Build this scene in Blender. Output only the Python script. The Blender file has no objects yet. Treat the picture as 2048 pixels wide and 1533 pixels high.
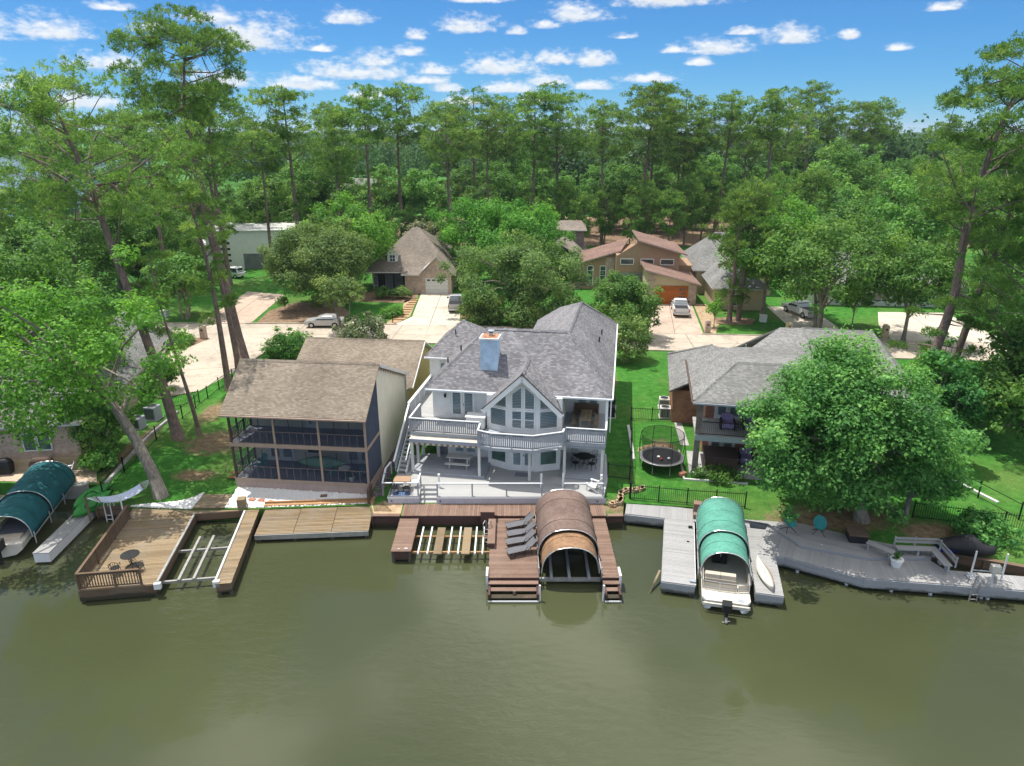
import bpy, bmesh, math, random
import numpy as np
from mathutils import Vector, Matrix

random.seed(7)
R = math.radians
scene = bpy.context.scene
C = scene.collection

# ------------------------------------------------------------------ camera
cam_d = bpy.data.cameras.new('camera')
cam = bpy.data.objects.new('camera', cam_d)
C.objects.link(cam)
cam.location = (0, 0, 24)
cam.rotation_euler = (R(90 - 19.8), 0, 0)
cam_d.sensor_width = 36
cam_d.lens = 36 * 1400 / 2048
cam_d.clip_start = 0.5
cam_d.clip_end = 40000
scene.camera = cam

# ------------------------------------------------------------------ sun, sky, exposure
SUN_TO = Vector((-0.27, 0.17, 1.0)).normalized()          # towards the sun: high, behind and to the left
SUN_EL = math.asin(SUN_TO.z)
SUN_AZ = math.atan2(SUN_TO.x, SUN_TO.y)
sd = bpy.data.lights.new('sun', 'SUN')
sd.energy = 2.7
sd.angle = R(0.55)
sd.color = (1.0, 0.955, 0.88)
sun = bpy.data.objects.new('sun', sd)
C.objects.link(sun)
sun.rotation_euler = (-SUN_TO).to_track_quat('-Z', 'Y').to_euler()

scene.view_settings.view_transform = 'Standard'
scene.view_settings.look = 'None'
scene.view_settings.exposure = 1.05
scene.view_settings.gamma = 1
scene.view_settings.use_curve_mapping = False
scene.cycles.max_bounces = 8
scene.cycles.diffuse_bounces = 5
scene.cycles.glossy_bounces = 3
scene.cycles.transmission_bounces = 4
scene.cycles.transparent_max_bounces = 8
scene.cycles.caustics_reflective = False
scene.cycles.caustics_refractive = False

world = bpy.data.worlds.new('World')
scene.world = world
world.use_nodes = True


SKY_TINT = (0.125, 0.32, 0.505, 1)                          # the clear, deep blue of the day


def build_world():
    nt = world.node_tree
    nt.nodes.clear()
    N = nt.nodes.new
    L = nt.links.new
    out = N('ShaderNodeOutputWorld')
    bg = N('ShaderNodeBackground')
    bg.inputs['Strength'].default_value = 0.15
    sky = N('ShaderNodeTexSky')
    sky.sky_type = 'NISHITA'
    sky.sun_disc = False
    sky.sun_elevation = SUN_EL
    sky.sun_rotation = SUN_AZ
    sky.air_density = 0.8
    sky.dust_density = 0.0
    sky.ozone_density = 3.0
    sky.altitude = 0
    hs = N('ShaderNodeHueSaturation')
    hs.inputs['Saturation'].default_value = 1.0
    hs.inputs['Value'].default_value = 1.0
    tint = N('ShaderNodeMix')
    tint.data_type = 'RGBA'
    tint.blend_type = 'MULTIPLY'
    tint.inputs['Factor'].default_value = 1.0
    tint.inputs['B'].default_value = SKY_TINT
    gam = N('ShaderNodeGamma')
    gam.inputs['Gamma'].default_value = 0.86
    L(sky.outputs[0], gam.inputs['Color'])
    L(gam.outputs[0], tint.inputs['A'])
    L(tint.outputs['Result'], hs.inputs['Color'])
    tc = N('ShaderNodeTexCoord')
    sep = N('ShaderNodeSeparateXYZ')
    L(tc.outputs['Generated'], sep.inputs[0])

    def math_(op, a, b=None, clamp=False):
        n = N('ShaderNodeMath')
        n.operation = op
        n.use_clamp = clamp
        for i, v in enumerate((a, b)):
            if v is None:
                continue
            if isinstance(v, (int, float)):
                n.inputs[i].default_value = v
            else:
                L(v, n.inputs[i])
        return n.outputs[0]
    az = math_('ARCTAN2', sep.outputs['X'], sep.outputs['Y'])
    el = math_('ARCSINE', sep.outputs['Z'])
    comb = N('ShaderNodeCombineXYZ')
    L(az, comb.inputs[0])
    L(el, comb.inputs[1])
    # cumulus puffs low over the horizon; a group so that it can be looked up twice
    grp = bpy.data.node_groups.new('cumulus', 'ShaderNodeTree')
    grp.interface.new_socket('Vector', in_out='INPUT', socket_type='NodeSocketVector')
    grp.interface.new_socket('Cover', in_out='OUTPUT', socket_type='NodeSocketFloat')
    GN = grp.nodes.new
    GL = grp.links.new
    gi, go = GN('NodeGroupInput'), GN('NodeGroupOutput')

    def gmath(op, a, b):
        n = GN('ShaderNodeMath')
        n.operation = op
        for i, v in enumerate((a, b)):
            if isinstance(v, (int, float)):
                n.inputs[i].default_value = v
            else:
                GL(v, n.inputs[i])
        return n.outputs[0]

    def gvec(op, a, b):
        n = GN('ShaderNodeVectorMath')
        n.operation = op
        for i, v in enumerate((a, b)):
            if v is None:
                continue
            if isinstance(v, tuple):
                n.inputs[i].default_value = v
            else:
                GL(v, n.inputs[i])
        return n
    best = None
    for (a, e, w, h) in CLOUDS:
        d = gvec('SUBTRACT', gi.outputs[0], (R(a), R(e - h * .5), 0)).outputs[0]
        m = gvec('MULTIPLY', d, (1 / R(w * 1.12), 1 / R(h * 1.6), 0)).outputs[0]
        m2_ = gvec('MULTIPLY', m, (-1, -3.2, 0)).outputs[0]          # flat base, heaped top
        v = gvec('LENGTH', gvec('MAXIMUM', m, m2_).outputs[0], None).outputs['Value']
        best = v if best is None else gmath('MINIMUM', best, v)
    gm = GN('ShaderNodeMapping')
    gm.inputs['Scale'].default_value = (1, 1.9, 1)
    GL(gi.outputs[0], gm.inputs[0])
    wob = None
    for scale, amp in ((22, 2.2), (80, 1.9)):
        nz = GN('ShaderNodeTexNoise')
        nz.inputs['Scale'].default_value = scale
        nz.inputs['Detail'].default_value = 4
        nz.inputs['Roughness'].default_value = 0.6
        GL(gm.outputs[0], nz.inputs['Vector'])
        k = gmath('MULTIPLY', gmath('SUBTRACT', nz.outputs['Fac'], .5), amp)
        wob = k if wob is None else gmath('ADD', wob, k)
    mr = GN('ShaderNodeMapRange')
    mr.interpolation_type = 'SMOOTHSTEP'
    mr.inputs['From Min'].default_value = 1.42
    mr.inputs['From Max'].default_value = 0.1
    GL(gmath('ADD', best, wob), mr.inputs['Value'])
    GL(mr.outputs[0], go.inputs[0])
    g1 = N('ShaderNodeGroup')
    g1.node_tree = grp
    L(comb.outputs[0], g1.inputs[0])
    puff = g1.outputs[0]
    sh_ = N('ShaderNodeVectorMath')
    sh_.operation = 'ADD'
    sh_.inputs[1].default_value = (R(-.12), R(.34), 0)
    L(comb.outputs[0], sh_.inputs[0])
    g2 = N('ShaderNodeGroup')
    g2.node_tree = grp
    L(sh_.outputs[0], g2.inputs[0])
    above = g2.outputs[0]
    mp = N('ShaderNodeMapping')
    mp.inputs['Scale'].default_value = (1, 1.7, 1)
    L(comb.outputs[0], mp.inputs[0])
    # the rest of the sky: cumulus out of view, thickened to add fill light
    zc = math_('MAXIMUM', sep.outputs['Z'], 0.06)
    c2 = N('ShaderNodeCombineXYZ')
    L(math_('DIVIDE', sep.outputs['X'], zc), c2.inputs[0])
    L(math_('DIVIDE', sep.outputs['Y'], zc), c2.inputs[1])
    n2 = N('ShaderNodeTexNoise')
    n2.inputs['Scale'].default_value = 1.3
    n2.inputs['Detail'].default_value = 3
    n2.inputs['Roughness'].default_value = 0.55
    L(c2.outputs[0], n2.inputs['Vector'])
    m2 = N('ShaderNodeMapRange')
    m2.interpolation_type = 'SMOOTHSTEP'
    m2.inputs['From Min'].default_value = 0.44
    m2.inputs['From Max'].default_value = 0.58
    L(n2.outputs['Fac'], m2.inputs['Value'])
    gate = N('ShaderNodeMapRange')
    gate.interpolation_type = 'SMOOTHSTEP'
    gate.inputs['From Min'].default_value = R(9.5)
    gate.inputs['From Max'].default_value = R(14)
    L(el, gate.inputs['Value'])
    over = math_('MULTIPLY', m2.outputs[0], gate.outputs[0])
    cov = math_('MULTIPLY', puff, 0.95)
    # cloud brightness: light from above painted in, paler tops and bluish-grey bases, plus noise
    nb = N('ShaderNodeTexNoise')
    nb.inputs['Scale'].default_value = 90
    nb.inputs['Detail'].default_value = 4
    L(mp.outputs[0], nb.inputs['Vector'])
    cr = N('ShaderNodeMix')
    cr.data_type = 'RGBA'
    cr.inputs['A'].default_value = (2.35, 2.55, 2.8, 1)
    cr.inputs['B'].default_value = (3.5, 3.5, 3.5, 1)
    lit = math_('SUBTRACT', 1.0, math_('MULTIPLY', above, .85))
    L(math_('ADD', math_('MULTIPLY', nb.outputs['Fac'], 0.35), math_('MULTIPLY', lit, 0.75), True), cr.inputs['Factor'])
    mx = N('ShaderNodeMix')
    mx.data_type = 'RGBA'
    L(cov, mx.inputs['Factor'])
    L(hs.outputs[0], mx.inputs['A'])
    L(cr.outputs['Result'], mx.inputs['B'])
    # unseen high clouds, set far brighter than those in view as fill light
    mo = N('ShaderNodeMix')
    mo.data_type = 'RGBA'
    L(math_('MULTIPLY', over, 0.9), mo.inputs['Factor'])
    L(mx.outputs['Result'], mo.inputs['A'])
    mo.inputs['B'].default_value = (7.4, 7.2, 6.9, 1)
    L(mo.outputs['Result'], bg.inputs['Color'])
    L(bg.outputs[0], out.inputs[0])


# fair-weather cumulus in view: azimuth, elevation, half width, half height in degrees
CLOUDS = [
    (-31.0, 8.7, 4.6, 0.55), (-22.5, 8.9, 3.0, 0.5), (-12.0, 7.6, 1.3, 0.45), (-35.0, 5.7, 2.6, 0.5), (-31.2, 6.1, 2.3, 0.6),
    (-36.0, 4.3, 2.0, 0.45), (-36.5, 2.4, 2.0, 0.5), (-32.5, 2.9, 1.8, 0.5), (-18.4, 6.2, 2.8, 0.9), (-21.4, 7.4, 1.6, 0.5), (-27.5, 4.4, 2.0, 0.6),
    (-11.4, 4.2, 3.2, 0.6), (-10.4, 4.9, 1.6, 0.5), (-10.8, 2.6, 1.3, 0.45), (-7.6, 5.5, 1.0, 0.3), (-5.6, 4.3, 1.3, 0.35),
    (-3.2, 7.3, 1.6, 0.55), (-1.0, 4.6, 2.6, 0.6), (-3.9, 2.2, 1.5, 0.35), (-5.0, 3.1, 1.0, 0.35), (-0.2, 3.1, 2.0, 0.4), (-2.5, 9.0, 1.9, 0.3),
    (4.8, 8.0, 1.8, 0.55), (2.4, 7.4, 0.9, 0.35), (11.0, 8.9, 3.2, 0.6), (3.4, 5.1, 1.4, 0.5), (5.9, 5.0, 1.3, 0.45),
    (2.8, 3.6, 1.5, 0.4), (6.0, 3.2, 1.5, 0.3), (10.3, 3.7, 2.0, 0.3), (14.9, 5.7, 1.8, 0.5), (19.8, 6.2, 1.6, 0.5), (12.0, 5.6, 0.8, 0.3),
    (23.5, 6.1, 0.5, 0.28), (13.6, 4.7, 0.8, 0.25), (20.6, 1.6, 0.5, 0.18), (-24.5, 6.5, 1.3, 0.35), (-38, 6.8, 2.0, 0.5), (-15.5, 3.3, 2.0, 0.5),
    (-27, 7.6, 1.1, 0.25), (-14, 5.6, 1.0, 0.25), (8.2, 6.5, .9, .2), (26.5, 5.2, .7, .2), (29, 7.4, .9, .2), (-6.5, 3.6, 1.6, .3), (1.6, 2.3, 1.4, .25), (-21, 3.4, 2.2, .5), (-29.5, 1.9, 2.4, .5), (-38, 3.4, 2, .5),
    (0.4, 6.9, 0.6, 0.25), (16.8, 6.6, 1.2, 0.25), (-7.0, 6.6, 0.7, 0.3),
]
build_world()
# ------------------------------------------------------------------ helpers
ORD = ('first second third fourth fifth sixth seventh eighth ninth tenth eleventh twelfth thirteenth fourteenth fifteenth sixteenth seventeenth eighteenth nineteenth twentieth '
       'twenty-first twenty-second twenty-third twenty-fourth twenty-fifth twenty-sixth twenty-seventh twenty-eighth twenty-ninth thirtieth thirty-first thirty-second thirty-third '
       'thirty-fourth thirty-fifth thirty-sixth thirty-seventh thirty-eighth thirty-ninth fortieth forty-first forty-second forty-third forty-fourth forty-fifth forty-sixth').split()


def link(o, parent=None):
    C.objects.link(o)
    if parent is not None:
        o.parent = parent
    return o


def thing(name, label, cat, loc=(0, 0, 0), rot=0.0, group=None):
    """An Empty at the thing's base that parents its parts."""
    o = bpy.data.objects.new(name, None)
    o.empty_display_size = 0.2
    link(o)
    o.location = loc
    o.rotation_euler = (0, 0, rot)
    o['label'] = label
    o['category'] = cat
    if group:
        o['group'] = group
    return o


def tag(o, label, cat, group=None):
    o['label'] = label
    o['category'] = cat
    if group:
        o['group'] = group
    return o


def struct(o):
    o['kind'] = 'structure'
    return o


def stuff(o):
    o['kind'] = 'stuff'
    return o


class MB:
    """Collects faces and builds one mesh with metric UVs."""

    def __init__(self):
        self.v = []
        self.f = []
        self.m = []

    def face(self, pts, m=0):
        n = len(self.v)
        self.v += [tuple(p) for p in pts]
        self.f.append(tuple(range(n, n + len(pts))))
        self.m.append(m)
        return self

    def box(self, x0, y0, z0, x1, y1, z1, m=0):
        a = [(x0, y0, z0), (x1, y0, z0), (x1, y1, z0), (x0, y1, z0), (x0, y0, z1), (x1, y0, z1), (x1, y1, z1), (x0, y1, z1)]
        for q in ((0, 3, 2, 1), (4, 5, 6, 7), (0, 1, 5, 4), (1, 2, 6, 5), (2, 3, 7, 6), (3, 0, 4, 7)):
            self.face([a[i] for i in q], m)
        return self

    def bar(self, p, q, w, h, m=0, up=(0, 0, 1)):
        p = Vector(p)
        q = Vector(q)
        d = (q - p).normalized()
        u = Vector(up)
        if abs(d.dot(u)) > 0.99:
            u = Vector((0, 1, 0))
        s = d.cross(u).normalized() * (w / 2)
        t = s.cross(d).normalized() * (h / 2)
        a = [p - s - t, p + s - t, p + s + t, p - s + t, q - s - t, q + s - t, q + s + t, q - s + t]
        for k in ((0, 1, 2, 3), (7, 6, 5, 4), (0, 4, 5, 1), (1, 5, 6, 2), (2, 6, 7, 3), (3, 7, 4, 0)):
            self.face([a[i] for i in k], m)
        return self

    def tube(self, pts, radii, n=8, m=0, caps=True):
        pts = [Vector(p) for p in pts]
        if isinstance(radii, (int, float)):
            radii = [radii] * len(pts)
        rings = []
        ref = Vector((1, 0, 0.13))
        for i, p in enumerate(pts):
            d = (pts[min(i + 1, len(pts) - 1)] - pts[max(i - 1, 0)]).normalized()
            if abs(d.dot(ref.normalized())) > 0.95:
                ref = Vector((0.1, 1, 0))
            s = d.cross(ref).normalized()
            t = d.cross(s).normalized()
            base = len(self.v)
            for k in range(n):
                a = 2 * math.pi * k / n
                self.v.append(tuple(p + (s * math.cos(a) + t * math.sin(a)) * radii[i]))
            rings.append(base)
        for a, b in zip(rings[:-1], rings[1:]):
            for k in range(n):
                self.f.append((a + k, a + (k + 1) % n, b + (k + 1) % n, b + k))
                self.m.append(m)
        if caps:
            self.f.append(tuple(rings[0] + k for k in range(n)))
            self.m.append(m)
            self.f.append(tuple(rings[-1] + k for k in reversed(range(n))))
            self.m.append(m)
        return self

    def prism(self, poly, z0, z1, m=0, mtop=None, bottom=True):
        n = len(poly)
        area = sum(poly[i][0] * poly[(i + 1) % n][1] - poly[(i + 1) % n][0] * poly[i][1] for i in range(n))
        if area < 0:
            poly = poly[::-1]
        zt = z1 if isinstance(z1, (list, tuple)) else [z1] * n
        self.face([(p[0], p[1], zt[i]) for i, p in enumerate(poly)], m if mtop is None else mtop)
        if bottom:
            self.face([(p[0], p[1], z0) for p in poly[::-1]], m)
        for i in range(n):
            a, b = poly[i], poly[(i + 1) % n]
            self.face([(a[0], a[1], z0), (b[0], b[1], z0), (b[0], b[1], zt[(i + 1) % n]), (a[0], a[1], zt[i])], m)
        return self

    def slab(self, pts, t=0.12, m=0, medge=None):
        """A planar roof panel with thickness t below its top face."""
        pts = [Vector(p) for p in pts]
        nrm = (pts[1] - pts[0]).cross(pts[2] - pts[0]).normalized()
        if nrm.z < 0:
            pts = pts[::-1]
        lo = [p - Vector((0, 0, t)) for p in pts]
        self.face(pts, m)
        self.face(lo[::-1], m if medge is None else medge)
        n = len(pts)
        for i in range(n):
            self.face([pts[i], lo[i], lo[(i + 1) % n], pts[(i + 1) % n]], m if medge is None else medge)
        return self

    def profile(self, pts, x0, x1, m=0):
        """Closed outline in the y/z plane pulled along x."""
        a = [(x0, p[0], p[1]) for p in pts]
        b = [(x1, p[0], p[1]) for p in pts]
        n = len(pts)
        self.face(a[::-1], m)
        self.face(b, m)
        for i in range(n):
            self.face([a[i], a[(i + 1) % n], b[(i + 1) % n], b[i]], m)
        return self

    def loft(self, rings, m=0, closed=True, caps=True):
        base = []
        for r in rings:
            base.append(len(self.v))
            self.v += [tuple(p) for p in r]
        n = len(rings[0])
        for a, b in zip(base[:-1], base[1:]):
            for k in range(n if closed else n - 1):
                self.f.append((a + k, a + (k + 1) % n, b + (k + 1) % n, b + k))
                self.m.append(m)
        if caps and closed:
            self.f.append(tuple(base[0] + k for k in reversed(range(n))))
            self.m.append(m)
            self.f.append(tuple(base[-1] + k for k in range(n)))
            self.m.append(m)
        return self

    def mesh(self, name, mats, smooth=False):
        me = bpy.data.meshes.new(name)
        me.from_pydata(self.v, [], self.f)
        for mt in (mats if isinstance(mats, (list, tuple)) else [mats]):
            me.materials.append(mt)
        me.polygons.foreach_set('material_index', self.m)
        if smooth:
            me.polygons.foreach_set('use_smooth', [True] * len(self.f))
        uv = me.uv_layers.new(name='UVMap')
        vs = self.v
        data = np.empty(len(me.loops) * 2, dtype=np.float32)
        k = 0
        me.update()
        for poly in me.polygons:
            nrm = poly.normal
            if abs(nrm.z) > 0.97:
                ax, ay = Vector((1, 0, 0)), Vector((0, 1, 0))
            else:
                ax = Vector((-nrm.y, nrm.x, 0)).normalized()
                ay = nrm.cross(ax)
                if ay.z < 0:
                    ay = -ay
            for vi in poly.vertices:
                p = Vector(vs[vi])
                data[k] = p.dot(ax)
                data[k + 1] = p.dot(ay)
                k += 2
        uv.data.foreach_set('uv', data)
        return me

    def build(self, name, mats, parent=None, smooth=False, loc=None, rot=None, bevel=0):
        o = bpy.data.objects.new(name, self.mesh(name, mats, smooth))
        link(o, parent)
        if loc is not None:
            o.location = loc
        if rot is not None:
            o.rotation_euler = rot if isinstance(rot, (tuple, list)) else (0, 0, rot)
        if bevel:
            bv = o.modifiers.new('bevel', 'BEVEL')
            bv.width = bevel
            bv.segments = 2
            bv.limit_method = 'ANGLE'
        return o


_cube = {}


def bx(name, parent, x0, y0, z0, x1, y1, z1, mat, rotz=0.0):
    """A box piece: a shared unit cube, placed and sized."""
    me = _cube.get(mat.name)
    if me is None:
        me = _cube[mat.name] = MB().box(-.5, -.5, -.5, .5, .5, .5).mesh('piece', mat)
    o = bpy.data.objects.new(name, me)
    link(o, parent)
    o.location = ((x0 + x1) / 2, (y0 + y1) / 2, (z0 + z1) / 2)
    o.scale = (abs(x1 - x0), abs(y1 - y0), abs(z1 - z0))
    if rotz:
        o.rotation_euler = (0, 0, rotz)
    return o


def stick(name, parent, p, q, w, h, mat):
    """A straight bar from p to q made of the shared unit cube."""
    me = _cube.get(mat.name)
    if me is None:
        me = _cube[mat.name] = MB().box(-.5, -.5, -.5, .5, .5, .5).mesh('piece', mat)
    p = Vector(p)
    q = Vector(q)
    d = q - p
    o = bpy.data.objects.new(name, me)
    link(o, parent)
    o.location = (p + q) / 2
    if math.hypot(d.x, d.y) < 1e-5:
        o.scale = (w, h, d.length)
    else:
        o.rotation_euler = (0, -math.atan2(d.z, math.hypot(d.x, d.y)), math.atan2(d.y, d.x))
        o.scale = (d.length, w, h)
    return o


def copy_tree(o, loc=None, rot=None, label=None, parent=None):
    c = o.copy()
    C.objects.link(c)
    c.parent = parent
    if loc is not None:
        c.location = loc
    if rot is not None:
        c.rotation_euler = (0, 0, rot)
    if label:
        c['label'] = label
    for ch in list(o.children):
        copy_tree(ch, parent=c)
    return c


def at(frame, x, y, z=0.0):
    """World position of a point given in a frame (ox, oy, angle)."""
    ox, oy, a = frame
    return (ox + x * math.cos(a) - y * math.sin(a), oy + x * math.sin(a) + y * math.cos(a), z)


# ------------------------------------------------------------------ materials
def new_mat(name):
    m = bpy.data.materials.new(name)
    m.use_nodes = True
    nt = m.node_tree
    b = nt.nodes['Principled BSDF']
    return m, nt, nt.nodes.new, nt.links.new, b


def ramp(N, L, fac, cols, pos=None):
    r = N('ShaderNodeValToRGB')
    el = r.color_ramp.elements
    while len(el) < len(cols):
        el.new(0.5)
    for i, c in enumerate(cols):
        el[i].color = (*c, 1)
        el[i].position = pos[i] if pos else i / (len(cols) - 1)
    if fac is not None:
        L(fac, r.inputs[0])
    return r.outputs[0]


def mix(N, L, fac, a, b, mode='MIX'):
    n = N('ShaderNodeMix')
    n.data_type = 'RGBA'
    n.blend_type = mode
    for k, v in (('Factor', fac), ('A', a), ('B', b)):
        if isinstance(v, (int, float)):
            n.inputs[k].default_value = v
        elif isinstance(v, tuple):
            n.inputs[k].default_value = (*v, 1) if len(v) == 3 else v
        else:
            L(v, n.inputs[k])
    return n.outputs['Result']


def noise(N, L, vec, scale, detail=4, rough=0.55, dist=0.0):
    n = N('ShaderNodeTexNoise')
    n.inputs['Scale'].default_value = scale
    n.inputs['Detail'].default_value = detail
    n.inputs['Roughness'].default_value = rough
    n.inputs['Distortion'].default_value = dist
    if vec is not None:
        L(vec, n.inputs['Vector'])
    return n.outputs['Fac']


def position(N):
    return N('ShaderNodeNewGeometry').outputs['Position']


def sc(c, k):
    return tuple(min(1.0, x * k) for x in c)


def paint(name, col, rough=0.55, var=0.12, scale=1.3, fine=14.0, bump=0.0, spec=0.3, metal=0.0):
    """A plain surface with weathering: two sizes of blotch and optional fine relief."""
    m, nt, N, L, b = new_mat(name)
    p = position(N)
    f1 = noise(N, L, p, scale, 5, 0.6)
    f2 = noise(N, L, p, fine, 3, 0.6)
    c1 = ramp(N, L, f1, [sc(col, 1 - var), col, sc(col, 1 + var)], [0.3, 0.5, 0.7])
    c2 = ramp(N, L, f2, [(1 - var * .7,) * 3, (1 + var * .5,) * 3], [0.35, 0.65])
    L(mix(N, L, 1.0, c1, c2, 'MULTIPLY'), b.inputs['Base Color'])
    b.inputs['Roughness'].default_value = rough
    b.inputs['Specular IOR Level'].default_value = spec
    b.inputs['Metallic'].default_value = metal
    if bump:
        bp = N('ShaderNodeBump')
        bp.inputs['Strength'].default_value = bump
        bp.inputs['Distance'].default_value = 0.02
        L(f2, bp.inputs['Height'])
        L(bp.outputs[0], b.inputs['Normal'])
    return m


def wood(name, col, var=0.25, rough=0.75, wear=0.35, wearcol=(0.4, 0.38, 0.36)):
    """Boards: grain runs along the piece's longest stretch, each piece a little different, blotchy wear over all."""
    m, nt, N, L, b = new_mat(name)
    oi = N('ShaderNodeObjectInfo')
    p = position(N)
    f1 = noise(N, L, p, 0.9, 5, 0.65)
    f2 = noise(N, L, p, 22, 3, 0.7)
    tone = ramp(N, L, oi.outputs['Random'], [sc(col, 1 - var), col, sc(col, 1 + var * .8)])
    w = ramp(N, L, f1, [(0, 0, 0), (1, 1, 1)], [0.42, 0.72])
    wm = N('ShaderNodeMath')
    wm.operation = 'MULTIPLY'
    wm.inputs[1].default_value = wear
    L(w, wm.inputs[0])
    c = mix(N, L, wm.outputs[0], tone, wearcol)
    c2 = ramp(N, L, f2, [(0.8,) * 3, (1.12,) * 3], [0.3, 0.7])
    c = mix(N, L, 1.0, c, c2, 'MULTIPLY')
    # tide mark: timber near the water is wet and algae-stained
    sz = N('ShaderNodeSeparateXYZ')
    L(p, sz.inputs[0])
    wl = N('ShaderNodeMath')
    wl.operation = 'MULTIPLY_ADD'
    L(f1, wl.inputs[0])
    wl.inputs[1].default_value = -0.5
    L(sz.outputs['Z'], wl.inputs[2])
    c = mix(N, L, ramp(N, L, wl.outputs[0], [(.85,) * 3, (0,) * 3], [0.0, 0.14]), c, (0.035, 0.036, 0.022))
    L(c, b.inputs['Base Color'])
    b.inputs['Roughness'].default_value = rough
    b.inputs['Specular IOR Level'].default_value = 0.2
    bp = N('ShaderNodeBump')
    bp.inputs['Strength'].default_value = 0.35
    bp.inputs['Distance'].default_value = 0.01
    L(f2, bp.inputs['Height'])
    L(bp.outputs[0], b.inputs['Normal'])
    return m


def shingles(name, cols, w=0.24, h=0.125, streak=0.25):
    """Asphalt shingles laid in courses, tab by tab tone."""
    m, nt, N, L, b = new_mat(name)
    uv = N('ShaderNodeUVMap').outputs[0]
    br = N('ShaderNodeTexBrick')
    br.offset = 0.37
    br.squash = 1.0
    L(uv, br.inputs['Vector'])
    br.inputs['Scale'].default_value = 1.0
    br.inputs['Brick Width'].default_value = w
    br.inputs['Row Height'].default_value = h
    br.inputs['Mortar Size'].default_value = 0.012
    br.inputs['Mortar Smooth'].default_value = 0.3
    br.inputs['Bias'].default_value = 0.0
    br.inputs['Color1'].default_value = (0, 0, 0, 1)
    br.inputs['Color2'].default_value = (1, 1, 1, 1)
    br.inputs['Mortar'].default_value = (0.28, 0.28, 0.28, 1)
    c = ramp(N, L, br.outputs['Color'], cols)
    p = position(N)
    f1 = noise(N, L, p, 0.35, 5, 0.6)
    f2 = noise(N, L, p, 30, 2, 0.6)
    c = mix(N, L, 1.0, c, ramp(N, L, f1, [(1 - streak,) * 3, (1 + streak * .5,) * 3], [0.3, 0.7]), 'MULTIPLY')
    c = mix(N, L, 1.0, c, ramp(N, L, f2, [(0.82,) * 3, (1.15,) * 3], [0.3, 0.7]), 'MULTIPLY')
    L(c, b.inputs['Base Color'])
    b.inputs['Roughness'].default_value = 0.92
    b.inputs['Specular IOR Level'].default_value = 0.15
    bp = N('ShaderNodeBump')
    bp.inputs['Strength'].default_value = 0.6
    bp.inputs['Distance'].default_value = 0.03
    hh = N('ShaderNodeMath')
    hh.operation = 'SUBTRACT'
    hh.inputs[0].default_value = 1.0
    L(br.outputs['Fac'], hh.inputs[1])
    L(hh.outputs[0], bp.inputs['Height'])
    L(bp.outputs[0], b.inputs['Normal'])
    return m


def bricks(name, c1, c2, mortar, w=0.24, h=0.085):
    m, nt, N, L, b = new_mat(name)
    uv = N('ShaderNodeUVMap').outputs[0]
    br = N('ShaderNodeTexBrick')
    L(uv, br.inputs['Vector'])
    br.inputs['Scale'].default_value = 1.0
    br.inputs['Brick Width'].default_value = w
    br.inputs['Row Height'].default_value = h
    br.inputs['Mortar Size'].default_value = 0.009
    br.inputs['Color1'].default_value = (*c1, 1)
    br.inputs['Color2'].default_value = (*c2, 1)
    br.inputs['Mortar'].default_value = (*mortar, 1)
    f1 = noise(N, L, position(N), 1.7, 5, 0.65)
    L(mix(N, L, 1.0, br.outputs['Color'], ramp(N, L, f1, [(0.75,) * 3, (1.25,) * 3], [0.3, 0.7]), 'MULTIPLY'), b.inputs['Base Color'])
    b.inputs['Roughness'].default_value = 0.9
    bp = N('ShaderNodeBump')
    bp.inputs['Strength'].default_value = 0.5
    bp.inputs['Distance'].default_value = 0.015
    bp.invert = True
    L(br.outputs['Fac'], bp.inputs['Height'])
    L(bp.outputs[0], b.inputs['Normal'])
    return m


def glass(name, col=(0.03, 0.05, 0.055), rough=0.04):
    m, nt, N, L, b = new_mat(name)
    f = noise(N, L, position(N), 1.1, 3)
    L(ramp(N, L, f, [sc(col, 0.6), sc(col, 1.5)], [0.35, 0.65]), b.inputs['Base Color'])
    b.inputs['Roughness'].default_value = rough
    b.inputs['Specular IOR Level'].default_value = 0.8
    return m


def clear_glass(name):
    """Window glass that lets the blinds behind it show."""
    m, nt, N, L, b = new_mat(name)
    out = nt.nodes['Material Output']
    tr = N('ShaderNodeBsdfTransparent')
    tr.inputs[0].default_value = (0.84, 0.92, 0.93, 1)
    gl = N('ShaderNodeBsdfGlossy')
    gl.inputs['Roughness'].default_value = 0.03
    fr = N('ShaderNodeFresnel')
    fr.inputs['IOR'].default_value = 1.6
    ms = N('ShaderNodeMixShader')
    L(fr.outputs[0], ms.inputs[0])
    L(tr.outputs[0], ms.inputs[1])
    L(gl.outputs[0], ms.inputs[2])
    L(ms.outputs[0], out.inputs[0])
    return m


def screen_mesh(name, col=(0.02, 0.025, 0.04), open_=0.42):
    """Fine insect screen: dark threads too small to see singly, with light coming through between them."""
    m, nt, N, L, b = new_mat(name)
    out = nt.nodes['Material Output']
    tr = N('ShaderNodeBsdfTransparent')
    df = N('ShaderNodeBsdfDiffuse')
    f = noise(N, L, position(N), 2.0, 3)
    L(ramp(N, L, f, [sc(col, .7), sc(col, 1.4)]), df.inputs[0])
    ms = N('ShaderNodeMixShader')
    ms.inputs[0].default_value = 1 - open_
    L(tr.outputs[0], ms.inputs[1])
    L(df.outputs[0], ms.inputs[2])
    L(ms.outputs[0], out.inputs[0])
    return m


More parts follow.
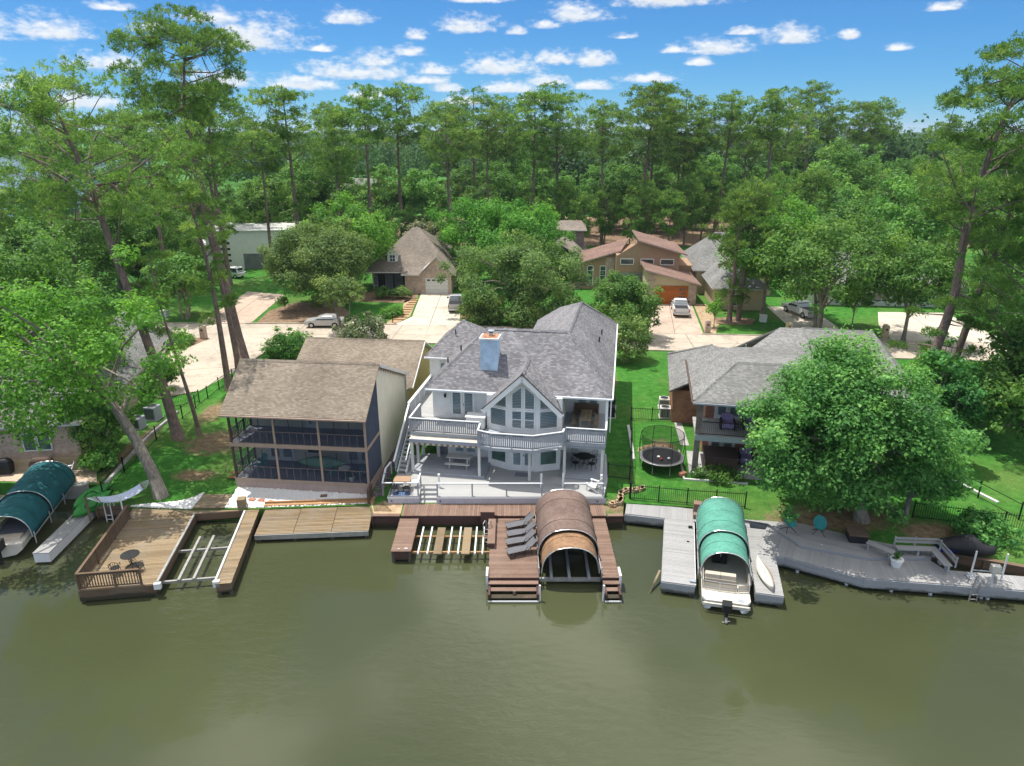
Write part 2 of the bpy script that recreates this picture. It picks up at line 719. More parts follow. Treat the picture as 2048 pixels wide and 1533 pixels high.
def foliage(name, cols, transl=0.48, hue=0.05, val=0.35, nscale=0.55):
    """Leaves: tone by leaf, by clump of branches and by tree, some light coming through."""
    m, nt, N, L, b = new_mat(name)
    out = nt.nodes['Material Output']
    at_ = N('ShaderNodeAttribute')
    at_.attribute_name = 'lv'
    oi = N('ShaderNodeObjectInfo')
    f1 = noise(N, L, position(N), nscale, 3, 0.6)
    c = ramp(N, L, at_.outputs['Fac'], cols)
    c = mix(N, L, 1.0, c, ramp(N, L, f1, [(0.62, 0.72, 0.66), (1, 1, 1), (1.35, 1.22, 1.0)], [0.32, 0.5, 0.7]), 'MULTIPLY')
    hs = N('ShaderNodeHueSaturation')

    def rng(lo, hi):
        r = N('ShaderNodeMapRange')
        r.inputs['To Min'].default_value = lo
        r.inputs['To Max'].default_value = hi
        return r
    rh = rng(0.5 - hue, 0.5 + hue * .1)
    L(oi.outputs['Random'], rh.inputs['Value'])
    L(rh.outputs[0], hs.inputs['Hue'])
    ml = N('ShaderNodeMath')
    ml.operation = 'MULTIPLY_ADD'
    ml.inputs[1].default_value = 7.31
    ml.inputs[2].default_value = 0.37
    L(oi.outputs['Random'], ml.inputs[0])
    fr = N('ShaderNodeMath')
    fr.operation = 'FRACT'
    L(ml.outputs[0], fr.inputs[0])
    rv = rng(1 - val * .6, 1 + val)
    L(fr.outputs[0], rv.inputs['Value'])
    L(rv.outputs[0], hs.inputs['Value'])
    L(c, hs.inputs['Color'])
    L(hs.outputs[0], b.inputs['Base Color'])
    b.inputs['Roughness'].default_value = 0.55
    b.inputs['Specular IOR Level'].default_value = 0.25
    tr = N('ShaderNodeBsdfTranslucent')
    L(mix(N, L, 1.0, hs.outputs[0], (1.3, 1.25, 0.7), 'MULTIPLY'), tr.inputs[0])
    ms = N('ShaderNodeMixShader')
    ms.inputs[0].default_value = transl
    L(b.outputs[0], ms.inputs[1])
    L(tr.outputs[0], ms.inputs[2])
    L(ms.outputs[0], out.inputs[0])
    return m


def bark(name, col):
    m, nt, N, L, b = new_mat(name)
    p = position(N)
    mp = N('ShaderNodeMapping')
    mp.inputs['Scale'].default_value = (1, 1, 0.25)
    L(p, mp.inputs[0])
    f = noise(N, L, mp.outputs[0], 9, 4, 0.65)
    f2 = noise(N, L, p, 0.5, 3)
    c = ramp(N, L, f, [sc(col, 0.45), col, sc(col, 1.5)], [0.3, 0.52, 0.72])
    L(mix(N, L, 1.0, c, ramp(N, L, f2, [(0.75, 0.75, 0.78), (1.2, 1.15, 1.1)], [0.3, 0.7]), 'MULTIPLY'), b.inputs['Base Color'])
    b.inputs['Roughness'].default_value = 0.95
    bp = N('ShaderNodeBump')
    bp.inputs['Strength'].default_value = 0.8
    bp.inputs['Distance'].default_value = 0.05
    L(f, bp.inputs['Height'])
    L(bp.outputs[0], b.inputs['Normal'])
    return m


# worn spots of lawn: x, y, half sizes
BARE = [(-22.8, 49.6, 3.2, 2.6), (-22.4, 44.3, 1.8, 1.0), (-28.9, 48.5, .9, 5.5), (11.6, 48.3, 1.1, 2.2), (20.0, 38.6, 5.2, 1.9), (25.5, 37.0, 2.4, 1.4), (6.8, 40.3, .8, 1.2),
        (-8.3, 40.0, 1.3, 1.1), (5.0, 40.0, 2.0, .9), (-25.6, 55.5, 1.2, 3.0), (9.3, 64.0, 1.0, 3.0), (-6.0, 90, 2.4, 4), (3, 84, 4, 2.0)]


def grass_mat(name):
    m, nt, N, L, b = new_mat(name)
    p = position(N)
    f1 = noise(N, L, p, 0.16, 5, 0.6)
    f2 = noise(N, L, p, 1.6, 4, 0.7)
    f3 = noise(N, L, p, 18, 3, 0.7)
    c = ramp(N, L, f2, [(0.03, 0.125, 0.018), (0.05, 0.185, 0.026), (0.10, 0.255, 0.045)], [0.28, 0.5, 0.72])
    c = mix(N, L, ramp(N, L, f1, [(0, 0, 0), (.75, .75, .75)], [0.47, 0.75]), c, (0.15, 0.205, 0.055))
    # worn places: bare sandy soil showing through, ragged at the edge
    best = None
    for (x, y, rx, ry) in BARE:
        s_ = N('ShaderNodeVectorMath')
        s_.operation = 'SUBTRACT'
        L(p, s_.inputs[0])
        s_.inputs[1].default_value = (x, y, 0)
        m_ = N('ShaderNodeVectorMath')
        m_.operation = 'MULTIPLY'
        L(s_.outputs[0], m_.inputs[0])
        m_.inputs[1].default_value = (1 / rx, 1 / ry, 0)
        l_ = N('ShaderNodeVectorMath')
        l_.operation = 'LENGTH'
        L(m_.outputs[0], l_.inputs[0])
        if best is None:
            best = l_.outputs['Value']
        else:
            mn = N('ShaderNodeMath')
            mn.operation = 'MINIMUM'
            L(best, mn.inputs[0])
            L(l_.outputs['Value'], mn.inputs[1])
            best = mn.outputs[0]
    ad = N('ShaderNodeMath')
    ad.operation = 'MULTIPLY_ADD'
    L(noise(N, L, p, 1.4, 6, 0.75), ad.inputs[0])
    ad.inputs[1].default_value = 1.5
    L(best, ad.inputs[2])
    mr_ = N('ShaderNodeMapRange')
    mr_.inputs['From Min'].default_value = 1.75
    mr_.inputs['From Max'].default_value = 1.25
    L(ad.outputs[0], mr_.inputs['Value'])
    soilc = ramp(N, L, noise(N, L, p, 2.2, 5, 0.7), [(0.15, 0.10, 0.055), (0.33, 0.25, 0.15)], [0.3, 0.7])
    c = mix(N, L, mr_.outputs[0], c, soilc)
    c = mix(N, L, 1.0, c, ramp(N, L, f3, [(0.55,) * 3, (1.35,) * 3], [0.3, 0.7]), 'MULTIPLY')
    L(c, b.inputs['Base Color'])
    b.inputs['Roughness'].default_value = 0.9
    b.inputs['Specular IOR Level'].default_value = 0.1
    bp = N('ShaderNodeBump')
    bp.inputs['Strength'].default_value = 0.9
    bp.inputs['Distance'].default_value = 0.06
    L(f3, bp.inputs['Height'])
    L(bp.outputs[0], b.inputs['Normal'])
    return m


def soil(name, cols, scale=3.0, bump=0.6):
    m, nt, N, L, b = new_mat(name)
    p = position(N)
    f1 = noise(N, L, p, scale, 6, 0.7)
    f2 = noise(N, L, p, scale * 9, 3, 0.7)
    c = ramp(N, L, f1, cols, [0.3 + 0.4 * i / (len(cols) - 1) for i in range(len(cols))])
    L(mix(N, L, 1.0, c, ramp(N, L, f2, [(0.7,) * 3, (1.25,) * 3], [0.3, 0.7]), 'MULTIPLY'), b.inputs['Base Color'])
    b.inputs['Roughness'].default_value = 0.95
    bp = N('ShaderNodeBump')
    bp.inputs['Strength'].default_value = bump
    bp.inputs['Distance'].default_value = 0.05
    L(f2, bp.inputs['Height'])
    L(bp.outputs[0], b.inputs['Normal'])
    return m


def concrete(name, col, joint=0.0):
    m, nt, N, L, b = new_mat(name)
    p = position(N)
    f1 = noise(N, L, p, 0.22, 6, 0.65)
    f2 = noise(N, L, p, 7, 4, 0.7)
    c = ramp(N, L, f1, [sc(col, 0.78), col, sc(col, 1.1)], [0.3, 0.5, 0.7])
    # oil drips, tyre dirt and hairline cracks
    st = noise(N, L, p, 1.1, 6, 0.75)
    c = mix(N, L, 1.0, c, ramp(N, L, st, [(0.72, 0.7, 0.68), (1, 1, 1)], [0.34, 0.47]), 'MULTIPLY')
    vo = N('ShaderNodeTexVoronoi')
    vo.feature = 'DISTANCE_TO_EDGE'
    vo.inputs['Scale'].default_value = 0.28
    L(mix(N, L, 0.35, p, noise(N, L, p, 0.9, 4, 0.7)), vo.inputs['Vector'])
    c = mix(N, L, 1.0, c, ramp(N, L, vo.outputs['Distance'], [(0.7,) * 3, (1,) * 3], [0.0, 0.012]), 'MULTIPLY')
    L(mix(N, L, 1.0, c, ramp(N, L, f2, [(0.86,) * 3, (1.1,) * 3], [0.3, 0.7]), 'MULTIPLY'), b.inputs['Base Color'])
    b.inputs['Roughness'].default_value = 0.85
    b.inputs['Specular IOR Level'].default_value = 0.2
    return m


def water_mat():
    m, nt, N, L, b = new_mat('lake_water')
    p = position(N)
    f1 = noise(N, L, p, 0.05, 3, 0.5)
    L(ramp(N, L, f1, [(0.05, 0.058, 0.027), (0.066, 0.075, 0.036)], [0.35, 0.65]), b.inputs['Base Color'])
    b.inputs['Roughness'].default_value = 0.035
    b.inputs['IOR'].default_value = 1.41
    b.inputs['Specular IOR Level'].default_value = 0.5
    mp = N('ShaderNodeMapping')
    mp.inputs['Scale'].default_value = (0.75, 1.6, 1)
    mp.inputs['Rotation'].default_value = (0, 0, 0.35)
    L(p, mp.inputs[0])
    w1 = noise(N, L, mp.outputs[0], 1.5, 5, 0.62, 0.5)
    calm = ramp(N, L, noise(N, L, p, 0.07, 2, 0.5), [(0.05,) * 3, (1,) * 3], [0.42, 0.66])
    ml = N('ShaderNodeMath')
    ml.operation = 'MULTIPLY'
    L(w1, ml.inputs[0])
    L(calm, ml.inputs[1])
    bp = N('ShaderNodeBump')
    bp.inputs['Strength'].default_value = 0.26
    bp.inputs['Distance'].default_value = 0.2
    L(ml.outputs[0], bp.inputs['Height'])
    L(bp.outputs[0], b.inputs['Normal'])
    return m


M = {}
M['white'] = paint('white_paint', (0.79, 0.79, 0.77), 0.5, 0.06)
M['offwhite'] = paint('off_white_paint', (0.62, 0.61, 0.57), 0.6, 0.07)
M['trim'] = paint('pale_trim', (0.70, 0.72, 0.73), 0.5, 0.05)
M['grey_trim'] = paint('grey_trim', (0.33, 0.355, 0.39), 0.6, 0.08)
M['deck_white'] = wood('pale_deck_boards', (0.43, 0.43, 0.42), 0.1, 0.7, 0.4, (0.38, 0.38, 0.36))
M['deck_grey'] = wood('grey_deck_boards', (0.36, 0.38, 0.41), 0.06, 0.6, 0.2, (0.42, 0.44, 0.46))
M['lilac'] = paint('greyed_skirt_boards', (0.50, 0.48, 0.52), 0.7, 0.1)
M['dock_brown'] = wood('brown_stained_boards', (0.215, 0.138, 0.103), 0.24, 0.75, 0.5, (0.29, 0.215, 0.17))
M['dock_brown_dark'] = wood('brown_dark_timber', (0.085, 0.045, 0.04), 0.2, 0.75, 0.25, (0.12, 0.08, 0.07))
M['dock_tan'] = wood('tan_dock_boards', (0.265, 0.195, 0.115), 0.28, 0.85, 0.7, (0.28, 0.245, 0.19))
M['dock_tan_dark'] = wood('weathered_brown_timber', (0.15, 0.10, 0.065), 0.2, 0.8, 0.4, (0.22, 0.18, 0.14))
M['dock_orange'] = wood('new_cedar_boards', (0.42, 0.24, 0.11), 0.12, 0.7, 0.3, (0.36, 0.25, 0.15))
M['dock_grey'] = wood('grey_composite_boards', (0.34, 0.335, 0.33), 0.1, 0.65, 0.3, (0.42, 0.41, 0.40))
M['dock_grey_side'] = wood('grey_composite_fascia', (0.33, 0.34, 0.36), 0.05, 0.6, 0.2, (0.38, 0.38, 0.39))
M['pile'] = paint('dock_piles', (0.10, 0.085, 0.07), 0.9, 0.3, 2, 10, 0.4)
M['pvc'] = paint('white_plastic', (0.72, 0.72, 0.72), 0.35, 0.06)
M['alu'] = paint('aluminium', (0.55, 0.56, 0.57), 0.35, 0.1, 2, 20, 0, 0.5, 0.6)
M['galv'] = paint('galvanised_beam', (0.36, 0.35, 0.33), 0.5, 0.18, 3, 14, 0.2, 0.4, 0.3)
M['black_metal'] = paint('black_iron', (0.012, 0.012, 0.013), 0.45, 0.2)
M['dark'] = paint('dark_plastic', (0.02, 0.02, 0.022), 0.5, 0.2)
M['tan_trim'] = paint('tan_porch_trim', (0.36, 0.27, 0.21), 0.65, 0.1)
M['tan_skirt'] = paint('pinkish_tan_skirt', (0.40, 0.30, 0.26), 0.7, 0.1)
M['brown_post'] = paint('brown_porch_post', (0.10, 0.065, 0.05), 0.7, 0.15)
M['siding'] = paint('cream_siding', (0.72, 0.67, 0.53), 0.7, 0.06)
M['siding_tan'] = paint('ochre_siding', (0.50, 0.36, 0.17), 0.7, 0.08)
M['floor_dark'] = paint('porch_floor', (0.2, 0.21, 0.25), 0.6, 0.15)
M['screen'] = screen_mesh('porch_screen', (0.03, 0.042, 0.07), 0.55)
M['screen_side'] = screen_mesh('porch_side_screen', (0.07, 0.085, 0.12), 0.12)
M['net'] = screen_mesh('trampoline_net', (0.03, 0.03, 0.03), 0.62)
M['glass'] = glass('window_glass')
M['glass_green'] = glass('greenish_window_glass', (0.06, 0.12, 0.10))
M['pane'] = clear_glass('clear_window_glass')
M['blind'] = paint('white_blind_slats', (0.72, 0.76, 0.78), 0.6, 0.05)
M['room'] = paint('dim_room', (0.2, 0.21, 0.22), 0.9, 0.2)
M['sh_white'] = shingles('charcoal_grey_shingles', [(0.165, 0.16, 0.168), (0.225, 0.22, 0.228), (0.33, 0.32, 0.33)])
M['sh_tan'] = shingles('weathered_tan_shingles', [(0.215, 0.175, 0.135), (0.27, 0.225, 0.175), (0.34, 0.285, 0.225)])
M['sh_grey'] = shingles('light_grey_shingles', [(0.17, 0.17, 0.16), (0.22, 0.22, 0.21), (0.30, 0.295, 0.28)])
M['sh_brown'] = shingles('brown_grey_shingles', [(0.20, 0.17, 0.14), (0.25, 0.21, 0.175), (0.31, 0.27, 0.23)])
M['sh_red'] = shingles('reddish_brown_shingles', [(0.19, 0.12, 0.095), (0.24, 0.155, 0.125), (0.30, 0.20, 0.165)])
M['br_red'] = bricks('orange_red_brick', (0.30, 0.095, 0.05), (0.38, 0.14, 0.08), (0.36, 0.29, 0.23))
M['br_dark'] = bricks('grey_brown_brick', (0.12, 0.095, 0.085), (0.20, 0.16, 0.14), (0.28, 0.25, 0.22))
M['br_pink'] = bricks('pale_pink_brick', (0.40, 0.27, 0.20), (0.52, 0.38, 0.29), (0.5, 0.45, 0.4))
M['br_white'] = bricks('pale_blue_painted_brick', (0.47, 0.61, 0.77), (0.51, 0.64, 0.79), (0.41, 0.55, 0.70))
M['stucco_tan'] = paint('tan_stucco', (0.36, 0.235, 0.15), 0.9, 0.07)
M['stucco_cream'] = paint('cream_stucco', (0.55, 0.44, 0.28), 0.9, 0.06)
M['rust'] = paint('rusty_cap', (0.42, 0.2, 0.11), 0.7, 0.5, 4)
M['garage'] = wood('orange_timber_door', (0.42, 0.12, 0.025), 0.16, 0.5, 0.25, (0.5, 0.2, 0.06))
M['canvas_brown'] = paint('brown_canvas', (0.165, 0.115, 0.095), 0.85, 0.26, 0.9, 7, 0.7)
M['canvas_orange'] = paint('faded_tan_canvas', (0.27, 0.16, 0.09), 0.85, 0.26, 1.1, 7, 0.7)
M['canvas_green'] = paint('sea_green_canvas', (0.10, 0.31, 0.235), 0.8, 0.2, 1.0, 7, 0.6)
M['canvas_teal'] = paint('dark_teal_canvas', (0.014, 0.105, 0.12), 0.8, 0.2, 1.0, 7, 0.6)
M['awning'] = paint('cream_awning', (0.66, 0.58, 0.46), 0.8, 0.05)
M['awning_dark'] = paint('taupe_valance', (0.25, 0.20, 0.16), 0.8, 0.08)
M['sling'] = paint('grey_sling_fabric', (0.13, 0.13, 0.14), 0.85, 0.12, 3, 30, 0.2)
M['hammock'] = paint('pale_blue_rope', (0.55, 0.60, 0.75), 0.9, 0.1)
M['teal'] = paint('turquoise_paint', (0.04, 0.27, 0.27), 0.5, 0.08)
M['surf'] = paint('pale_green_board', (0.22, 0.42, 0.26), 0.35, 0.06)
M['kayak_green'] = paint('bright_green_plastic', (0.045, 0.26, 0.05), 0.4, 0.1)
M['cushion'] = paint('purple_striped_cushion', (0.40, 0.30, 0.55), 0.8, 0.25, 6, 20)
M['vinyl'] = paint('beige_vinyl', (0.52, 0.45, 0.36), 0.45, 0.06)
M['boat_white'] = paint('boat_gelcoat', (0.6, 0.57, 0.50), 0.25, 0.04)
M['truck_white'] = paint('white_car_paint', (0.72, 0.72, 0.72), 0.2, 0.03, 1, 8, 0, 0.6)
M['truck_silver'] = paint('silver_car_paint', (0.48, 0.48, 0.49), 0.25, 0.04, 1, 8, 0, 0.6, 0.3)
M['rubber'] = paint('tyre_rubber', (0.015, 0.015, 0.015), 0.85, 0.2)
M['red_lamp'] = paint('red_lamp', (0.35, 0.02, 0.015), 0.3, 0.05)
M['road'] = concrete('tan_road_concrete', (0.49, 0.42, 0.34))
M['drive'] = concrete('pale_drive_concrete', (0.58, 0.52, 0.43))
M['drive_pink'] = concrete('pinkish_drive_concrete', (0.50, 0.39, 0.31))
M['kerb'] = concrete('kerb_concrete', (0.48, 0.42, 0.34))
M['slab'] = concrete('grey_slab', (0.42, 0.41, 0.39))
M['patio'] = concrete('sandstone_patio', (0.55, 0.42, 0.31))
M['joint'] = paint('dark_joint', (0.17, 0.13, 0.10), 0.9, 0.2)
M['grass'] = grass_mat('lawn_grass')
M['mulch'] = soil('pine_straw_mulch', [(0.10, 0.06, 0.035), (0.22, 0.14, 0.085), (0.36, 0.25, 0.16)], 2.5)
M['dirt'] = soil('sandy_soil', [(0.26, 0.17, 0.09), (0.42, 0.30, 0.18), (0.52, 0.40, 0.26)], 1.4)
M['rocks'] = soil('dark_river_rock', [(0.08, 0.075, 0.08), (0.17, 0.14, 0.13), (0.3, 0.25, 0.23)], 5, 1.0)
M['pebble'] = paint('white_pebbles', (0.72, 0.71, 0.69), 0.8, 0.14, 9, 30)
M['stone'] = paint('edging_stone', (0.44, 0.32, 0.20), 0.9, 0.25, 4, 14, 0.4)
M['paver'] = paint('red_paver', (0.40, 0.18, 0.12), 0.9, 0.2, 5, 20, 0.3)
M['water'] = water_mat()
M['concrete_wall'] = concrete('bulkhead_concrete', (0.30, 0.28, 0.25))
M['pine'] = foliage('pine_needles', [(0.06, 0.15, 0.038), (0.125, 0.255, 0.062), (0.27, 0.41, 0.11)], 0.45, 0.012, 0.2)
M['leaf'] = foliage('broad_leaves', [(0.05, 0.145, 0.035), (0.10, 0.25, 0.055), (0.22, 0.41, 0.10)], 0.45, 0.02, 0.3)
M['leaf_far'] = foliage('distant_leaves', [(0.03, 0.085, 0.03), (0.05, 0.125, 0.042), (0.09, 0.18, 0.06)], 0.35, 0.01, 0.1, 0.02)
M['leaf_bright'] = foliage('bright_green_leaves', [(0.062, 0.205, 0.03), (0.115, 0.33, 0.045), (0.225, 0.48, 0.085)], 0.45, 0.015, 0.12)
M['leaf_dark'] = foliage('deep_green_leaves', [(0.042, 0.165, 0.04), (0.088, 0.285, 0.066), (0.235, 0.50, 0.13)], 0.42, 0.012, 0.1)
M['leaf_olive'] = foliage('olive_green_leaves', [(0.082, 0.17, 0.05), (0.14, 0.255, 0.075), (0.27, 0.39, 0.14)], 0.45, 0.02, 0.15)
M['leaf_white'] = foliage('white_flowering_leaves', [(0.05, 0.10, 0.03), (0.16, 0.2, 0.1), (0.5, 0.5, 0.4)], 0.3, 0.02, 0.15)
M['bark_pine'] = bark('pine_bark', (0.20, 0.145, 0.125))
M['bark_grey'] = bark('grey_bark', (0.26, 0.23, 0.19))
M['ivy'] = foliage('ivy_leaves', [(0.02, 0.10, 0.025), (0.04, 0.17, 0.04), (0.085, 0.26, 0.06)], 0.3, 0.01, 0.1)
# ------------------------------------------------------------------ the setting: water, land, roads, beds
def sheet(name, polys, mat, kind=True, parent=None):
    mb = MB()
    for p in polys:
        mb.face(p)
    o = mb.build(name, mat, parent)
    # every sheet faces up
    me = o.data
    bm = bmesh.new()
    bm.from_mesh(me)
    for f in bm.faces:
        f.normal_update()
        if f.normal.z < 0:
            f.normal_flip()
    bm.to_mesh(me)
    bm.free()
    if kind:
        struct(o)
    return o


sheet('lake_water', [[(-9000, -60, 0), (9000, -60, 0), (9000, 12000, 0), (-9000, 12000, 0)]], M['water'])

# shoreline, west to east (x, y); the land rises gently behind it
SHORE = [(-260, 60), (-120, 47), (-60, 44.6), (-34, 43.6), (-28.6, 43.4), (-27.2, 42.6), (-27.0, 40.2), (-25.0, 40.3), (-20.7, 40.0), (-16.5, 40.1),
         (-9.4, 40.6), (-8.9, 39.25), (7.1, 39.25), (7.4, 40.9), (12.0, 40.3), (14.2, 38.7), (17.8, 37.9), (21.6, 35.9), (24.6, 35.4), (29.5, 33.4), (60, 29), (140, 15), (420, -30)]


def lerp(a, b, t):
    return a + (b - a) * t


GROUND_ROWS = [(0.0, 0.86), (2.2, 1.02), (6.0, 1.22)]


def ground_height(x, y):
    """Height of the land at a point."""
    for (x0, y0), (x1, y1) in zip(SHORE[:-1], SHORE[1:]):
        if x0 <= x <= x1 and x1 > x0:
            ys = lerp(y0, y1, (x - x0) / (x1 - x0))
            d = y - ys
            if d < 2.2:
                return lerp(0.86, 1.02, max(0, d) / 2.2)
            if d < 6:
                return lerp(1.02, 1.22, (d - 2.2) / 3.8)
            t = min(1, (y - ys - 6) / max(1, 60 - ys - 6))
            return lerp(1.22, 1.4, t)
    return 1.4


def make_ground():
    rows = []
    for dy, z in GROUND_ROWS:
        rows.append([(x, y + dy, z) for x, y in SHORE])
    rows.append([(x * 1.0, max(60, y + 7), 1.4) for x, y in SHORE])
    rows.append([(x * 1.0, 205, 1.4) for x, y in SHORE])
    mb = MB()
    n = len(SHORE)
    for a, b in zip(rows[:-1], rows[1:]):
        for i in range(n - 1):
            if b is rows[-1] and SHORE[i + 1][0] < -110:
                continue
            mb.face([a[i], a[i + 1], b[i + 1], b[i]])
    # the back country, out to the horizon, with the open lake cut into it on the left
    mb.face([(-120, 205, 1.4), (420, 205, 1.4), (3600, 780, 1.4), (6000, 11000, 1.4), (-6000, 11000, 1.4), (-6000, 1000, 1.4), (-620, 860, 1.4), (-330, 690, 1.4)])
    mb.face([(420, 60, 1.4), (3600, -60, 1.4), (3600, 780, 1.4), (420, 205, 1.4)])
    # bank below the edge
    for i in range(n - 1):
        (x0, y0), (x1, y1) = SHORE[i], SHORE[i + 1]
        mb.face([(x0, y0, -1.2), (x1, y1, -1.2), (x1, y1, 0.86), (x0, y0, 0.86)])
    o = mb.build('ground', M['grass'])
    struct(o)


make_ground()

# timber bulkheads along the water
def bulkhead(name, label, pts, mat, z1=0.93, cap=None):
    t = thing(name, label, 'bulkhead', (pts[0][0], pts[0][1], 0))
    for i, ((x0, y0), (x1, y1)) in enumerate(zip(pts[:-1], pts[1:])):
        o = (pts[0][0], pts[0][1])
        d = math.hypot(x1 - x0, y1 - y0)
        k = max(1, int(d / 2.4))
        for j in range(k):
            a, b = j / k, (j + 1) / k - 0.004
            p = (lerp(x0, x1, a) - o[0], lerp(y0, y1, a) - o[1] - 0.08)
            q = (lerp(x0, x1, b) - o[0], lerp(y0, y1, b) - o[1] - 0.08)
            for r in range(4):
                stick('board', t, (*p, 0.02 + r * 0.23 + 0.11), (*q, 0.02 + r * 0.23 + 0.11), 0.07, 0.215, mat)
            stick('post', t, (p[0], p[1] - 0.08, -0.9), (p[0], p[1] - 0.08, 0.9), 0.14, 0.12, mat)
        stick('cap', t, (x0 - o[0], y0 - o[1] - 0.05, z1 + .02), (x1 - o[0], y1 - o[1] - 0.05, z1 + .02), 0.3, 0.06, cap or mat)
    return t


bulkhead('bulkhead', 'dark brown timber bulkhead between the plank ramp and the brown dock', [(-8.9, 39.25), (-7.15, 39.25)], M['dock_brown_dark'], 0.9, M['dock_brown'])
bulkhead('bulkhead', 'dark brown timber bulkhead right of the brown dock', [(6.1, 39.25), (7.1, 39.25)], M['dock_brown_dark'], 0.9, M['dock_brown'])
bulkhead('bulkhead', 'weathered bulkhead beside the white ladder and hammock', [(-27.0, 40.2), (-25.0, 40.3)], M['dock_tan_dark'], 0.9)
bulkhead('bulkhead', 'bulkhead under the hedge at the covered jet ski', [(24.6, 35.4), (29.5, 33.4), (34, 32.7)], M['dock_tan_dark'], 0.9)

# --- roads and drives (flat at 1.4 beyond the first lots)
ZR = 1.424
sheet('road', [
    [(-120, 84.0, ZR), (-70, 84.5, ZR), (-45, 84.6, ZR), (-20, 84.3, ZR), (-6.5, 83.4, ZR), (17, 80.2, ZR), (39, 78.0, ZR), (58, 75.9, ZR), (140, 66, ZR),
     (140, 58, ZR), (58, 68.6, ZR), (38, 70.6, ZR), (16, 73.2, ZR), (-8, 75.8, ZR), (-21.5, 77.0, ZR), (-25.3, 76.3, ZR), (-26.6, 73.5, ZR), (-27.4, 67.5, ZR), (-28.9, 60.6, ZR),
     (-31.8, 58.6, ZR), (-34.0, 62.0, ZR), (-35.2, 66.5, ZR), (-37.2, 72.5, ZR), (-40.0, 75.4, ZR), (-47, 76.4, ZR), (-120, 76.4, ZR)]], M['road'])


def kerb(name, pts, h=0.13, w=0.16, mat='kerb'):
    mb = MB()
    for p, q in zip(pts[:-1], pts[1:]):
        mb.bar((p[0], p[1], 1.4 + h / 2), (q[0], q[1], 1.4 + h / 2), w, h)
    o = mb.build(name, M[mat])
    struct(o)


kerb('kerb', [(-120, 84.1), (-70, 84.6), (-45, 84.7), (-38.5, 84.7)])
kerb('kerb', [(-33.2, 84.6), (-20, 84.4), (-14.2, 84.0)])
kerb('kerb', [(-5.6, 83.4), (4, 82.0), (16.2, 80.4)])
kerb('kerb', [(22.4, 79.7), (32.0, 78.8)])
kerb('kerb', [(38.6, 78.1), (43.5, 77.5)])
kerb('kerb', [(-16, 76.5), (-8, 75.7), (4, 74.4)])
kerb('kerb', [(9, 73.9), (16, 73.1), (38, 70.5), (58, 68.5)])
kerb('kerb', [(-27.4, 67.5), (-26.6, 73.4), (-25.3, 76.2), (-22.6, 76.9)])
# joints in the concrete road
jm = MB()
for x in (-62, -50, -38, -26, -14, -3, 9, 20, 31, 43):
    yb = 75.5 - 0.118 * (x + 8) if x > -20 else 77
    yt = 83.3 - 0.115 * (x + 6) if x > -10 else 84.3
    jm.face([(x, yb, 1.429), (x + .07, yb, 1.429), (x + .57, yt, 1.429), (x + .5, yt, 1.429)])
jm.face([(-60, 80.2, 1.429), (-60, 80.27, 1.429), (-8, 79.37, 1.429), (-8, 79.3, 1.429)][::-1])
jm.face([(-8, 79.3, 1.429), (-8, 79.37, 1.429), (58, 72.37, 1.429), (58, 72.3, 1.429)][::-1])
jm.face([(-34.6, 66, 1.429), (-27.6, 68, 1.429), (-27.6, 68.07, 1.429), (-34.6, 66.07, 1.429)])
struct(jm.build('road_joint', M['joint']))


def drive(name, poly, mat, joints=()):
    o = sheet(name, [[(x, y, 1.436) for x, y in poly]], M[mat])
    j = MB()
    for (a, b) in joints:
        d = Vector((b[0] - a[0], b[1] - a[1], 0)).normalized()
        s = Vector((-d.y, d.x, 0)) * 0.035
        A, B = Vector((*a, 1.441)), Vector((*b, 1.441))
        j.face([A - s, B - s, B + s, A + s])
    if joints:
        j.build('expansion_joint', M['joint'], o)
    return o


drive('driveway', [(-14.6, 83.9), (-5.4, 83.4), (-6.6, 86), (-7.4, 101.6), (-13.4, 101.6), (-12.9, 88)], 'drive',
      [((-10.2, 83.6), (-10.4, 101.4)), ((-12.9, 88.5), (-6.7, 88.3)), ((-13.1, 93), (-7, 92.9)), ((-13.2, 97.4), (-7.2, 97.3))])
drive('driveway', [(16.2, 80.3), (22.6, 79.7), (24.9, 95), (18.9, 95.4)], 'drive_pink', [((19.3, 80), (21.8, 95.2)), ((17.2, 85.5), (23.4, 85.2)), ((18.1, 90.5), (24.2, 90.2))])
drive('driveway', [(-39.0, 84.6), (-32.6, 84.6), (-33.4, 101), (-39.5, 103)], 'drive_pink', [((-36, 84.7), (-36.6, 101))])
drive('driveway', [(32.8, 78.7), (38.4, 78.1), (39.9, 83), (40.2, 93), (34.8, 93.5), (34.0, 84)], 'drive', [((33.2, 83.5), (39.8, 83.0)), ((36.6, 79), (37.3, 93))])
drive('driveway', [(43.6, 77.4), (56.5, 76.0), (57, 90), (48.5, 90.5), (45.4, 84)], 'drive', [((46, 82), (56.6, 81.4)), ((50, 77), (52, 90))])
drive('driveway', [(-23.0, 69.0), (-20.0, 69.2), (-16.5, 71.5), (-15.8, 75.9), (-21.4, 76.6), (-22.4, 75.0)], 'drive', [((-22.6, 72), (-16.2, 72.6))])
drive('driveway', [(3.8, 66.8), (9.0, 66.8), (9.2, 73.9), (4.0, 74.4)], 'drive')

# --- beds and bare ground
def bed(name, poly, mat, z=1.428):
    return sheet(name, [[(x, y, z) for x, y in poly]], M[mat])


def draped(name, poly, mat, dz=0.012):
    return sheet(name, [[(x, y, ground_height(x, y) + dz) for x, y in poly]], M[mat])


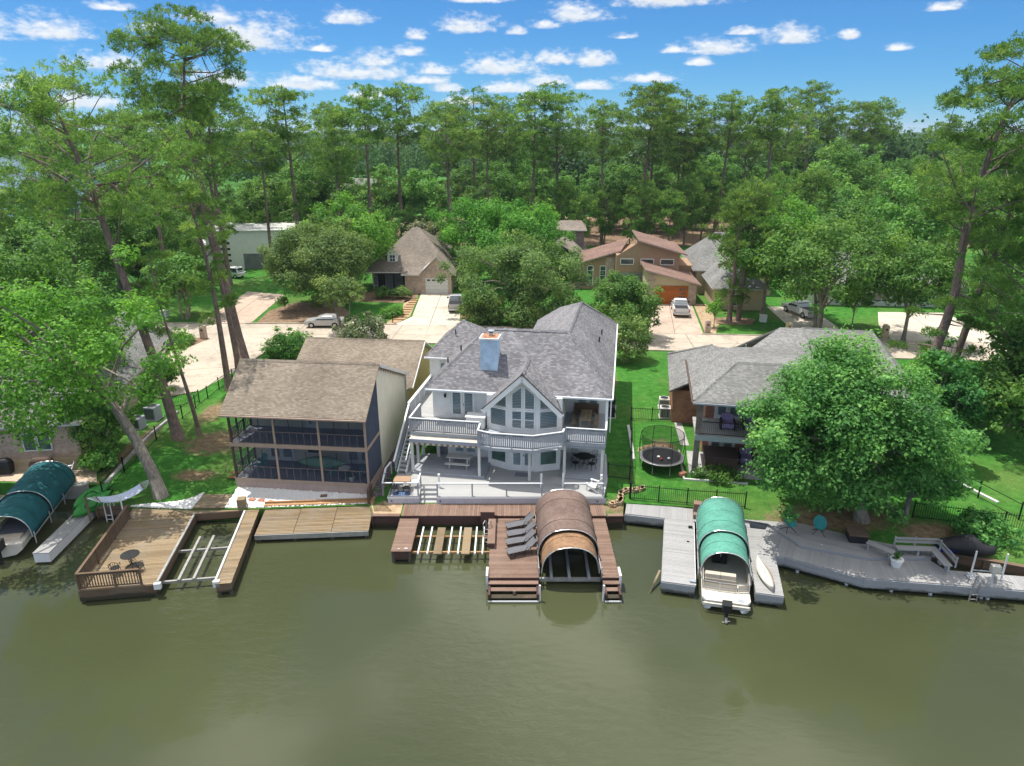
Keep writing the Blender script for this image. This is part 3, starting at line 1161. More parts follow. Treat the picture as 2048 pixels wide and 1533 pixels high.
bed('flower_bed', [(-32.0, 85.0), (-22, 84.9), (-21.4, 90), (-24, 95.5), (-30.5, 96), (-32.4, 91)], 'mulch')
bed('flower_bed', [(-25.0, 97), (-15, 95.8), (-13.6, 99), (-13.8, 102), (-25, 103.5)], 'mulch')
bed('flower_bed', [(-15.8, 84.6), (-14.4, 84.4), (-13.2, 88.4), (-13.5, 98), (-15.2, 97), (-14.6, 90)], 'dirt')
bed('flower_bed', [(22.9, 79.8), (24.2, 80.1), (25.6, 84), (27, 95), (25.2, 95.3)], 'dirt')
bed('flower_bed', [(25.4, 84.4), (29.6, 83.8), (31, 86.6), (29, 88), (26, 87.4)], 'mulch', 1.432)
bed('flower_bed', [(-40.2, 76.2), (-35.9, 78.6), (-34.9, 77.7), (-36.2, 73.5), (-38.5, 71.6)], 'mulch')
bed('flower_bed', [(-22.6, 75.5), (-20.6, 76.3), (-19.8, 75.0), (-21.4, 73.4)], 'dirt', 1.446)
bed('woodland_floor', [(-60, 150), (120, 145), (160, 200), (-60, 200)], 'mulch', 1.41)
bed('woodland_floor', [(2, 122), (40, 120), (42, 126), (6, 129)], 'dirt', 1.414)
draped('side_yard', [(-9.35, 41.5), (-8.75, 41.4), (-8.3, 47), (-7.9, 53), (-9.3, 53)], 'rocks')
draped('side_yard', [(-8.85, 39.35), (-7.15, 39.35), (-7.15, 40.65), (-8.2, 40.75), (-9.3, 41.6), (-9.3, 40.7)], 'dirt', 0.02)
draped('patio', [(-48, 44.6), (-34, 43.75), (-29.0, 43.65), (-30.5, 46.4), (-48, 46.9)], 'patio', 0.03)
draped('footpath', [(12.95, 49.0), (13.6, 48.9), (14.0, 53.2), (13.4, 53.3)], 'slab', 0.03)
# ------------------------------------------------------------------ shared builders for house parts
def window(parent, x, y, z, w, h, ang=0.0, cols=1, rows=1, blinds=True, frame='white', pane='pane', shape=None, fw=0.07, back=True):
    """Window with frame (part), pane and blind (sub-parts). x,y,z is the lower left corner seen from outside, ang the facing."""
    poly = shape or [(0, 0), (w, 0), (w, h), (0, h)]
    mb = MB()
    n = len(poly)
    cx = sum(p[0] for p in poly) / n
    cz = sum(p[1] for p in poly) / n
    for i in range(n):
        a, b = poly[i], poly[(i + 1) % n]
        mb.bar((a[0], -0.03, a[1]), (b[0], -0.03, b[1]), fw, 0.1, up=(0, -1, 0))
    if not shape:
        for c in range(1, cols):
            mb.box(w * c / cols - .025, -0.05, 0.03, w * c / cols + .025, 0.0, h - 0.03)
        for r in range(1, rows):
            mb.box(0.03, -0.046, h * r / rows - .025, w - 0.03, 0.002, h * r / rows + .025)
    fo = mb.build('window', M[frame], parent, loc=(x, y, z), rot=ang)
    pm = MB().face([(p[0], -0.022, p[1]) for p in poly])
    pm.build('pane', M[pane], fo)
    if pane == 'pane':
        if blinds:
            bm_ = MB()
            k = int(h / 0.115)
            for i in range(k):
                zz = 0.05 + i * 0.115
                # slats clipped to the outline
                xs = []
                for j in range(n):
                    a, b = poly[j], poly[(j + 1) % n]
                    if (a[1] - zz) * (b[1] - zz) < 0:
                        t = (zz - a[1]) / (b[1] - a[1])
                        xs.append(a[0] + (b[0] - a[0]) * t)
                if len(xs) >= 2:
                    lo, hi = min(xs), max(xs)
                    if hi - lo > 0.1:
                        bm_.face([(lo + .02, -0.014, zz), (hi - .02, -0.014, zz), (hi - .02, -0.007, zz + 0.082), (lo + .02, -0.007, zz + 0.082)])
            if bm_.f:
                bm_.build('blind', M['blind'], fo)
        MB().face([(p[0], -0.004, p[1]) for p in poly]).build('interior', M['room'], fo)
    return fo


def french_door(parent, x, y, z, w=1.7, h=2.1, ang=0.0, blinds=True):
    mb = MB()
    mb.box(-.08, -.06, 0, 0, 0, h + .08).box(w, -.06, 0, w + .08, 0, h + .08).box(0, -.06, h, w, 0, h + .08)
    fo = mb.build('door', M['white'], parent, loc=(x, y, z), rot=ang)
    for k in range(2):
        x0 = k * w / 2
        lf = MB()
        a, b = x0 + 0.01, x0 + w / 2 - 0.01
        lf.box(a, -.05, 0.02, a + .14, -.006, h - .02).box(b - .14, -.05, 0.02, b, -.006, h - .02).box(a + .14, -.05, .02, b - .14, -.006, .3).box(a + .14, -.05, h - .18, b - .14, -.006, h - .02)
        lf.build('leaf', M['white'], fo)
        MB().face([(a + .14, -.03, .3), (b - .14, -.03, .3), (b - .14, -.03, h - .18), (a + .14, -.03, h - .18)]).build('pane', M['pane'], fo)
        bl = MB()
        for i in range(int((h - .5) / .11)):
            zz = .32 + i * .11
            bl.face([(a + .15, -.02, zz), (b - .15, -.02, zz), (b - .15, -.013, zz + .08), (a + .15, -.013, zz + .08)])
        bl.build('blind', M['blind'], fo)
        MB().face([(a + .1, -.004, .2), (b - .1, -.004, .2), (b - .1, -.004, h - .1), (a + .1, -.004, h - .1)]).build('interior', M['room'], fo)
    MB().box(w / 2 + .06, -.1, 1.0, w / 2 + .1, -.05, 1.12).build('handle', M['dark'], fo)
    return fo


def railing(parent, pts, z, mat_rail, mat_bal, h=0.95, step=0.15, posts=True, bal=True, bw=0.045, cap=0.12):
    """Railing along a polyline: rails and posts one mesh, each baluster a piece of its own."""
    mb = MB()
    for p, q in zip(pts[:-1], pts[1:]):
        if bal:
            mb.bar((p[0], p[1], z + h - .09), (q[0], q[1], z + h - .09), 0.04, 0.09)
            mb.bar((p[0], p[1], z + 0.09), (q[0], q[1], z + 0.09), 0.04, 0.08)
    if posts:
        for p in pts:
            mb.box(p[0] - .05, p[1] - .05, z + .004, p[0] + .05, p[1] + .05, z + h - .01)
    r = mb.build('railing', mat_bal, parent)
    for p, q in zip(pts[:-1], pts[1:]):
        stick('cap_rail', r, (p[0], p[1], z + h + .02), (q[0], q[1], z + h + .02), cap, .05, mat_rail)
    if bal:
        for p, q in zip(pts[:-1], pts[1:]):
            d = math.hypot(q[0] - p[0], q[1] - p[1])
            k = max(1, int(d / step))
            a = math.atan2(q[1] - p[1], q[0] - p[0])
            for i in range(1, k):
                t = i / k
                x, y = lerp(p[0], q[0], t), lerp(p[1], q[1], t)
                bx('baluster', r, x - bw, y - .02, z + .06, x + bw, y + .02, z + h - .06, mat_bal, a)
    return r


def planks_x(parent, x0, x1, y0, y1, z, w, mat, gap=0.012, t=0.04, name='plank'):
    """Boards that run along x, laid one after another in y."""
    n = max(1, round((y1 - y0) / w))
    s = (y1 - y0) / n
    for i in range(n):
        bx(name, parent, x0 + random.uniform(-.012, .012), y0 + i * s + gap / 2, z - t, x1 + random.uniform(-.012, .012), y0 + (i + 1) * s - gap / 2, z + random.uniform(-.003, .003), mat)


def planks_y(parent, x0, x1, y0, y1, z, w, mat, gap=0.012, t=0.04, name='plank'):
    n = max(1, round((x1 - x0) / w))
    s = (x1 - x0) / n
    for i in range(n):
        bx(name, parent, x0 + i * s + gap / 2, y0 + random.uniform(-.012, .012), z - t, x0 + (i + 1) * s - gap / 2, y1 + random.uniform(-.012, .012), z + random.uniform(-.003, .003), mat)


def ridge_cap(parent, pts, mat, w=0.26):
    mb = MB()
    for p, q in zip(pts[:-1], pts[1:]):
        p, q = Vector(p), Vector(q)
        d = (q - p)
        s = Vector((-d.y, d.x, 0)).normalized() * (w / 2)
        up = Vector((0, 0, .05))
        dn = Vector((0, 0, -.09))
        mb.face([p + up, q + up, q + s + dn, p + s + dn])
        mb.face([p - s + dn, q - s + dn, q + up, p + up])
        mb.face([p + s + dn, q + s + dn, q - s + dn, p - s + dn])
    return mb.build('ridge_cap', mat, parent)


# ------------------------------------------------------------------ the white lake house
WH = (0.0, 42.0, R(-9))
wh = thing('lake_house', 'white two-storey lake house with grey shingle roof, white chimney and glazed front gable', 'house', (0, 42, 0), R(-9))
w_, tr_ = M['white'], M['trim']
# walls: lower and upper storey, with the bay
lower = [(-6.2, 3.8), (-2.2, 3.8), (-2.2, 3.0), (-0.55, 2.35), (1.35, 2.35), (2.95, 3.0), (2.95, 5.6), (6.0, 5.6), (6.0, 22.9), (-6.2, 22.9)]
upper = [(-6.5, 4.35), (-2.3, 4.35), (-2.25, 3.02), (-0.53, 2.37), (1.33, 2.37), (3.0, 3.02), (3.0, 6.9), (6.0, 6.9), (6.0, 22.85), (-1.0, 22.85), (-1.0, 17.5), (-8.5, 17.5), (-8.5, 10.85), (-6.5, 10.85)]
MB().prism(lower, 1.0, 4.16).build('lower_wall', w_, wh)
MB().prism(upper, 4.163, 6.84).build('upper_wall', w_, wh)
# gable wall of the bay, rising to the peak
GX, GZ, GS = 0.40, 8.72, 0.95


def gz(x):
    return GZ - abs(x - GX) * GS


g = MB()
for (a, b) in (((-2.25, 3.02), (-.53, 2.37)), ((-.53, 2.37), (GX, 2.37)), ((GX, 2.37), (1.33, 2.37)), ((1.33, 2.37), (3.0, 3.02))):
    za, zb = gz(a[0]), gz(b[0])
    if max(za, zb) <= 6.86:
        continue
    g.face([(a[0], a[1] - .002, 6.6), (b[0], b[1] - .002, 6.6), (b[0], b[1] - .002, max(zb, 6.61)), (a[0], a[1] - .002, max(za, 6.61))])
g.build('gable_wall', w_, wh)
# roof planes
rf = MB()
F = M['sh_white']
rf.slab([(-6.7, 3.25, 6.95), (6.34, 3.25, 6.95), (3.0, 7.2, 10.4), (-2.96, 7.2, 10.4)], .14, 0, 1)
rf.slab([(-6.7, 3.25, 6.95), (-2.96, 7.2, 10.4), (-6.7, 11.15, 6.95)], .14, 0, 1)
rf.slab([(-2.96, 7.2, 10.4), (3.0, 7.2, 10.4), (-1.2, 11.4, 6.95), (-6.7, 11.15, 6.95)], .14, 0, 1)
rf.slab([(6.34, 3.25, 6.95), (6.34, 23.3, 6.95), (3.28, 16.8, 10.4), (3.0, 7.2, 10.4)], .14, 0, 1)
rf.slab([(3.0, 7.2, 10.4), (3.28, 16.8, 10.4), (-1.2, 20.0, 6.95)], .14, 0, 1)
rf.slab([(3.0, 7.2, 10.4), (-1.2, 20.0, 6.95), (-1.2, 11.4, 6.95)], .14, 0, 1)
rf.slab([(3.28, 16.8, 10.4), (6.34, 23.3, 6.95), (1.1, 21.2, 8.8)], .14, 0, 1)
rf.slab([(3.28, 16.8, 10.4), (1.1, 21.2, 8.8), (-1.2, 20.0, 6.95)], .14, 0, 1)
rf.slab([(1.1, 21.2, 8.8), (6.34, 23.3, 6.95), (-1.2, 23.3, 6.95)], .14, 0, 1)
rf.slab([(1.1, 21.2, 8.8), (-1.2, 23.3, 6.95), (-1.2, 20.0, 6.95)], .14, 0, 1)
# wing on the left
rf.slab([(-8.8, 10.4, 6.93), (-3.6, 10.4, 6.93), (-6.1, 13.7, 9.2), (-6.3, 13.7, 9.2)], .14, 0, 1)
rf.slab([(-3.6, 10.4, 6.93), (-6.1, 13.7, 9.2), (-3.6, 17.6, 6.93)], .14, 0, 1)
rf.slab([(-8.8, 10.4, 6.93), (-6.3, 13.7, 9.2), (-8.8, 17.6, 6.93)], .14, 0, 1)
rf.slab([(-6.3, 13.7, 9.2), (-6.1, 13.7, 9.2), (-3.6, 17.6, 6.93), (-8.8, 17.6, 6.93)], .14, 0, 1)
# gable over the bay
GY0 = 1.75
rf.slab([(GX, GY0, GZ + .16), (GX - 2.72, GY0, GZ + .16 - 2.72 * GS), (-1.55, 3.25, 6.99), (GX, 5.6, GZ + .16)], .12, 0, 1)
rf.slab([(GX, GY0, GZ + .16), (GX + 2.72, GY0, GZ + .16 - 2.72 * GS), (2.42, 3.25, 6.99), (GX, 5.6, GZ + .16)], .12, 0, 1)
roof = rf.build('roof', [F, M['trim']], wh)
ridge_cap(roof, [(-6.6, 3.4, 7.08), (-2.96, 7.2, 10.44), (3.0, 7.2, 10.44), (3.28, 16.8, 10.44), (6.2, 23.1, 7.1)], F)
ridge_cap(roof, [(6.25, 3.4, 7.08), (3.0, 7.2, 10.44)], F)
ridge_cap(roof, [(-8.7, 10.5, 7.04), (-6.3, 13.7, 9.24), (-6.1, 13.7, 9.24)], F)
ridge_cap(roof, [(GX, GY0 + .05, GZ + .2), (GX, 5.6, GZ + .2)], F)
# white barge boards of the gable and a dark drip edge above them
for s in (-1, 1):
    stick('barge_board', wh, (GX + s * .01, GY0 - .06, GZ - .10), (GX + s * 2.72, GY0 - .06, GZ - .10 - 2.71 * GS), .06, .34, w_)
    stick('drip_edge', wh, (GX + s * .01, GY0 - .07, GZ + .15), (GX + s * 2.74, GY0 - .07, GZ + .15 - 2.73 * GS), .07, .05, M['dark'])
    stick('gutter', wh, (GX + s * 2.74, GY0, GZ + .02 - 2.72 * GS), (-1.62 if s < 0 else 2.5, 3.2, 6.86), .09, .09, M['dark'])
stick('gutter', wh, (-6.72, 3.2, 6.86), (-1.62, 3.2, 6.86), .1, .11, M['trim'])
stick('gutter', wh, (2.5, 3.2, 6.86), (6.38, 3.2, 6.86), .1, .11, M['trim'])
stick('gutter', wh, (6.39, 3.2, 6.86), (6.39, 23.2, 6.86), .1, .11, M['trim'])
stick('gutter', wh, (-8.8, 10.35, 6.85), (-6.72, 10.35, 6.85), .1, .11, M['trim'])
stick('downpipe', wh, (6.3, 3.4, 6.8), (6.3, 3.4, 4.4), .08, .08, M['trim'])
# chimney
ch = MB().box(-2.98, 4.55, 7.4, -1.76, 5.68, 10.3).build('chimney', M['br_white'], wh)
MB().box(-3.06, 4.47, 10.3, -1.68, 5.76, 10.43).build('crown', M['white'], ch)
MB().box(-2.93, 4.6, 10.432, -1.8, 5.62, 10.47).build('cap_plate', M['rust'], ch)
MB().tube([(-2.3, 5.1, 10.47), (-2.3, 5.1, 10.72)], .15, 12).tube([(-2.3, 5.1, 10.8), (-2.3, 5.1, 10.86)], .24, 12).build('flue', M['alu'], ch)
MB().tube([(-2.3, 5.1, 10.72), (-2.3, 5.1, 10.8)], .16, 12).build('flue_grille', M['dark'], ch)
# roof vents
for (x, y, z) in ((-4.9, 6.9, 8.7), (-5.7, 6.0, 8.0), (-6.6, 12.3, 8.35), (5.1, 11.3, 8.55), (5.2, 13.6, 8.5)):
    MB().tube([(x, y, z), (x, y, z + .42)], .055, 8).build('vent_pipe', M['dark'], wh)
# windows of the bay, upper storey
sl = (Vector((-.53, 2.37)) - Vector((-2.25, 3.02)))
aL = math.atan2(sl.y, sl.x)
lenL = sl.length
sr = (Vector((3.0, 3.02)) - Vector((1.33, 2.37)))
aR = math.atan2(sr.y, sr.x)
for (x, wdt) in ((-.38, .68), (.50, .68)):
    window(wh, x, 2.355, 4.75, wdt, 1.28, 0, rows=2)
    left = x < .2
    h1, h2 = (1.05, 1.62) if left else (1.62, 1.05)
    window(wh, x, 2.355, 6.2, wdt, 1.6, 0, shape=[(0, 0), (wdt, 0), (wdt, h2), (0, h1)])
ox, oy = -2.25 + sl.normalized().x * .32, 3.02 + sl.normalized().y * .32 - .014
window(wh, ox, oy, 4.75, 1.25, 1.28, aL)
window(wh, ox + .02, oy, 6.18, 1.25, .9, aL, shape=[(0.05, 0), (1.25, 0), (1.25, .88), (1.2, .88)])
ox, oy = 1.33 + sr.normalized().x * .2, 2.37 + sr.normalized().y * .2 - .014
window(wh, ox, oy, 4.75, 1.25, 1.28, aR)
window(wh, ox, oy, 6.18, 1.25, .9, aR, shape=[(0, 0), (1.2, 0), (0.05, .88), (0, .88)])
# bay, lower storey
ox, oy = -2.2 + sl.normalized().x * .3, 3.0 + sl.normalized().y * .3 - .014
window(wh, ox, oy, 2.0, 1.2, 1.35, aL, pane='glass_green')
ox, oy = 1.35 + sr.normalized().x * .25, 2.35 + sr.normalized().y * .25 - .014
window(wh, ox, oy, 2.0, 1.2, 1.35, aR, pane='glass_green')
french_door(wh, -.42, 2.33, 1.68, 1.6, 2.1)
french_door(wh, -4.9, 3.78, 1.72, 1.75, 2.1)
french_door(wh, -5.15, 4.33, 4.42, 1.75, 2.1)
french_door(wh, 3.75, 6.88, 4.42, 1.65, 2.0)
window(wh, -7.6, 10.83, 4.9, .75, 1.5, 0)
window(wh, 3.7, 5.58, 2.3, 1.5, 1.3, 0, cols=2)
for (x, y, z) in ((-5.55, 4.3, 6.1), (3.3, 6.86, 6.0), (5.7, 6.86, 6.0), (-3.0, 3.76, 3.0)):
    MB().box(x - .07, y - .1, z - .14, x + .07, y, z + .14).build('wall_lamp', M['dark'], wh)
# dark doorway under the deck
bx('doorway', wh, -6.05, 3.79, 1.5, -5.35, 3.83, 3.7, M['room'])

# decks of the upper storey: boards, edge beams, posts
udeck = MB()
udeck.prism([(-7.45, 1.5), (-2.45, 1.5), (-2.45, 3.0), (-2.3, 4.36), (-6.5, 4.36), (-7.45, 4.36)], 4.1, 4.3)
udeck.prism([(-8.36, 4.362), (-6.5, 4.362), (-6.5, 10.84), (-8.36, 10.84)], 4.1, 4.3)
udeck.prism([(-2.45, 1.5), (-2.35, .15), (-1.4, -.2), (1.4, -.2), (3.3, .75), (3.35, 1.5), (3.0, 3.0), (1.33, 2.36), (-.53, 2.36), (-2.25, 3.0)], 4.1, 4.296)
udeck.prism([(3.35, 1.5), (6.1, 1.5), (6.1, 6.9), (3.0, 6.9), (3.0, 3.05)], 4.1, 4.3)
ud = udeck.build('upper_deck', M['grey_trim'], wh)
planks_x(ud, -7.45, -2.5, 1.5, 4.34, 4.345, .145, M['deck_white'])
planks_x(ud, -8.34, -6.52, 4.37, 10.8, 4.345, .145, M['deck_white'])
planks_x(ud, -2.1, 3.0, .1, 2.3, 4.34, .145, M['deck_grey'])
planks_x(ud, 3.36, 6.08, 1.52, 6.88, 4.345, .145, M['deck_grey'])
rails = [[(-7.42, 4.2), (-7.42, 1.52), (-5.0, 1.52), (-2.48, 1.52)],
         [(-2.4, 1.3), (-2.32, .18), (-1.4, -.16), (0, -.16), (1.4, -.16), (3.27, .78), (3.3, 1.3)],
         [(3.4, 1.52), (4.8, 1.52), (6.06, 1.52), (6.06, 3.3)]]
for pl in rails:
    railing(wh, pl, 4.345, M['trim'], M['grey_trim'], 1.0, .135)
# solid panelled parapet of the side walk
for i in range(5):
    y0 = 4.45 + i * 1.26
    bx('parapet_panel', wh, -8.34, y0, 4.35, -8.28, y0 + 1.2, 5.3, M['grey_trim'])
    bx('parapet_post', wh, -8.38, y0 + 1.2, 4.35, -8.25, y0 + 1.26, 5.3, M['trim'])
bx('handrail', wh, -8.42, 4.3, 5.3, -8.22, 10.8, 5.36, M['white'])
# low white box beside the bay and boxed return
MB().box(-3.7, 2.7, 4.35, -2.4, 3.6, 5.15).box(-3.76, 2.64, 5.15, -2.34, 3.66, 5.21).build('planter_box', w_, wh)
for (x, y, zb) in ((-7.15, .95, 1.66), (-2.4, .85, 1.66), (-7.14, 2.25, 1.66), (-7.12, 3.55, 1.66), (-5.93, 3.4, 1.66), (1.05, 1.0, 1.5), (3.35, 1.7, 1.66), (5.9, 1.75, 1.66)):
    bx('post', wh, x - .09, y - .09, zb, x + .09, y + .09, 4.1, M['offwhite'])
bx('post', wh, 5.95, 3.3, 4.35, 6.12, 3.47, 6.82, w_)
bx('beam', wh, -7.3, .84, 3.85, -2.3, .98, 4.098, M['grey_trim'])
bx('beam', wh, 3.3, 1.64, 3.85, 6.05, 1.8, 4.098, M['grey_trim'])
# retracted awning under the left deck
aw = MB().box(-7.3, 1.02, 4.02, -2.5, 1.48, 4.09).build('awning', M['awning'], wh)
bx('front_bar', aw, -7.32, .9, 3.93, -2.48, 1.02, 4.1, M['awning'])
for i in range(24):
    bx('valance_strip', aw, -7.3 + i * .2, .93, 3.66, -7.3 + i * .2 + .19, .96, 3.93, M['awning_dark'] if i % 2 else M['awning'])

# outside stair up the left side
st = MB()
for s in (-8.16, -7.56):
    st.bar((s, .55, 1.6), (s, 4.35, 4.2), .06, .28)
stair = st.build('staircase', M['trim'], wh)
for i in range(13):
    bx('tread', stair, -8.13, .55 + i * .292, 1.72 + i * .2, -7.59, .55 + i * .292 + .29, 1.76 + i * .2, M['deck_white'])
stick('handrail', stair, (-8.3, .3, 2.55), (-8.3, 4.4, 5.33), .13, .05, M['white'])
stick('handrail', stair, (-7.52, .5, 2.6), (-7.5, 3.9, 4.95), .07, .05, M['white'])
for i in range(18):
    t = i / 17
    bx('baluster', stair, -8.28, .4 + t * 3.9, 1.75 + t * 2.55, -8.22, .4 + t * 3.9 + .05, 2.52 + t * 2.75, M['grey_trim'])

# ------------------------------------------------------------------ ground-level deck in front of the white house
wd = thing('waterfront_deck', 'pale painted timber deck with steps in front of the white house', 'deck', (0, 40.6, 0))
MB().prism([(-4.95, 0), (6.0, 0), (6.6, 2.6), (7.0, 6.5), (-6.6, 6.5), (-6.6, 1.6), (-4.95, 1.6)], .75, 1.44).build('base', M['lilac'], wd)
MB().prism([(-8.15, .04), (-6.1, .04), (-6.1, 1.6), (-6.6, 1.6), (-6.6, 6.4), (-8.0, 6.2)], .75, 1.44).build('base', M['lilac'], wd)
for i in range(30):
    x = -4.9 + i * .37
    bx('skirt_board', wd, x, -.03, .82, x + .355, -.004, 1.36, M['lilac'])
for i in range(6):
    x = -8.14 + i * .34
    bx('skirt_board', wd, x, .012, .82, x + .33, .036, 1.36, M['lilac'])
bx('fascia', wd, -4.97, -.05, 1.33, 6.02, -.032, 1.47, M['trim'])
bx('fascia', wd, -8.17, -.006, 1.33, -6.08, .011, 1.47, M['trim'])
planks_x(wd, -4.95, 6.0, -.02, 1.62, 1.5, .142, M['deck_white'])
planks_x(wd, -8.15, -6.1, .04, 1.62, 1.5, .142, M['deck_white'])
planks_x(wd, -8.0, 6.35, 1.64, 5.7, 1.498, .142, M['deck_white'])
for i in range(4):
    bx('step', wd, -6.08, .08 + i * .33, .8 + i * .17, -4.97, .08 + i * .33 + .35, .85 + i * .17 + .14, M['deck_white'])
    bx('riser', wd, -6.06, .06 + i * .33, .72 + i * .17, -4.99, .078 + i * .33, .85 + i * .17, M['grey_trim'])
for i in range(3):
    bx('step', wd, 2.05, -.95 + i * .3, .8 + i * .2, 3.35, -.95 + i * .3 + .31, .86 + i * .2, M['deck_white'])


def plain_rail(pts, z=1.5, h=.92):
    r = MB()
    for p, q in zip(pts[:-1], pts[1:]):
        r.bar((p[0], p[1], z + h), (q[0], q[1], z + h), .1, .05)
    o = r.build('railing', M['trim'], wd)
    for p in pts:
        bx('post', o, p[0] - .045, p[1] - .045, z, p[0] + .045, p[1] + .045, z + h - .024, M['grey_trim'])


plain_rail([(-4.88, .05), (-2.6, .05), (-.35, .05), (1.95, .05)])
plain_rail([(3.42, .05), (5.95, .05)])
plain_rail([(-8.45, .12), (-6.15, .12), (-6.15, 1.5)])
plain_rail([(-8.45, .12), (-8.6, 2.2), (-8.4, 3.2)])
for (x, y) in ((-4.88, 1.2), (1.95, 1.25), (3.42, 1.3), (5.95, 1.1)):
    bx('newel_post', wd, x - .07, y - .07, 1.5, x + .07, y + .07, 2.5, M['white'])
for x in (-7.9, -4.7, 5.6):
    bx('deck_light', wd, x - .05, -.06 if x > -6 else -.01, 1.12, x + .05, -.031 if x > -6 else .01, 1.2, M['dark'])
# raised platforms under the house decks, in the house's own direction
pf = thing('porch_platform', 'grey painted porch floor under the left upper deck with picnic table', 'platform', (0, 42, 0), R(-9))
MB().prism([(-7.25, .75), (-2.05, .75), (-2.05, 3.75), (-7.25, 3.75)], 1.3, 1.61).build('base', M['grey_trim'], pf)
planks_x(pf, -7.27, -2.03, .72, 3.76, 1.655, .145, M['deck_grey'])
pf = thing('porch_platform', 'grey painted porch floor under the right upper deck with dining set', 'platform', (0, 42, 0), R(-9))
MB().prism([(3.25, 1.55), (6.05, 1.55), (6.05, 5.55), (3.0, 5.55), (3.0, 3.1)], 1.3, 1.61).build('base', M['grey_trim'], pf)
planks_x(pf, 3.22, 6.07, 1.52, 5.55, 1.655, .145, M['deck_grey'])
# ------------------------------------------------------------------ house with the two-storey screened porch
SH_A = R(-5.7)
SHF = (-18.85, 42.75, SH_A)
sh = thing('porch_house', 'tan-roofed house with two storeys of dark screened porch over white pebbles', 'house', (-18.85, 42.75, 0), SH_A)
W = 9.35
tt = M['tan_trim']
# porch: skirt, floors, posts, beams, screens
MB().box(0, 0, .6, W, 3.0, 1.55).build('skirt', M['tan_skirt'], sh)
for i in range(26):
    x = .02 + i * .36
    bx('skirt_board', sh, x, -.03, .8, min(x + .345, W), -.004, 1.5, M['tan_skirt'])
bx('band', sh, -.03, -.05, 1.5, W + .03, -.003, 1.78, tt)
bx('band', sh, -.03, -.05, 4.12, W + .03, .1, 4.4, tt)
bx('band', sh, W + .001, .1, 4.14, W + .04, 3.0, 4.38, tt)
bx('band', sh, W + .001, 0, 1.5, W + .04, 3.0, 1.78, tt)
bx('floor', sh, 0, .02, 1.56, W, 3.0, 1.7, M['floor_dark'])
bx('floor', sh, 0, .11, 4.2, W, 3.0, 4.36, M['floor_dark'])
bx('back_wall', sh, 0, 3.0, 1.2, W, 3.12, 6.8, M['siding'])
for x in (0.06, 3.1, 6.15, W - .06):
    bx('post', sh, x - .07, -.02, 1.78, x + .07, .1, 4.12, tt if x > 1 else M['brown_post'])
    bx('post', sh, x - .07, -.02, 4.4, x + .07, .1, 6.5, tt if x > 1 else M['brown_post'])
for y in (1.0, 2.0, 2.94):
    for z0, z1 in ((1.78, 4.12), (4.4, 6.5)):
        bx('post', sh, 0.02, y - .05, z0, .12, y + .05, z1, M['brown_post'])
for z0 in (1.78, 4.4):
    for x0, x1 in ((.13, 3.03), (3.17, 6.08), (6.22, W - .13)):
        s_ = MB().face([(x0, .03, z0), (x1, .03, z0), (x1, .03, z0 + (2.34 if z0 < 2 else 2.1)), (x0, .03, z0 + (2.34 if z0 < 2 else 2.1))]).build('screen', M['screen'], sh)
        bx('rail', s_, x0, .04, z0 + .82, x1, .08, z0 + .88, tt)
        k = 6
        for j in range(1, k):
            xx = lerp(x0, x1, j / k)
            bx('baluster', s_, xx - .02, .045, z0, xx + .02, .075, z0 + .82, tt)
        for j in (1, 2):
            xx = lerp(x0, x1, j / 3)
            bx('mullion', s_, xx - .018, .046, z0 + .88, xx + .018, .074, z0 + 2.1, M['brown_post'])
    # open railing on the left end
    bx('rail', sh, .05, .1, z0 + .84, .1, 2.95, z0 + .9, M['brown_post'])
    bx('rail', sh, .05, .1, z0 + .1, .1, 2.95, z0 + .16, M['brown_post'])
    for j in range(12):
        bx('baluster', sh, .055, .25 + j * .22, z0 + .16, .095, .29 + j * .22, z0 + .84, M['brown_post'])
# screens on the right end follow the roof slope above
MB().face([(W + .02, .05, 1.78), (W + .02, 3.0, 1.78), (W + .02, 3.0, 4.14), (W + .02, .05, 4.14)]).build('screen', M['screen_side'], sh)
MB().face([(W + .02, .05, 4.38), (W + .02, 3.0, 4.38), (W + .02, 3.0, 8.3), (W + .02, .05, 6.6)]).build('screen', M['screen_side'], sh)
# doors and windows behind the porch
for x in (1.15, 6.9):
    french_door(sh, x, 2.99, 1.7, 1.8, 2.15)
french_door(sh, 4.2, 2.99, 4.36, .95, 2.05)
window(sh, 4.0, 2.99, 2.4, 1.0, 1.3, 0, pane='glass')
window(sh, 6.9, 2.99, 5.2, 1.2, 1.1, 0, pane='glass')
window(sh, .5, 2.99, 5.2, 1.2, 1.1, 0, pane='glass')
# main body behind, with lapped siding on the side that shows
RY, RZ, EZ, BY, BZ = 3.3, 9.15, 6.58, 10.8, 6.0
body = MB()
prof = [(3.12, 1.0), (10.5, 1.0), (10.5, BZ - .05), (RY, RZ - .16), (3.12, 8.85)]
body.profile(prof, .1, W - .06)
body.build('wall', M['tan_trim'], sh)


def side_top(y):
    return lerp(RZ - .2, BZ - .1, (y - RY) / (BY - RY))


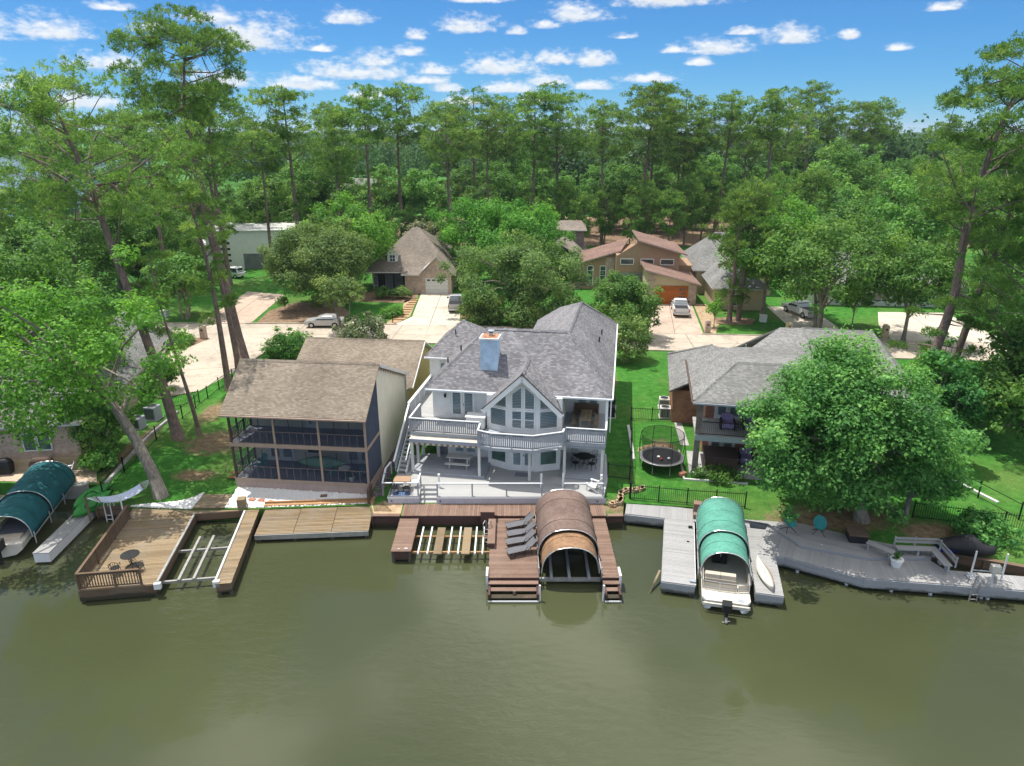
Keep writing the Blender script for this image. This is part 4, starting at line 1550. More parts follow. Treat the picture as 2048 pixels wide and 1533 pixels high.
z = 1.05
while z < 8.8:
    # each lap board stops where the roof comes down
    if z + .24 < BZ - .15:
        ye = 10.5
    else:
        ye = RY + (RZ - .25 - (z + .24)) / (RZ - BZ) * (BY - RY)
    if ye > 3.3:
        o_ = MB()
        o_.box(-.02, 0, 0, .012, ye - 3.05, .212)
        o_.build('siding_board', M['siding'], sh, loc=(W - .03, 3.05, z), rot=(0, R(-4), 0))
    z += .24
bx('corner_board', sh, W - .05, 10.44, 1.0, W + .02, 10.56, BZ, M['offwhite'])
bx('downpipe', sh, W + .02, 10.5, 1.2, W + .1, 10.58, BZ - .1, M['grey_trim'])
rf = MB()
F = M['sh_tan']
rf.slab([(-.28, -.42, EZ), (W + .22, -.42, EZ), (W + .22, RY, RZ), (-.28, RY, RZ)], .13, 0, 1)
rf.slab([(-.28, RY, RZ), (W + .22, RY, RZ), (W + .22, BY, BZ), (-.28, BY, BZ)], .13, 0, 1)
roof = rf.build('roof', [F, tt], sh)
ridge_cap(roof, [(-.28, RY, RZ + .03), (W + .22, RY, RZ + .03)], F)
stick('gutter', sh, (-.28, -.48, EZ - .1), (W + .22, -.48, EZ - .1), .1, .1, tt)
stick('rake_board', sh, (W + .25, RY + .05, RZ - .14), (W + .25, BY, BZ - .14), .06, .22, M['offwhite'])
# low rear wing
MB().prism([(-.9, 11.2), (9.1, 11.2), (9.1, 22.4), (-.9, 22.4)], 1.0, 4.1).build('rear_wall', M['siding_tan'], sh)
MB().profile([(12.6, 4.1), (22.4, 4.1), (17.5, 6.35)], -.9 + .1, 9.08).build('rear_gable_wall', M['siding_tan'], sh)
rf = MB()
rf.slab([(-1.3, 17.5, 6.6), (9.5, 17.5, 6.6), (9.5, 12.3, 4.15), (-1.3, 11.0, 3.55)], .12, 0, 1)
rf.slab([(-1.3, 17.5, 6.6), (9.5, 17.5, 6.6), (9.5, 22.8, 4.1), (-1.3, 22.8, 4.1)], .12, 0, 1)
rr = rf.build('rear_roof', [F, M['offwhite']], sh)
ridge_cap(rr, [(-1.3, 17.5, 6.63), (9.5, 17.5, 6.63)], F)
stick('rake_board', sh, (9.52, 17.5, 6.5), (9.52, 12.3, 4.05), .05, .2, M['white'])

# ------------------------------------------------------------------ brick house on the right with balcony
RH_A = R(-10.5)
rh = thing('brick_house', 'brick house with grey hip roof and upstairs balcony behind the leafy tree', 'house', (12.75, 44.6, 0), RH_A)
bk = M['br_dark']
MB().box(-1.2, 8.8, 1.0, 14.5, 17.6, 4.15).build('side_wall', M['br_red'], rh)
MB().box(.9, 3.4, 1.0, 14.5, 8.8, 6.65).build('rear_wall', M['br_red'], rh)
bx('balcony_floor', rh, 0, 0, 3.9, 13.5, 3.4, 4.1, M['slab'])
bx('fascia', rh, -.02, -.06, 3.72, 13.5, -.003, 4.12, M['grey_trim'])
for x in (.18, 4.6, 9.2, 13.2):
    MB().box(x - .19, .02, 1.1, x + .19, .4, 3.7).box(x - .19, .02, 4.1, x + .19, .4, 6.6).build('column', bk, rh)
bx('patio_floor', rh, -.2, -.3, 1.0, 13.5, 3.4, 1.3, M['slab'])
rl = MB()
rl.bar((.4, .1, 5.1), (13.2, .1, 5.1), .05, .05).bar((.4, .1, 4.2), (13.2, .1, 4.2), .04, .04)
rl = rl.build('railing', M['black_metal'], rh)
pk = MB()
for i in range(100):
    pk.box(.42 + i * .127, .085, 4.22, .436 + i * .127, .115, 5.08)
stuff(pk.build('pickets', M['black_metal'], rl))
for (x, z0) in ((1.6, 4.1), (5.6, 4.1), (1.4, 1.3), (6.0, 1.3)):
    french_door(rh, x, 3.39, z0, 1.75, 2.1)
for x in (3.9, 8.2):
    window(rh, x, 3.39, 4.9, 1.2, 1.2, 0, pane='glass')
rf = MB()
F = M['sh_grey']
# front block hip, cross hips behind
rf.slab([(-.35, -.4, 6.7), (14.9, -.4, 6.7), (11.6, 3.0, 8.6), (2.7, 3.0, 8.6)], .15, 0, 1)
rf.slab([(-.35, -.4, 6.7), (2.7, 3.0, 8.6), (2.7, 6.8, 8.6), (-.35, 9.4, 6.7)], .15, 0, 1)
rf.slab([(2.7, 3.0, 8.6), (11.6, 3.0, 8.6), (11.6, 9.0, 8.4), (2.7, 6.8, 8.6)], .15, 0, 1)
rf.slab([(14.9, -.4, 6.7), (14.9, 12, 6.7), (11.6, 9.0, 8.4), (11.6, 3.0, 8.6)], .15, 0, 1)
# low wing on the left
rf.slab([(-1.55, 8.4, 4.2), (3.0, 8.4, 6.6), (1.9, 13.0, 6.9), (-1.5, 18.6, 4.2)], .15, 0, 1)
rf.slab([(1.9, 13.0, 6.9), (-1.5, 18.6, 4.2), (6, 18.6, 4.3)], .15, 0, 1)
rf.slab([(1.9, 13.0, 6.9), (6, 18.6, 4.3), (7.0, 12.6, 7.0), (3.0, 8.4, 6.6)], .15, 0, 1)
# middle and right hips
rf.slab([(3.2, 8.2, 7.2), (6.9, 11.5, 9.1), (8.6, 11.6, 9.1), (8.2, 5.0, 8.5)], .15, 0, 1)
rf.slab([(8.2, 4.5, 8.45), (8.6, 11.6, 9.1), (14.0, 11.8, 9.0), (14.8, 5.0, 7.0)], .15, 0, 1)
rf.slab([(6.9, 11.5, 9.1), (14.0, 11.8, 9.0), (14.9, 20, 4.6), (4.4, 20, 4.6)], .15, 0, 1)
rf.slab([(14.0, 11.8, 9.0), (14.8, 5.0, 7.0), (17.4, 8, 5.0), (17.2, 16, 5.0)], .15, 0, 1)
roof = rf.build('roof', [F, F], rh)
ridge_cap(roof, [(-.3, -.3, 6.8), (2.7, 3.0, 8.63), (11.6, 3.0, 8.63)], F)
ridge_cap(roof, [(8.2, 4.8, 8.6), (8.6, 11.6, 9.13), (14.0, 11.8, 9.03)], F)
ridge_cap(roof, [(-1.5, 18.5, 4.3), (1.9, 13.0, 6.93)], F)
stick('gutter', rh, (-.4, -.46, 6.6), (14.9, -.46, 6.6), .1, .12, M['grey_trim'])
stick('gutter', rh, (-.42, -.4, 6.6), (-.42, 9.2, 6.6), .1, .12, M['brown_post'])
for (x, y, z_) in ((2.2, 9.4, 7.0), (3.3, 9.8, 7.3), (4.1, 9.3, 7.8), (1.5, 8.8, 6.3)):
    MB().tube([(x, y, z_ - .3), (x, y, z_ + .35)], .05, 8).build('vent_pipe', M['alu'], rh)

# ------------------------------------------------------------------ house at the left edge, mostly under its tree
lh = thing('brick_cottage', 'brick house with grey roof under the leaning tree by the teal boat cover', 'house', (-31.6, 46.6, 0), R(8))
MB().box(-16, 0, .9, 0, 11.5, 4.3).build('wall', M['br_pink'], lh)
bx('plinth', lh, -16, -.12, .8, .05, -.003, 1.5, M['stucco_cream'])
for x in (-3.7, -2.7, -6.5, -7.5):
    window(lh, x, -.03, 2.2, .85, 1.35, 0, pane='glass_green')
rf = MB()
rf.slab([(-16.6, -.6, 4.3), (.6, -.6, 4.3), (-4.6, 5.6, 7.9), (-13, 5.6, 7.9)], .14, 0, 1)
rf.slab([(.6, -.6, 4.3), (.6, 12, 4.3), (-4.6, 5.9, 7.9), (-4.6, 5.6, 7.9)], .14, 0, 1)
rf.slab([(-13, 5.6, 7.9), (-4.6, 5.9, 7.9), (.6, 12, 4.3), (-16.6, 12, 4.3)], .14, 0, 1)
roof = rf.build('roof', [M['sh_grey'], M['offwhite']], lh)
ridge_cap(roof, [(-13, 5.6, 7.93), (-4.6, 5.75, 7.93), (.5, -.5, 4.38)], M['sh_grey'])
# rear wing with the pale front gable end facing the drive
MB().box(-7.5, 11.6, .9, -1.0, 22.5, 4.2).build('rear_wall', M['offwhite'], lh)
rf = MB()
rf.slab([(-8, 11.0, 4.2), (-4.2, 11.0, 7.0), (-4.2, 23, 7.0), (-8, 23, 4.2)], .14, 0, 1)
rf.slab([(-.4, 11.0, 4.2), (-4.2, 11.0, 7.0), (-4.2, 23, 7.0), (-.4, 23, 4.2)], .14, 0, 1)
rf.build('rear_roof', [M['sh_grey'], M['offwhite']], lh)


# ------------------------------------------------------------------ houses across the street
def glass_window(parent, x, y, z_, w, h, frame='white', cols=1, rows=1):
    return window(parent, x, y, z_, w, h, 0, cols, rows, pane='glass', frame=frame, fw=.09)


# grey-brown hip roof house with a dormer
hb = thing('dormer_house', 'pale brick house with big brown hip roof and one white dormer', 'house', (-15.3, 101.6, 0), R(-1))
MB().box(-5.8, 3.0, 1.2, 6.4, 17, 4.5).build('wall', M['br_pink'], hb)
MB().box(-.4, 0, 1.2, 6.4, 3.0, 4.4).build('garage_wall', M['br_pink'], hb)
gw = MB()
gw.face([(1.9, -.01, 4.2), (6.8, -.01, 4.2), (4.35, -.01, 6.7)])
gw.build('garage_gable', M['br_pink'], hb)
gd = bx('garage_door', hb, 2.6, -.06, 1.45, 5.9, -.015, 3.75, M['offwhite'])
for i in range(4):
    bx('door_pane', gd, -.42 + i * .22, -.6, .32, -.28 + i * .22, -.5, .42, M['dark'])
for i in range(1, 4):
    bx('panel_joint', gd, -.5, -.56, -.5 + i * .25 - .008, .5, -.5, -.5 + i * .25 + .008, M['grey_trim'])
for x in (-3.9, -2.2, -.7):
    bx('porch_post', hb, x - .1, 1.0, 1.4, x + .1, 1.2, 4.2, M['black_metal'])
bx('porch_back', hb, -5.5, 2.95, 1.4, -.5, 2.99, 4.2, M['room'])
bx('front_door', hb, -5.0, 2.9, 1.45, -3.9, 2.945, 3.7, M['dark'])
rf = MB()
rf.slab([(-6.6, .6, 4.5), (7.0, .6, 4.5), (.9, 7.6, 10.1), (-.1, 7.6, 10.1)], .15, 0, 1)
rf.slab([(-6.6, .6, 4.5), (-.1, 7.6, 10.1), (-6.6, 17.5, 4.5)], .15, 0, 1)
rf.slab([(7.0, .6, 4.5), (.9, 7.6, 10.1), (7.0, 17.5, 4.5)], .15, 0, 1)
rf.slab([(-.1, 7.6, 10.1), (.9, 7.6, 10.1), (7.0, 17.5, 4.5), (-6.6, 17.5, 4.5)], .15, 0, 1)
rf.slab([(-.9, -.4, 4.3), (1.7, -.4, 4.3), (4.35, 2.6, 6.9), (4.35, 5.0, 6.95), (-.9, 1.4, 5.1)], .15, 0, 1)
rf.slab([(1.6, -.4, 4.25), (4.35, -.4, 6.95), (4.35, 4.5, 6.95), (1.6, 1.8, 4.6)], .15, 0, 1)
rf.slab([(7.1, -.4, 4.25), (4.35, -.4, 6.95), (4.35, 4.5, 6.95), (7.1, 1.8, 4.6)], .15, 0, 1)
roof = rf.build('roof', [M['sh_brown'], M['offwhite']], hb)
dm = MB().box(-3.2, 2.2, 5.4, -1.7, 4.6, 6.9).build('dormer', M['white'], hb)
MB().face([(-3.3, 2.19, 6.9), (-1.6, 2.19, 6.9), (-2.45, 2.19, 7.75)]).build('dormer_gable', M['white'], dm)
d2 = MB()
d2.slab([(-3.45, 1.9, 6.78), (-2.45, 1.9, 7.85), (-2.45, 5.4, 7.85), (-3.45, 4.6, 6.78)], .1, 0, 1)
d2.slab([(-1.45, 1.9, 6.78), (-2.45, 1.9, 7.85), (-2.45, 5.4, 7.85), (-1.45, 4.6, 6.78)], .1, 0, 1)
d2.build('dormer_roof', [M['sh_brown'], M['white']], dm)
window(dm, -2.85, 2.18, 5.75, .8, 1.0, 0, 2, 2, pane='glass', frame='trim')
window(hb, -5.6, 2.98, 2.0, .6, 1.4, 0, pane='glass')

# tall dark brick house between the trees
hc = thing('tower_house', 'dark brick house with a tall square upper storey between trees', 'house', (8.6, 112.5, 0), R(-4))
MB().box(0.8, 0, 1.2, 3.6, 13, 5.2).build('wall', M['br_dark'], hc)
MB().box(-1.4, 7, 1.2, 3.0, 13, 8.4).build('tower_wall', M['br_dark'], hc)
rf = MB()
rf.slab([(-1.9, 6.4, 8.4), (3.5, 6.4, 8.4), (2.6, 9.9, 9.6), (-1.0, 9.9, 9.6)], .15, 0, 1)
rf.slab([(-1.9, 13.5, 8.4), (3.5, 13.5, 8.4), (2.6, 9.9, 9.6), (-1.0, 9.9, 9.6)], .15, 0, 1)
rf.slab([(3.5, 6.4, 8.4), (3.5, 13.5, 8.4), (2.6, 9.9, 9.6)], .15, 0, 1)
rf.slab([(-1.9, 6.4, 8.4), (-1.9, 13.5, 8.4), (-1.0, 9.9, 9.6)], .15, 0, 1)
rf.slab([(4.0, -1, 4.2), (4.0, 13, 4.2), (.0, 10, 7.8), (-.8, -1.0, 7.2)], .15, 0, 1)
rf.slab([(-5.0, -1, 4.2), (-5.0, 12, 4.2), (.0, 10, 7.8), (-.8, -1.0, 7.2)], .15, 0, 1)
rf.build('roof', [M['sh_brown'], M['offwhite']], hc)
MB().box(-4.6, 0, 1.2, .79, 12, 4.4).build('front_wall', M['br_dark'], hc)

# modern tan house with sloping roofs and orange garage door
hd = thing('modern_house', 'modern tan stucco house with slanted red-brown roofs and orange timber garage door', 'house', (18.7, 95.2, 0), R(-4))
gar = MB()
gar.prism([(0, 0), (6.6, 0), (6.6, 9), (0, 9)], 1.2, [5.9, 4.2, 4.2, 5.9])
gar.build('garage_wall', M['stucco_cream'], hd)
for x in (0, 5.7):
    MB().box(x - .03, -.12, 1.2, x + .95, -.004, 5.55 if x == 0 else 4.2).build('brick_pier', M['br_pink'], hd)
gdo = bx('garage_door', hd, 1.0, -.08, 1.45, 5.5, -.02, 4.0, M['garage'])
for r_ in range(7):
    bx('door_panel', gdo, -.5, -.75, -.5 + r_ / 7 + .006, .5, -.5, -.5 + (r_ + 1) / 7 - .006, M['garage'])
for r_ in range(4):
    bx('door_pane', gdo, .24, -.95, -.38 + r_ * .22, .43, -.76, -.30 + r_ * .22, M['glass'])
up = MB()
up.prism([(-3.9, 7.2), (5.2, 7.2), (5.2, 18), (-3.9, 18)], 1.2, [6.9, 7.2, 7.2, 6.9])
up.build('wall', M['stucco_tan'], hd)
MB().face([(-3.9, 7.19, 6.8), (5.2, 7.19, 7.1), (4.6, 7.19, 7.6), (-.6, 7.19, 8.9)]).build('upper_wall', M['stucco_tan'], hd)
lo = MB()
lo.prism([(-10.6, 9.5), (-3.91, 9.5), (-3.91, 18.5), (-10.6, 18.5)], 1.2, [4.9, 6.7, 6.7, 4.9])
lo.build('left_wall', M['stucco_tan'], hd)
MB().box(-10.4, 9.42, 1.2, -8.9, 9.49, 4.95).build('brick_pier', M['br_pink'], hd)
MB().box(-5.3, 9.42, 1.2, -3.92, 9.49, 6.2).build('brick_pier', M['br_pink'], hd)
MB().box(5.21, 9.0, 1.2, 8.4, 16, 5.2).build('right_wall', M['stucco_tan'], hd)
rf = MB()
rf.slab([(-.5, -.5, 6.25), (7.2, -.5, 4.25), (7.2, 9.5, 4.25), (-.5, 7.1, 6.25)], .2, 0, 1)
rf.slab([(-11.2, 9.0, 4.85), (-3.2, 9.0, 7.3), (-1.0, 18.8, 7.9), (-11.2, 18.8, 4.85)], .2, 0, 1)
rf.slab([(-.8, 6.7, 9.15), (6.2, 6.7, 7.2), (6.2, 18, 7.2), (-.8, 18.5, 9.15)], .2, 0, 1)
rf.build('roof', [M['sh_red'], M['tan_skirt']], hd)
for x in (-3.3, -.4, 2.5):
    glass_window(hd, x, 7.17, 5.6, 1.9, .8, 'white')
for x in (-8.0, -6.1):
    glass_window(hd, x, 9.48, 2.0, .85, 2.9, 'white', 1, 4)
bx('entrance', hd, -3.8, 7.14, 1.4, -.1, 7.185, 4.4, M['room'])

# beige house half hidden by trees
he = thing('beige_house', 'beige house with grey roof half hidden behind twin pine trunks', 'house', (27.2, 92, 0), R(-6))
MB().box(0, 0, 1.2, 6.5, 9.5, 4.4).build('wall', M['stucco_cream'], he)
MB().box(-1.2, 9.5, 1.2, 9.5, 24, 5.0).build('rear_wall', M['stucco_cream'], he)
rf = MB()
rf.slab([(-.6, -.7, 4.4), (7.0, -.7, 4.4), (3.4, 5.0, 7.2), (3.0, 5.0, 7.2)], .15, 0, 1)
rf.slab([(-.6, -.7, 4.4), (3.0, 5.0, 7.2), (3.0, 12, 7.2), (-.6, 12, 4.4)], .15, 0, 1)
rf.slab([(7.0, -.7, 4.4), (3.4, 5.0, 7.2), (3.0, 12, 7.2), (7, 12, 4.4)], .15, 0, 1)
rf.slab([(-1.8, 9.0, 5.0), (10, 9.0, 5.0), (6, 16, 9.6), (2, 16, 9.6)], .15, 0, 1)
rf.slab([(-1.8, 9.0, 5.0), (2, 16, 9.6), (-1.8, 24.5, 5.0)], .15, 0, 1)
rf.slab([(10, 9.0, 5.0), (6, 16, 9.6), (10, 24.5, 5.0)], .15, 0, 1)
rf.build('roof', [M['sh_grey'], M['offwhite']], he)
glass_window(he, 2, -.02, 2.0, 1.6, 1.5, 'white', 2, 1)

# low house hidden in the right-hand trees
hf = thing('ranch_house', 'long pale-roofed house showing in patches through the right-hand trees', 'house', (41.5, 95, 0), R(-6))
MB().box(0, 0, 1.2, 20, 12, 4.4).build('wall', M['offwhite'], hf)
rf = MB()
rf.slab([(-.8, -.8, 4.4), (20.8, -.8, 4.4), (15, 6, 8.0), (5, 6, 8.0)], .15, 0, 1)
rf.slab([(-.8, -.8, 4.4), (5, 6, 8.0), (-.8, 12.8, 4.4)], .15, 0, 1)
rf.slab([(20.8, -.8, 4.4), (15, 6, 8.0), (20.8, 12.8, 4.4)], .15, 0, 1)
rf.slab([(5, 6, 8), (15, 6, 8.0), (20.8, 12.8, 4.4), (-.8, 12.8, 4.4)], .15, 0, 1)
rf.build('roof', [M['sh_grey'], M['offwhite']], hf)
for x in (3, 8, 13):
    glass_window(hf, x, -.02, 2, 2.2, 1.6, 'white', 2, 1)

# white modern building behind the dome-shaped tree
hw = thing('white_building', 'white flat-roofed building with slotted windows behind the dome-shaped tree', 'house', (-52.5, 121, 0), R(6))
MB().box(0, 0, 1.2, 14, 12, 7.8).build('wall', M['white'], hw)
MB().box(-8, 1.5, 1.2, -.01, 12, 5.2).build('low_wall', M['white'], hw)
MB().box(-.25, -.25, 7.8, 14.25, 12.2, 8.0).build('roof_edge', M['offwhite'], hw)
for i in range(4):
    glass_window(hw, 1.0, -.02, 2.6 + i * 1.0, 3.0, .5, 'white')
bx('garage_opening', hw, 6.0, -.05, 1.3, 10.2, -.01, 4.0, M['room'])


def simple_house(name, label, loc, rot, w, d, h, rise, wall, roofm, wins=(), over=.5):
    t = thing(name, label, 'house', loc, rot)
    MB().box(0, 0, -.2, w, d, h).build('wall', M[wall], t)
    gm = MB()
    gm.face([(0, .01, h), (0, d - .01, h), (0, d / 2, h + rise - .1)])
    gm.face([(w, .01, h), (w, d - .01, h), (w, d / 2, h + rise - .1)])
    gm.build('gable', M[wall], t)
    r_ = MB()
    r_.slab([(-over, -over, h - .25), (w + over, -over, h - .25), (w + over, d / 2, h + rise), (-over, d / 2, h + rise)], .15, 0, 1)
    r_.slab([(-over, d + over, h - .25), (w + over, d + over, h - .25), (w + over, d / 2, h + rise), (-over, d / 2, h + rise)], .15, 0, 1)
    r_.build('roof', [M[roofm], M['offwhite']], t)
    for (x, z_, ww, hh) in wins:
        glass_window(t, x, -.02, z_, ww, hh, 'white', 2 if ww > 1.5 else 1, 1)
    return t


s1 = simple_house('balcony_house', 'brown brick house with white upper storey and porch across the far lawn', (-63, 207, 1.4), R(5), 15, 9, 6.6, 2.4, 'white', 'sh_brown', [(2, 4, 2, 1.5), (8, 4, 2, 1.5)])
MB().box(.1, -.03, -.1, 14.9, -.004, 2.9).build('brick_storey', M['br_red'], s1)
bx('porch_roof', s1, 1, -3.5, 3.0, 9, -.05, 3.3, M['white'])
for x in (1.2, 5, 8.8):
    bx('porch_post', s1, x - .12, -3.4, -.1, x + .12, -3.16, 3.0, M['white'])
s2 = simple_house('timbered_house', 'house with dark timbering on pale green gables by the far lawn', (-47.5, 206, 1.4), R(-4), 8.5, 9, 6.4, 3.4, 'br_dark', 'sh_grey', [(1, 1, 1.6, 1.4)])
bx('render_panel', s2, 3.5, -.04, 3.6, 8.3, -.004, 6.2, M['stucco_cream'])
for x in (3.4, 5.0, 6.6, 8.2):
    bx('timber', s2, x, -.07, 3.5, x + .22, -.042, 6.3, M['dark'])
simple_house('barn_house', 'long low house with pale tan walls behind the dark trunks', (-20, 214, 1.4), R(-8), 16, 10, 3.6, 4.2, 'stucco_cream', 'sh_brown', [(3, 1, 2, 1.5)])
simple_house('lakeside_house', 'small brown gabled house with white roof at the far left', (-104, 140, 1.4), R(70), 10, 8, 3.6, 2.2, 'stucco_tan', 'sh_grey')
simple_house('metal_shed', 'long white-roofed shed beside the brown gabled house', (-96, 147, 1.4), R(4), 14, 8, 3.4, 1.8, 'white', 'sh_grey')
s3 = simple_house('chimney_house', 'orange-roofed house with two brick chimneys in front of the open lake', (-116, 196, 1.4), R(3), 16, 9, 5.0, 3.6, 'br_pink', 'sh_red')
for x in (4.2, 10.2):
    MB().box(x, 2, 4.8, x + 1.7, 3.3, 10.6).box(x - .1, 1.9, 10.6, x + 1.8, 3.4, 10.8).build('chimney', M['br_pink'], s3)
simple_house('cottage', 'white gabled cottage peeping out of the woods on the right', (112, 232, 1.4), R(62), 9, 7, 6.4, 4.4, 'white', 'sh_brown', [(3, 3, 1.5, 1.5)])
tw = thing('office_tower', 'pale blue glass tower rising above the far trees', 'tower', (585, 2050, 0), R(8))
MB().box(0, 0, 0, 46, 40, 78).build('shaft', M['glass_tower'] if 'glass_tower' in M else glass('blue_tower_glass', (0.16, 0.36, 0.55)), tw)
for i in range(12):
    bx('floor_band', tw, -.5, -.5, 6 + i * 6, 46.5, 40.5, 6.8 + i * 6, M['pvc'])
MB().box(-58, 3, 0, -14, 34, 44).build('lower_block', M['pvc'], tw)
for i in range(6):
    bx('window_band', tw, -58.4, 2.6, 4 + i * 6.5, -13.6, 3.0, 8 + i * 6.5, M['glass'])
# ------------------------------------------------------------------ docks
def piles(parent, pts, z1, r=.11, mat='pile'):
    for (x, y) in pts:
        MB().tube([(x, y, -2.0), (x, y, z1)], r, 8).build('pile', M[mat], parent)


# --- brown dock of the white house
bd = thing('brown_dock', 'dark brown stained timber dock with lift slip in front of the white house', 'dock', (0, 0, 0))
br, bdk = M['dock_brown'], M['dock_brown_dark']
for (x0, y0, x1, y1) in ((-7.1, 35.3, -5.95, 39.0), (-1.3, 32.75, 1.45, 39.0), (5.02, 32.75, 5.92, 39.0)):
    MB().box(x0 + .03, y0 + .03, .18, x1 - .03, y1 - .03, .755).build('frame', bdk, bd)
planks_x(bd, -7.12, -5.93, 35.28, 39.0, .8, .145, br)
planks_x(bd, -1.32, 1.47, 32.72, 39.0, .8, .145, br)
planks_x(bd, 5.0, 5.94, 32.72, 39.0, .8, .145, br)
MB().box(-7.02, 39.05, .2, 5.97, 40.5, .94).build('frame', bdk, bd)
planks_y(bd, -7.05, 6.0, 39.02, 40.54, .985, .145, br)
# raised back step and corner boxes
MB().box(-1.98, 38.55, .8, -1.12, 39.15, 1.5).build('storage_box', bdk, bd)
bx('box_lid', bd, -2.02, 38.51, 1.502, -1.08, 39.19, 1.55, br)
bx('bench', bd, -1.42, 35.6, .82, -1.05, 38.3, 1.12, bdk)
bx('bench_top', bd, -1.46, 35.56, 1.122, -1.01, 38.34, 1.17, br)
# steps going down to the water at both front ends
for (x0, x1) in ((-1.3, 1.45), (5.02, 5.92)):
    for i in range(3):
        bx('step', bd, x0, 32.4 - i * .36, .56 - i * .19, x1, 32.72 - i * .36, .62 - i * .19, br)
        bx('riser', bd, x0 + .02, 32.66 - i * .36, .42 - i * .19, x1 - .02, 32.7 - i * .36, .57 - i * .19, bdk)
    for x in (x0, x1 - .12):
        bx('stringer', bd, x, 31.6, -.2, x + .12, 32.72, .5, bdk)
for (x, y) in ((-1.38, 32.7), (5.98, 32.7)):
    bx('bumper', bd, x - .06, y - .1, .1, x + .06, y + .75, 1.0, M['pvc'])
for (x, y) in ((1.5, 31.75), (4.95, 31.75)):
    MB().tube([(x, y, -.8), (x, y, 1.0)], .06, 8).build('guide_pole', M['pvc'], bd)
bx('edge_strip', bd, -1.3, 31.55, .05, 1.45, 31.6, .12, M['pvc'])
bx('edge_strip', bd, 5.02, 31.55, .05, 5.92, 31.6, .12, M['pvc'])
bx('newel', bd, .05, 31.9, .2, .2, 32.05, .5, br)
piles(bd, [(-7.0, 35.4), (-6.05, 35.4), (-7, 37.5), (-1.2, 32.9), (1.35, 32.9), (5.1, 32.9), (5.85, 32.9), (-1.2, 36), (1.35, 36), (5.1, 36), (5.85, 36)], .7)
bx('cleat', bd, -6.35, 35.5, .8, -6.15, 35.56, .86, M['pvc'])
bx('cleat', bd, -6.75, 35.5, .8, -6.62, 35.54, .84, M['pvc'])
# lift cradle in the open slip
li = thing('boat_lift', 'open boat lift with white rails and two brown bunk boards in the brown dock', 'boat lift', (0, 0, 0))
for y in (35.75, 37.45):
    stick('cross_beam', li, (-5.95, y, .42), (-1.35, y, .42), .1, .12, M['dock_orange'])
for x in (-5.55, -5.0, -3.75, -3.2, -2.2, -1.75):
    stick('rail', li, (x, 35.4, .55), (x, 38.35, .55), .09, .09, M['pvc'])
for x in (-4.4, -2.75):
    bx('bunk_board', li, x - .24, 35.35, .5, x + .24, 38.25, .6, M['dock_tan'])
la = MB()
for x in (-1.75, -1.45):
    la.tube([(x, 37.2, .0), (x, 37.2, 1.5), (x + .1, 37.35, 1.62), (x + .16, 37.5, 1.5), (x + .16, 37.5, .85)], .03, 6)
for z_ in (.2, .5, .8, 1.1):
    la.tube([(-1.75, 37.2, z_), (-1.45, 37.2, z_)], .025, 6)
lad = la.build('ladder', M['galv'])
tag(lad, 'small metal dock ladder at the edge of the empty lift slip', 'ladder')


def canopy(name, label, frame, x0, x1, sections, mat_front, mat_back, zb, zt, posts_mat='alu'):
    """Barrel-vaulted boat cover: sections along y with slightly different radius, pipe frame, legs."""
    ox, oy, a = frame
    t = thing(name, label, 'boat cover', (ox, oy, 0), a)
    cx = (x0 + x1) / 2
    for (y0, y1, shrink, mat) in sections:
        hw = (x1 - x0) / 2 - shrink
        hh = zt - zb - shrink
        mb = MB()
        n = 20
        ny = max(2, int((y1 - y0) / .45))
        rng = random.Random(int(y0 * 100))
        grid = []
        for j in range(ny + 1):
            y = lerp(y0, y1, j / ny)
            ring = []
            sag = .03 * abs(math.sin((y - y0) * math.pi / 1.2))
            for i in range(n + 1):
                th = math.pi * i / n
                r_ = 1 - sag - .006 * rng.random()
                # squarish shoulders
                c_, s_ = math.cos(th), math.sin(th)
                ring.append((cx - hw * math.copysign(abs(c_) ** .85, c_) * r_, y, zb + hh * (s_ ** .85) * r_))
            grid.append(ring)
        for j in range(ny):
            for i in range(n):
                mb.face([grid[j][i], grid[j][i + 1], grid[j + 1][i + 1], grid[j + 1][i]][::-1])
        # underside
        o = mb.build('fabric', M[mat], t, smooth=True)
        bpy_m = o.modifiers.new('thickness', 'SOLIDIFY')
        bpy_m.thickness = .03
        me = o.data
        bm = bmesh.new()
        bm.from_mesh(me)
        bmesh.ops.remove_doubles(bm, verts=bm.verts, dist=.001)
        bm.to_mesh(me)
        bm.free()
        for y in [y0 + .02, y1 - .02] + [y0 + 1.2 * q for q in range(1, int((y1 - y0 - .3) / 1.2) + 1)]:
            end_ = y in (y0 + .02, y1 - .02)
            MB().tube([(cx - (hw + .012) * math.copysign(abs(math.cos(math.pi * i / 16)) ** .85, math.cos(math.pi * i / 16)), y, zb + (hh + .012) * math.sin(math.pi * i / 16) ** .85) for i in range(17)], .03 if end_ else .014, 6).build('hoop' if end_ else 'seam', M[posts_mat] if end_ else M[mat], t)
    ya, yb = sections[0][0], sections[-1][1]
    k = 4
    for x in (x0, x1):
        for j in range(k):
            y = lerp(ya + .1, yb - .1, j / (k - 1))
            MB().tube([(x, y, .5), (x, y, zb + .3)], .035, 6).build('leg', M[posts_mat], t)
        stick('side_pipe', t, (x, ya, zb + .02), (x, yb, zb + .02), .05, .05, M[posts_mat])
    return t


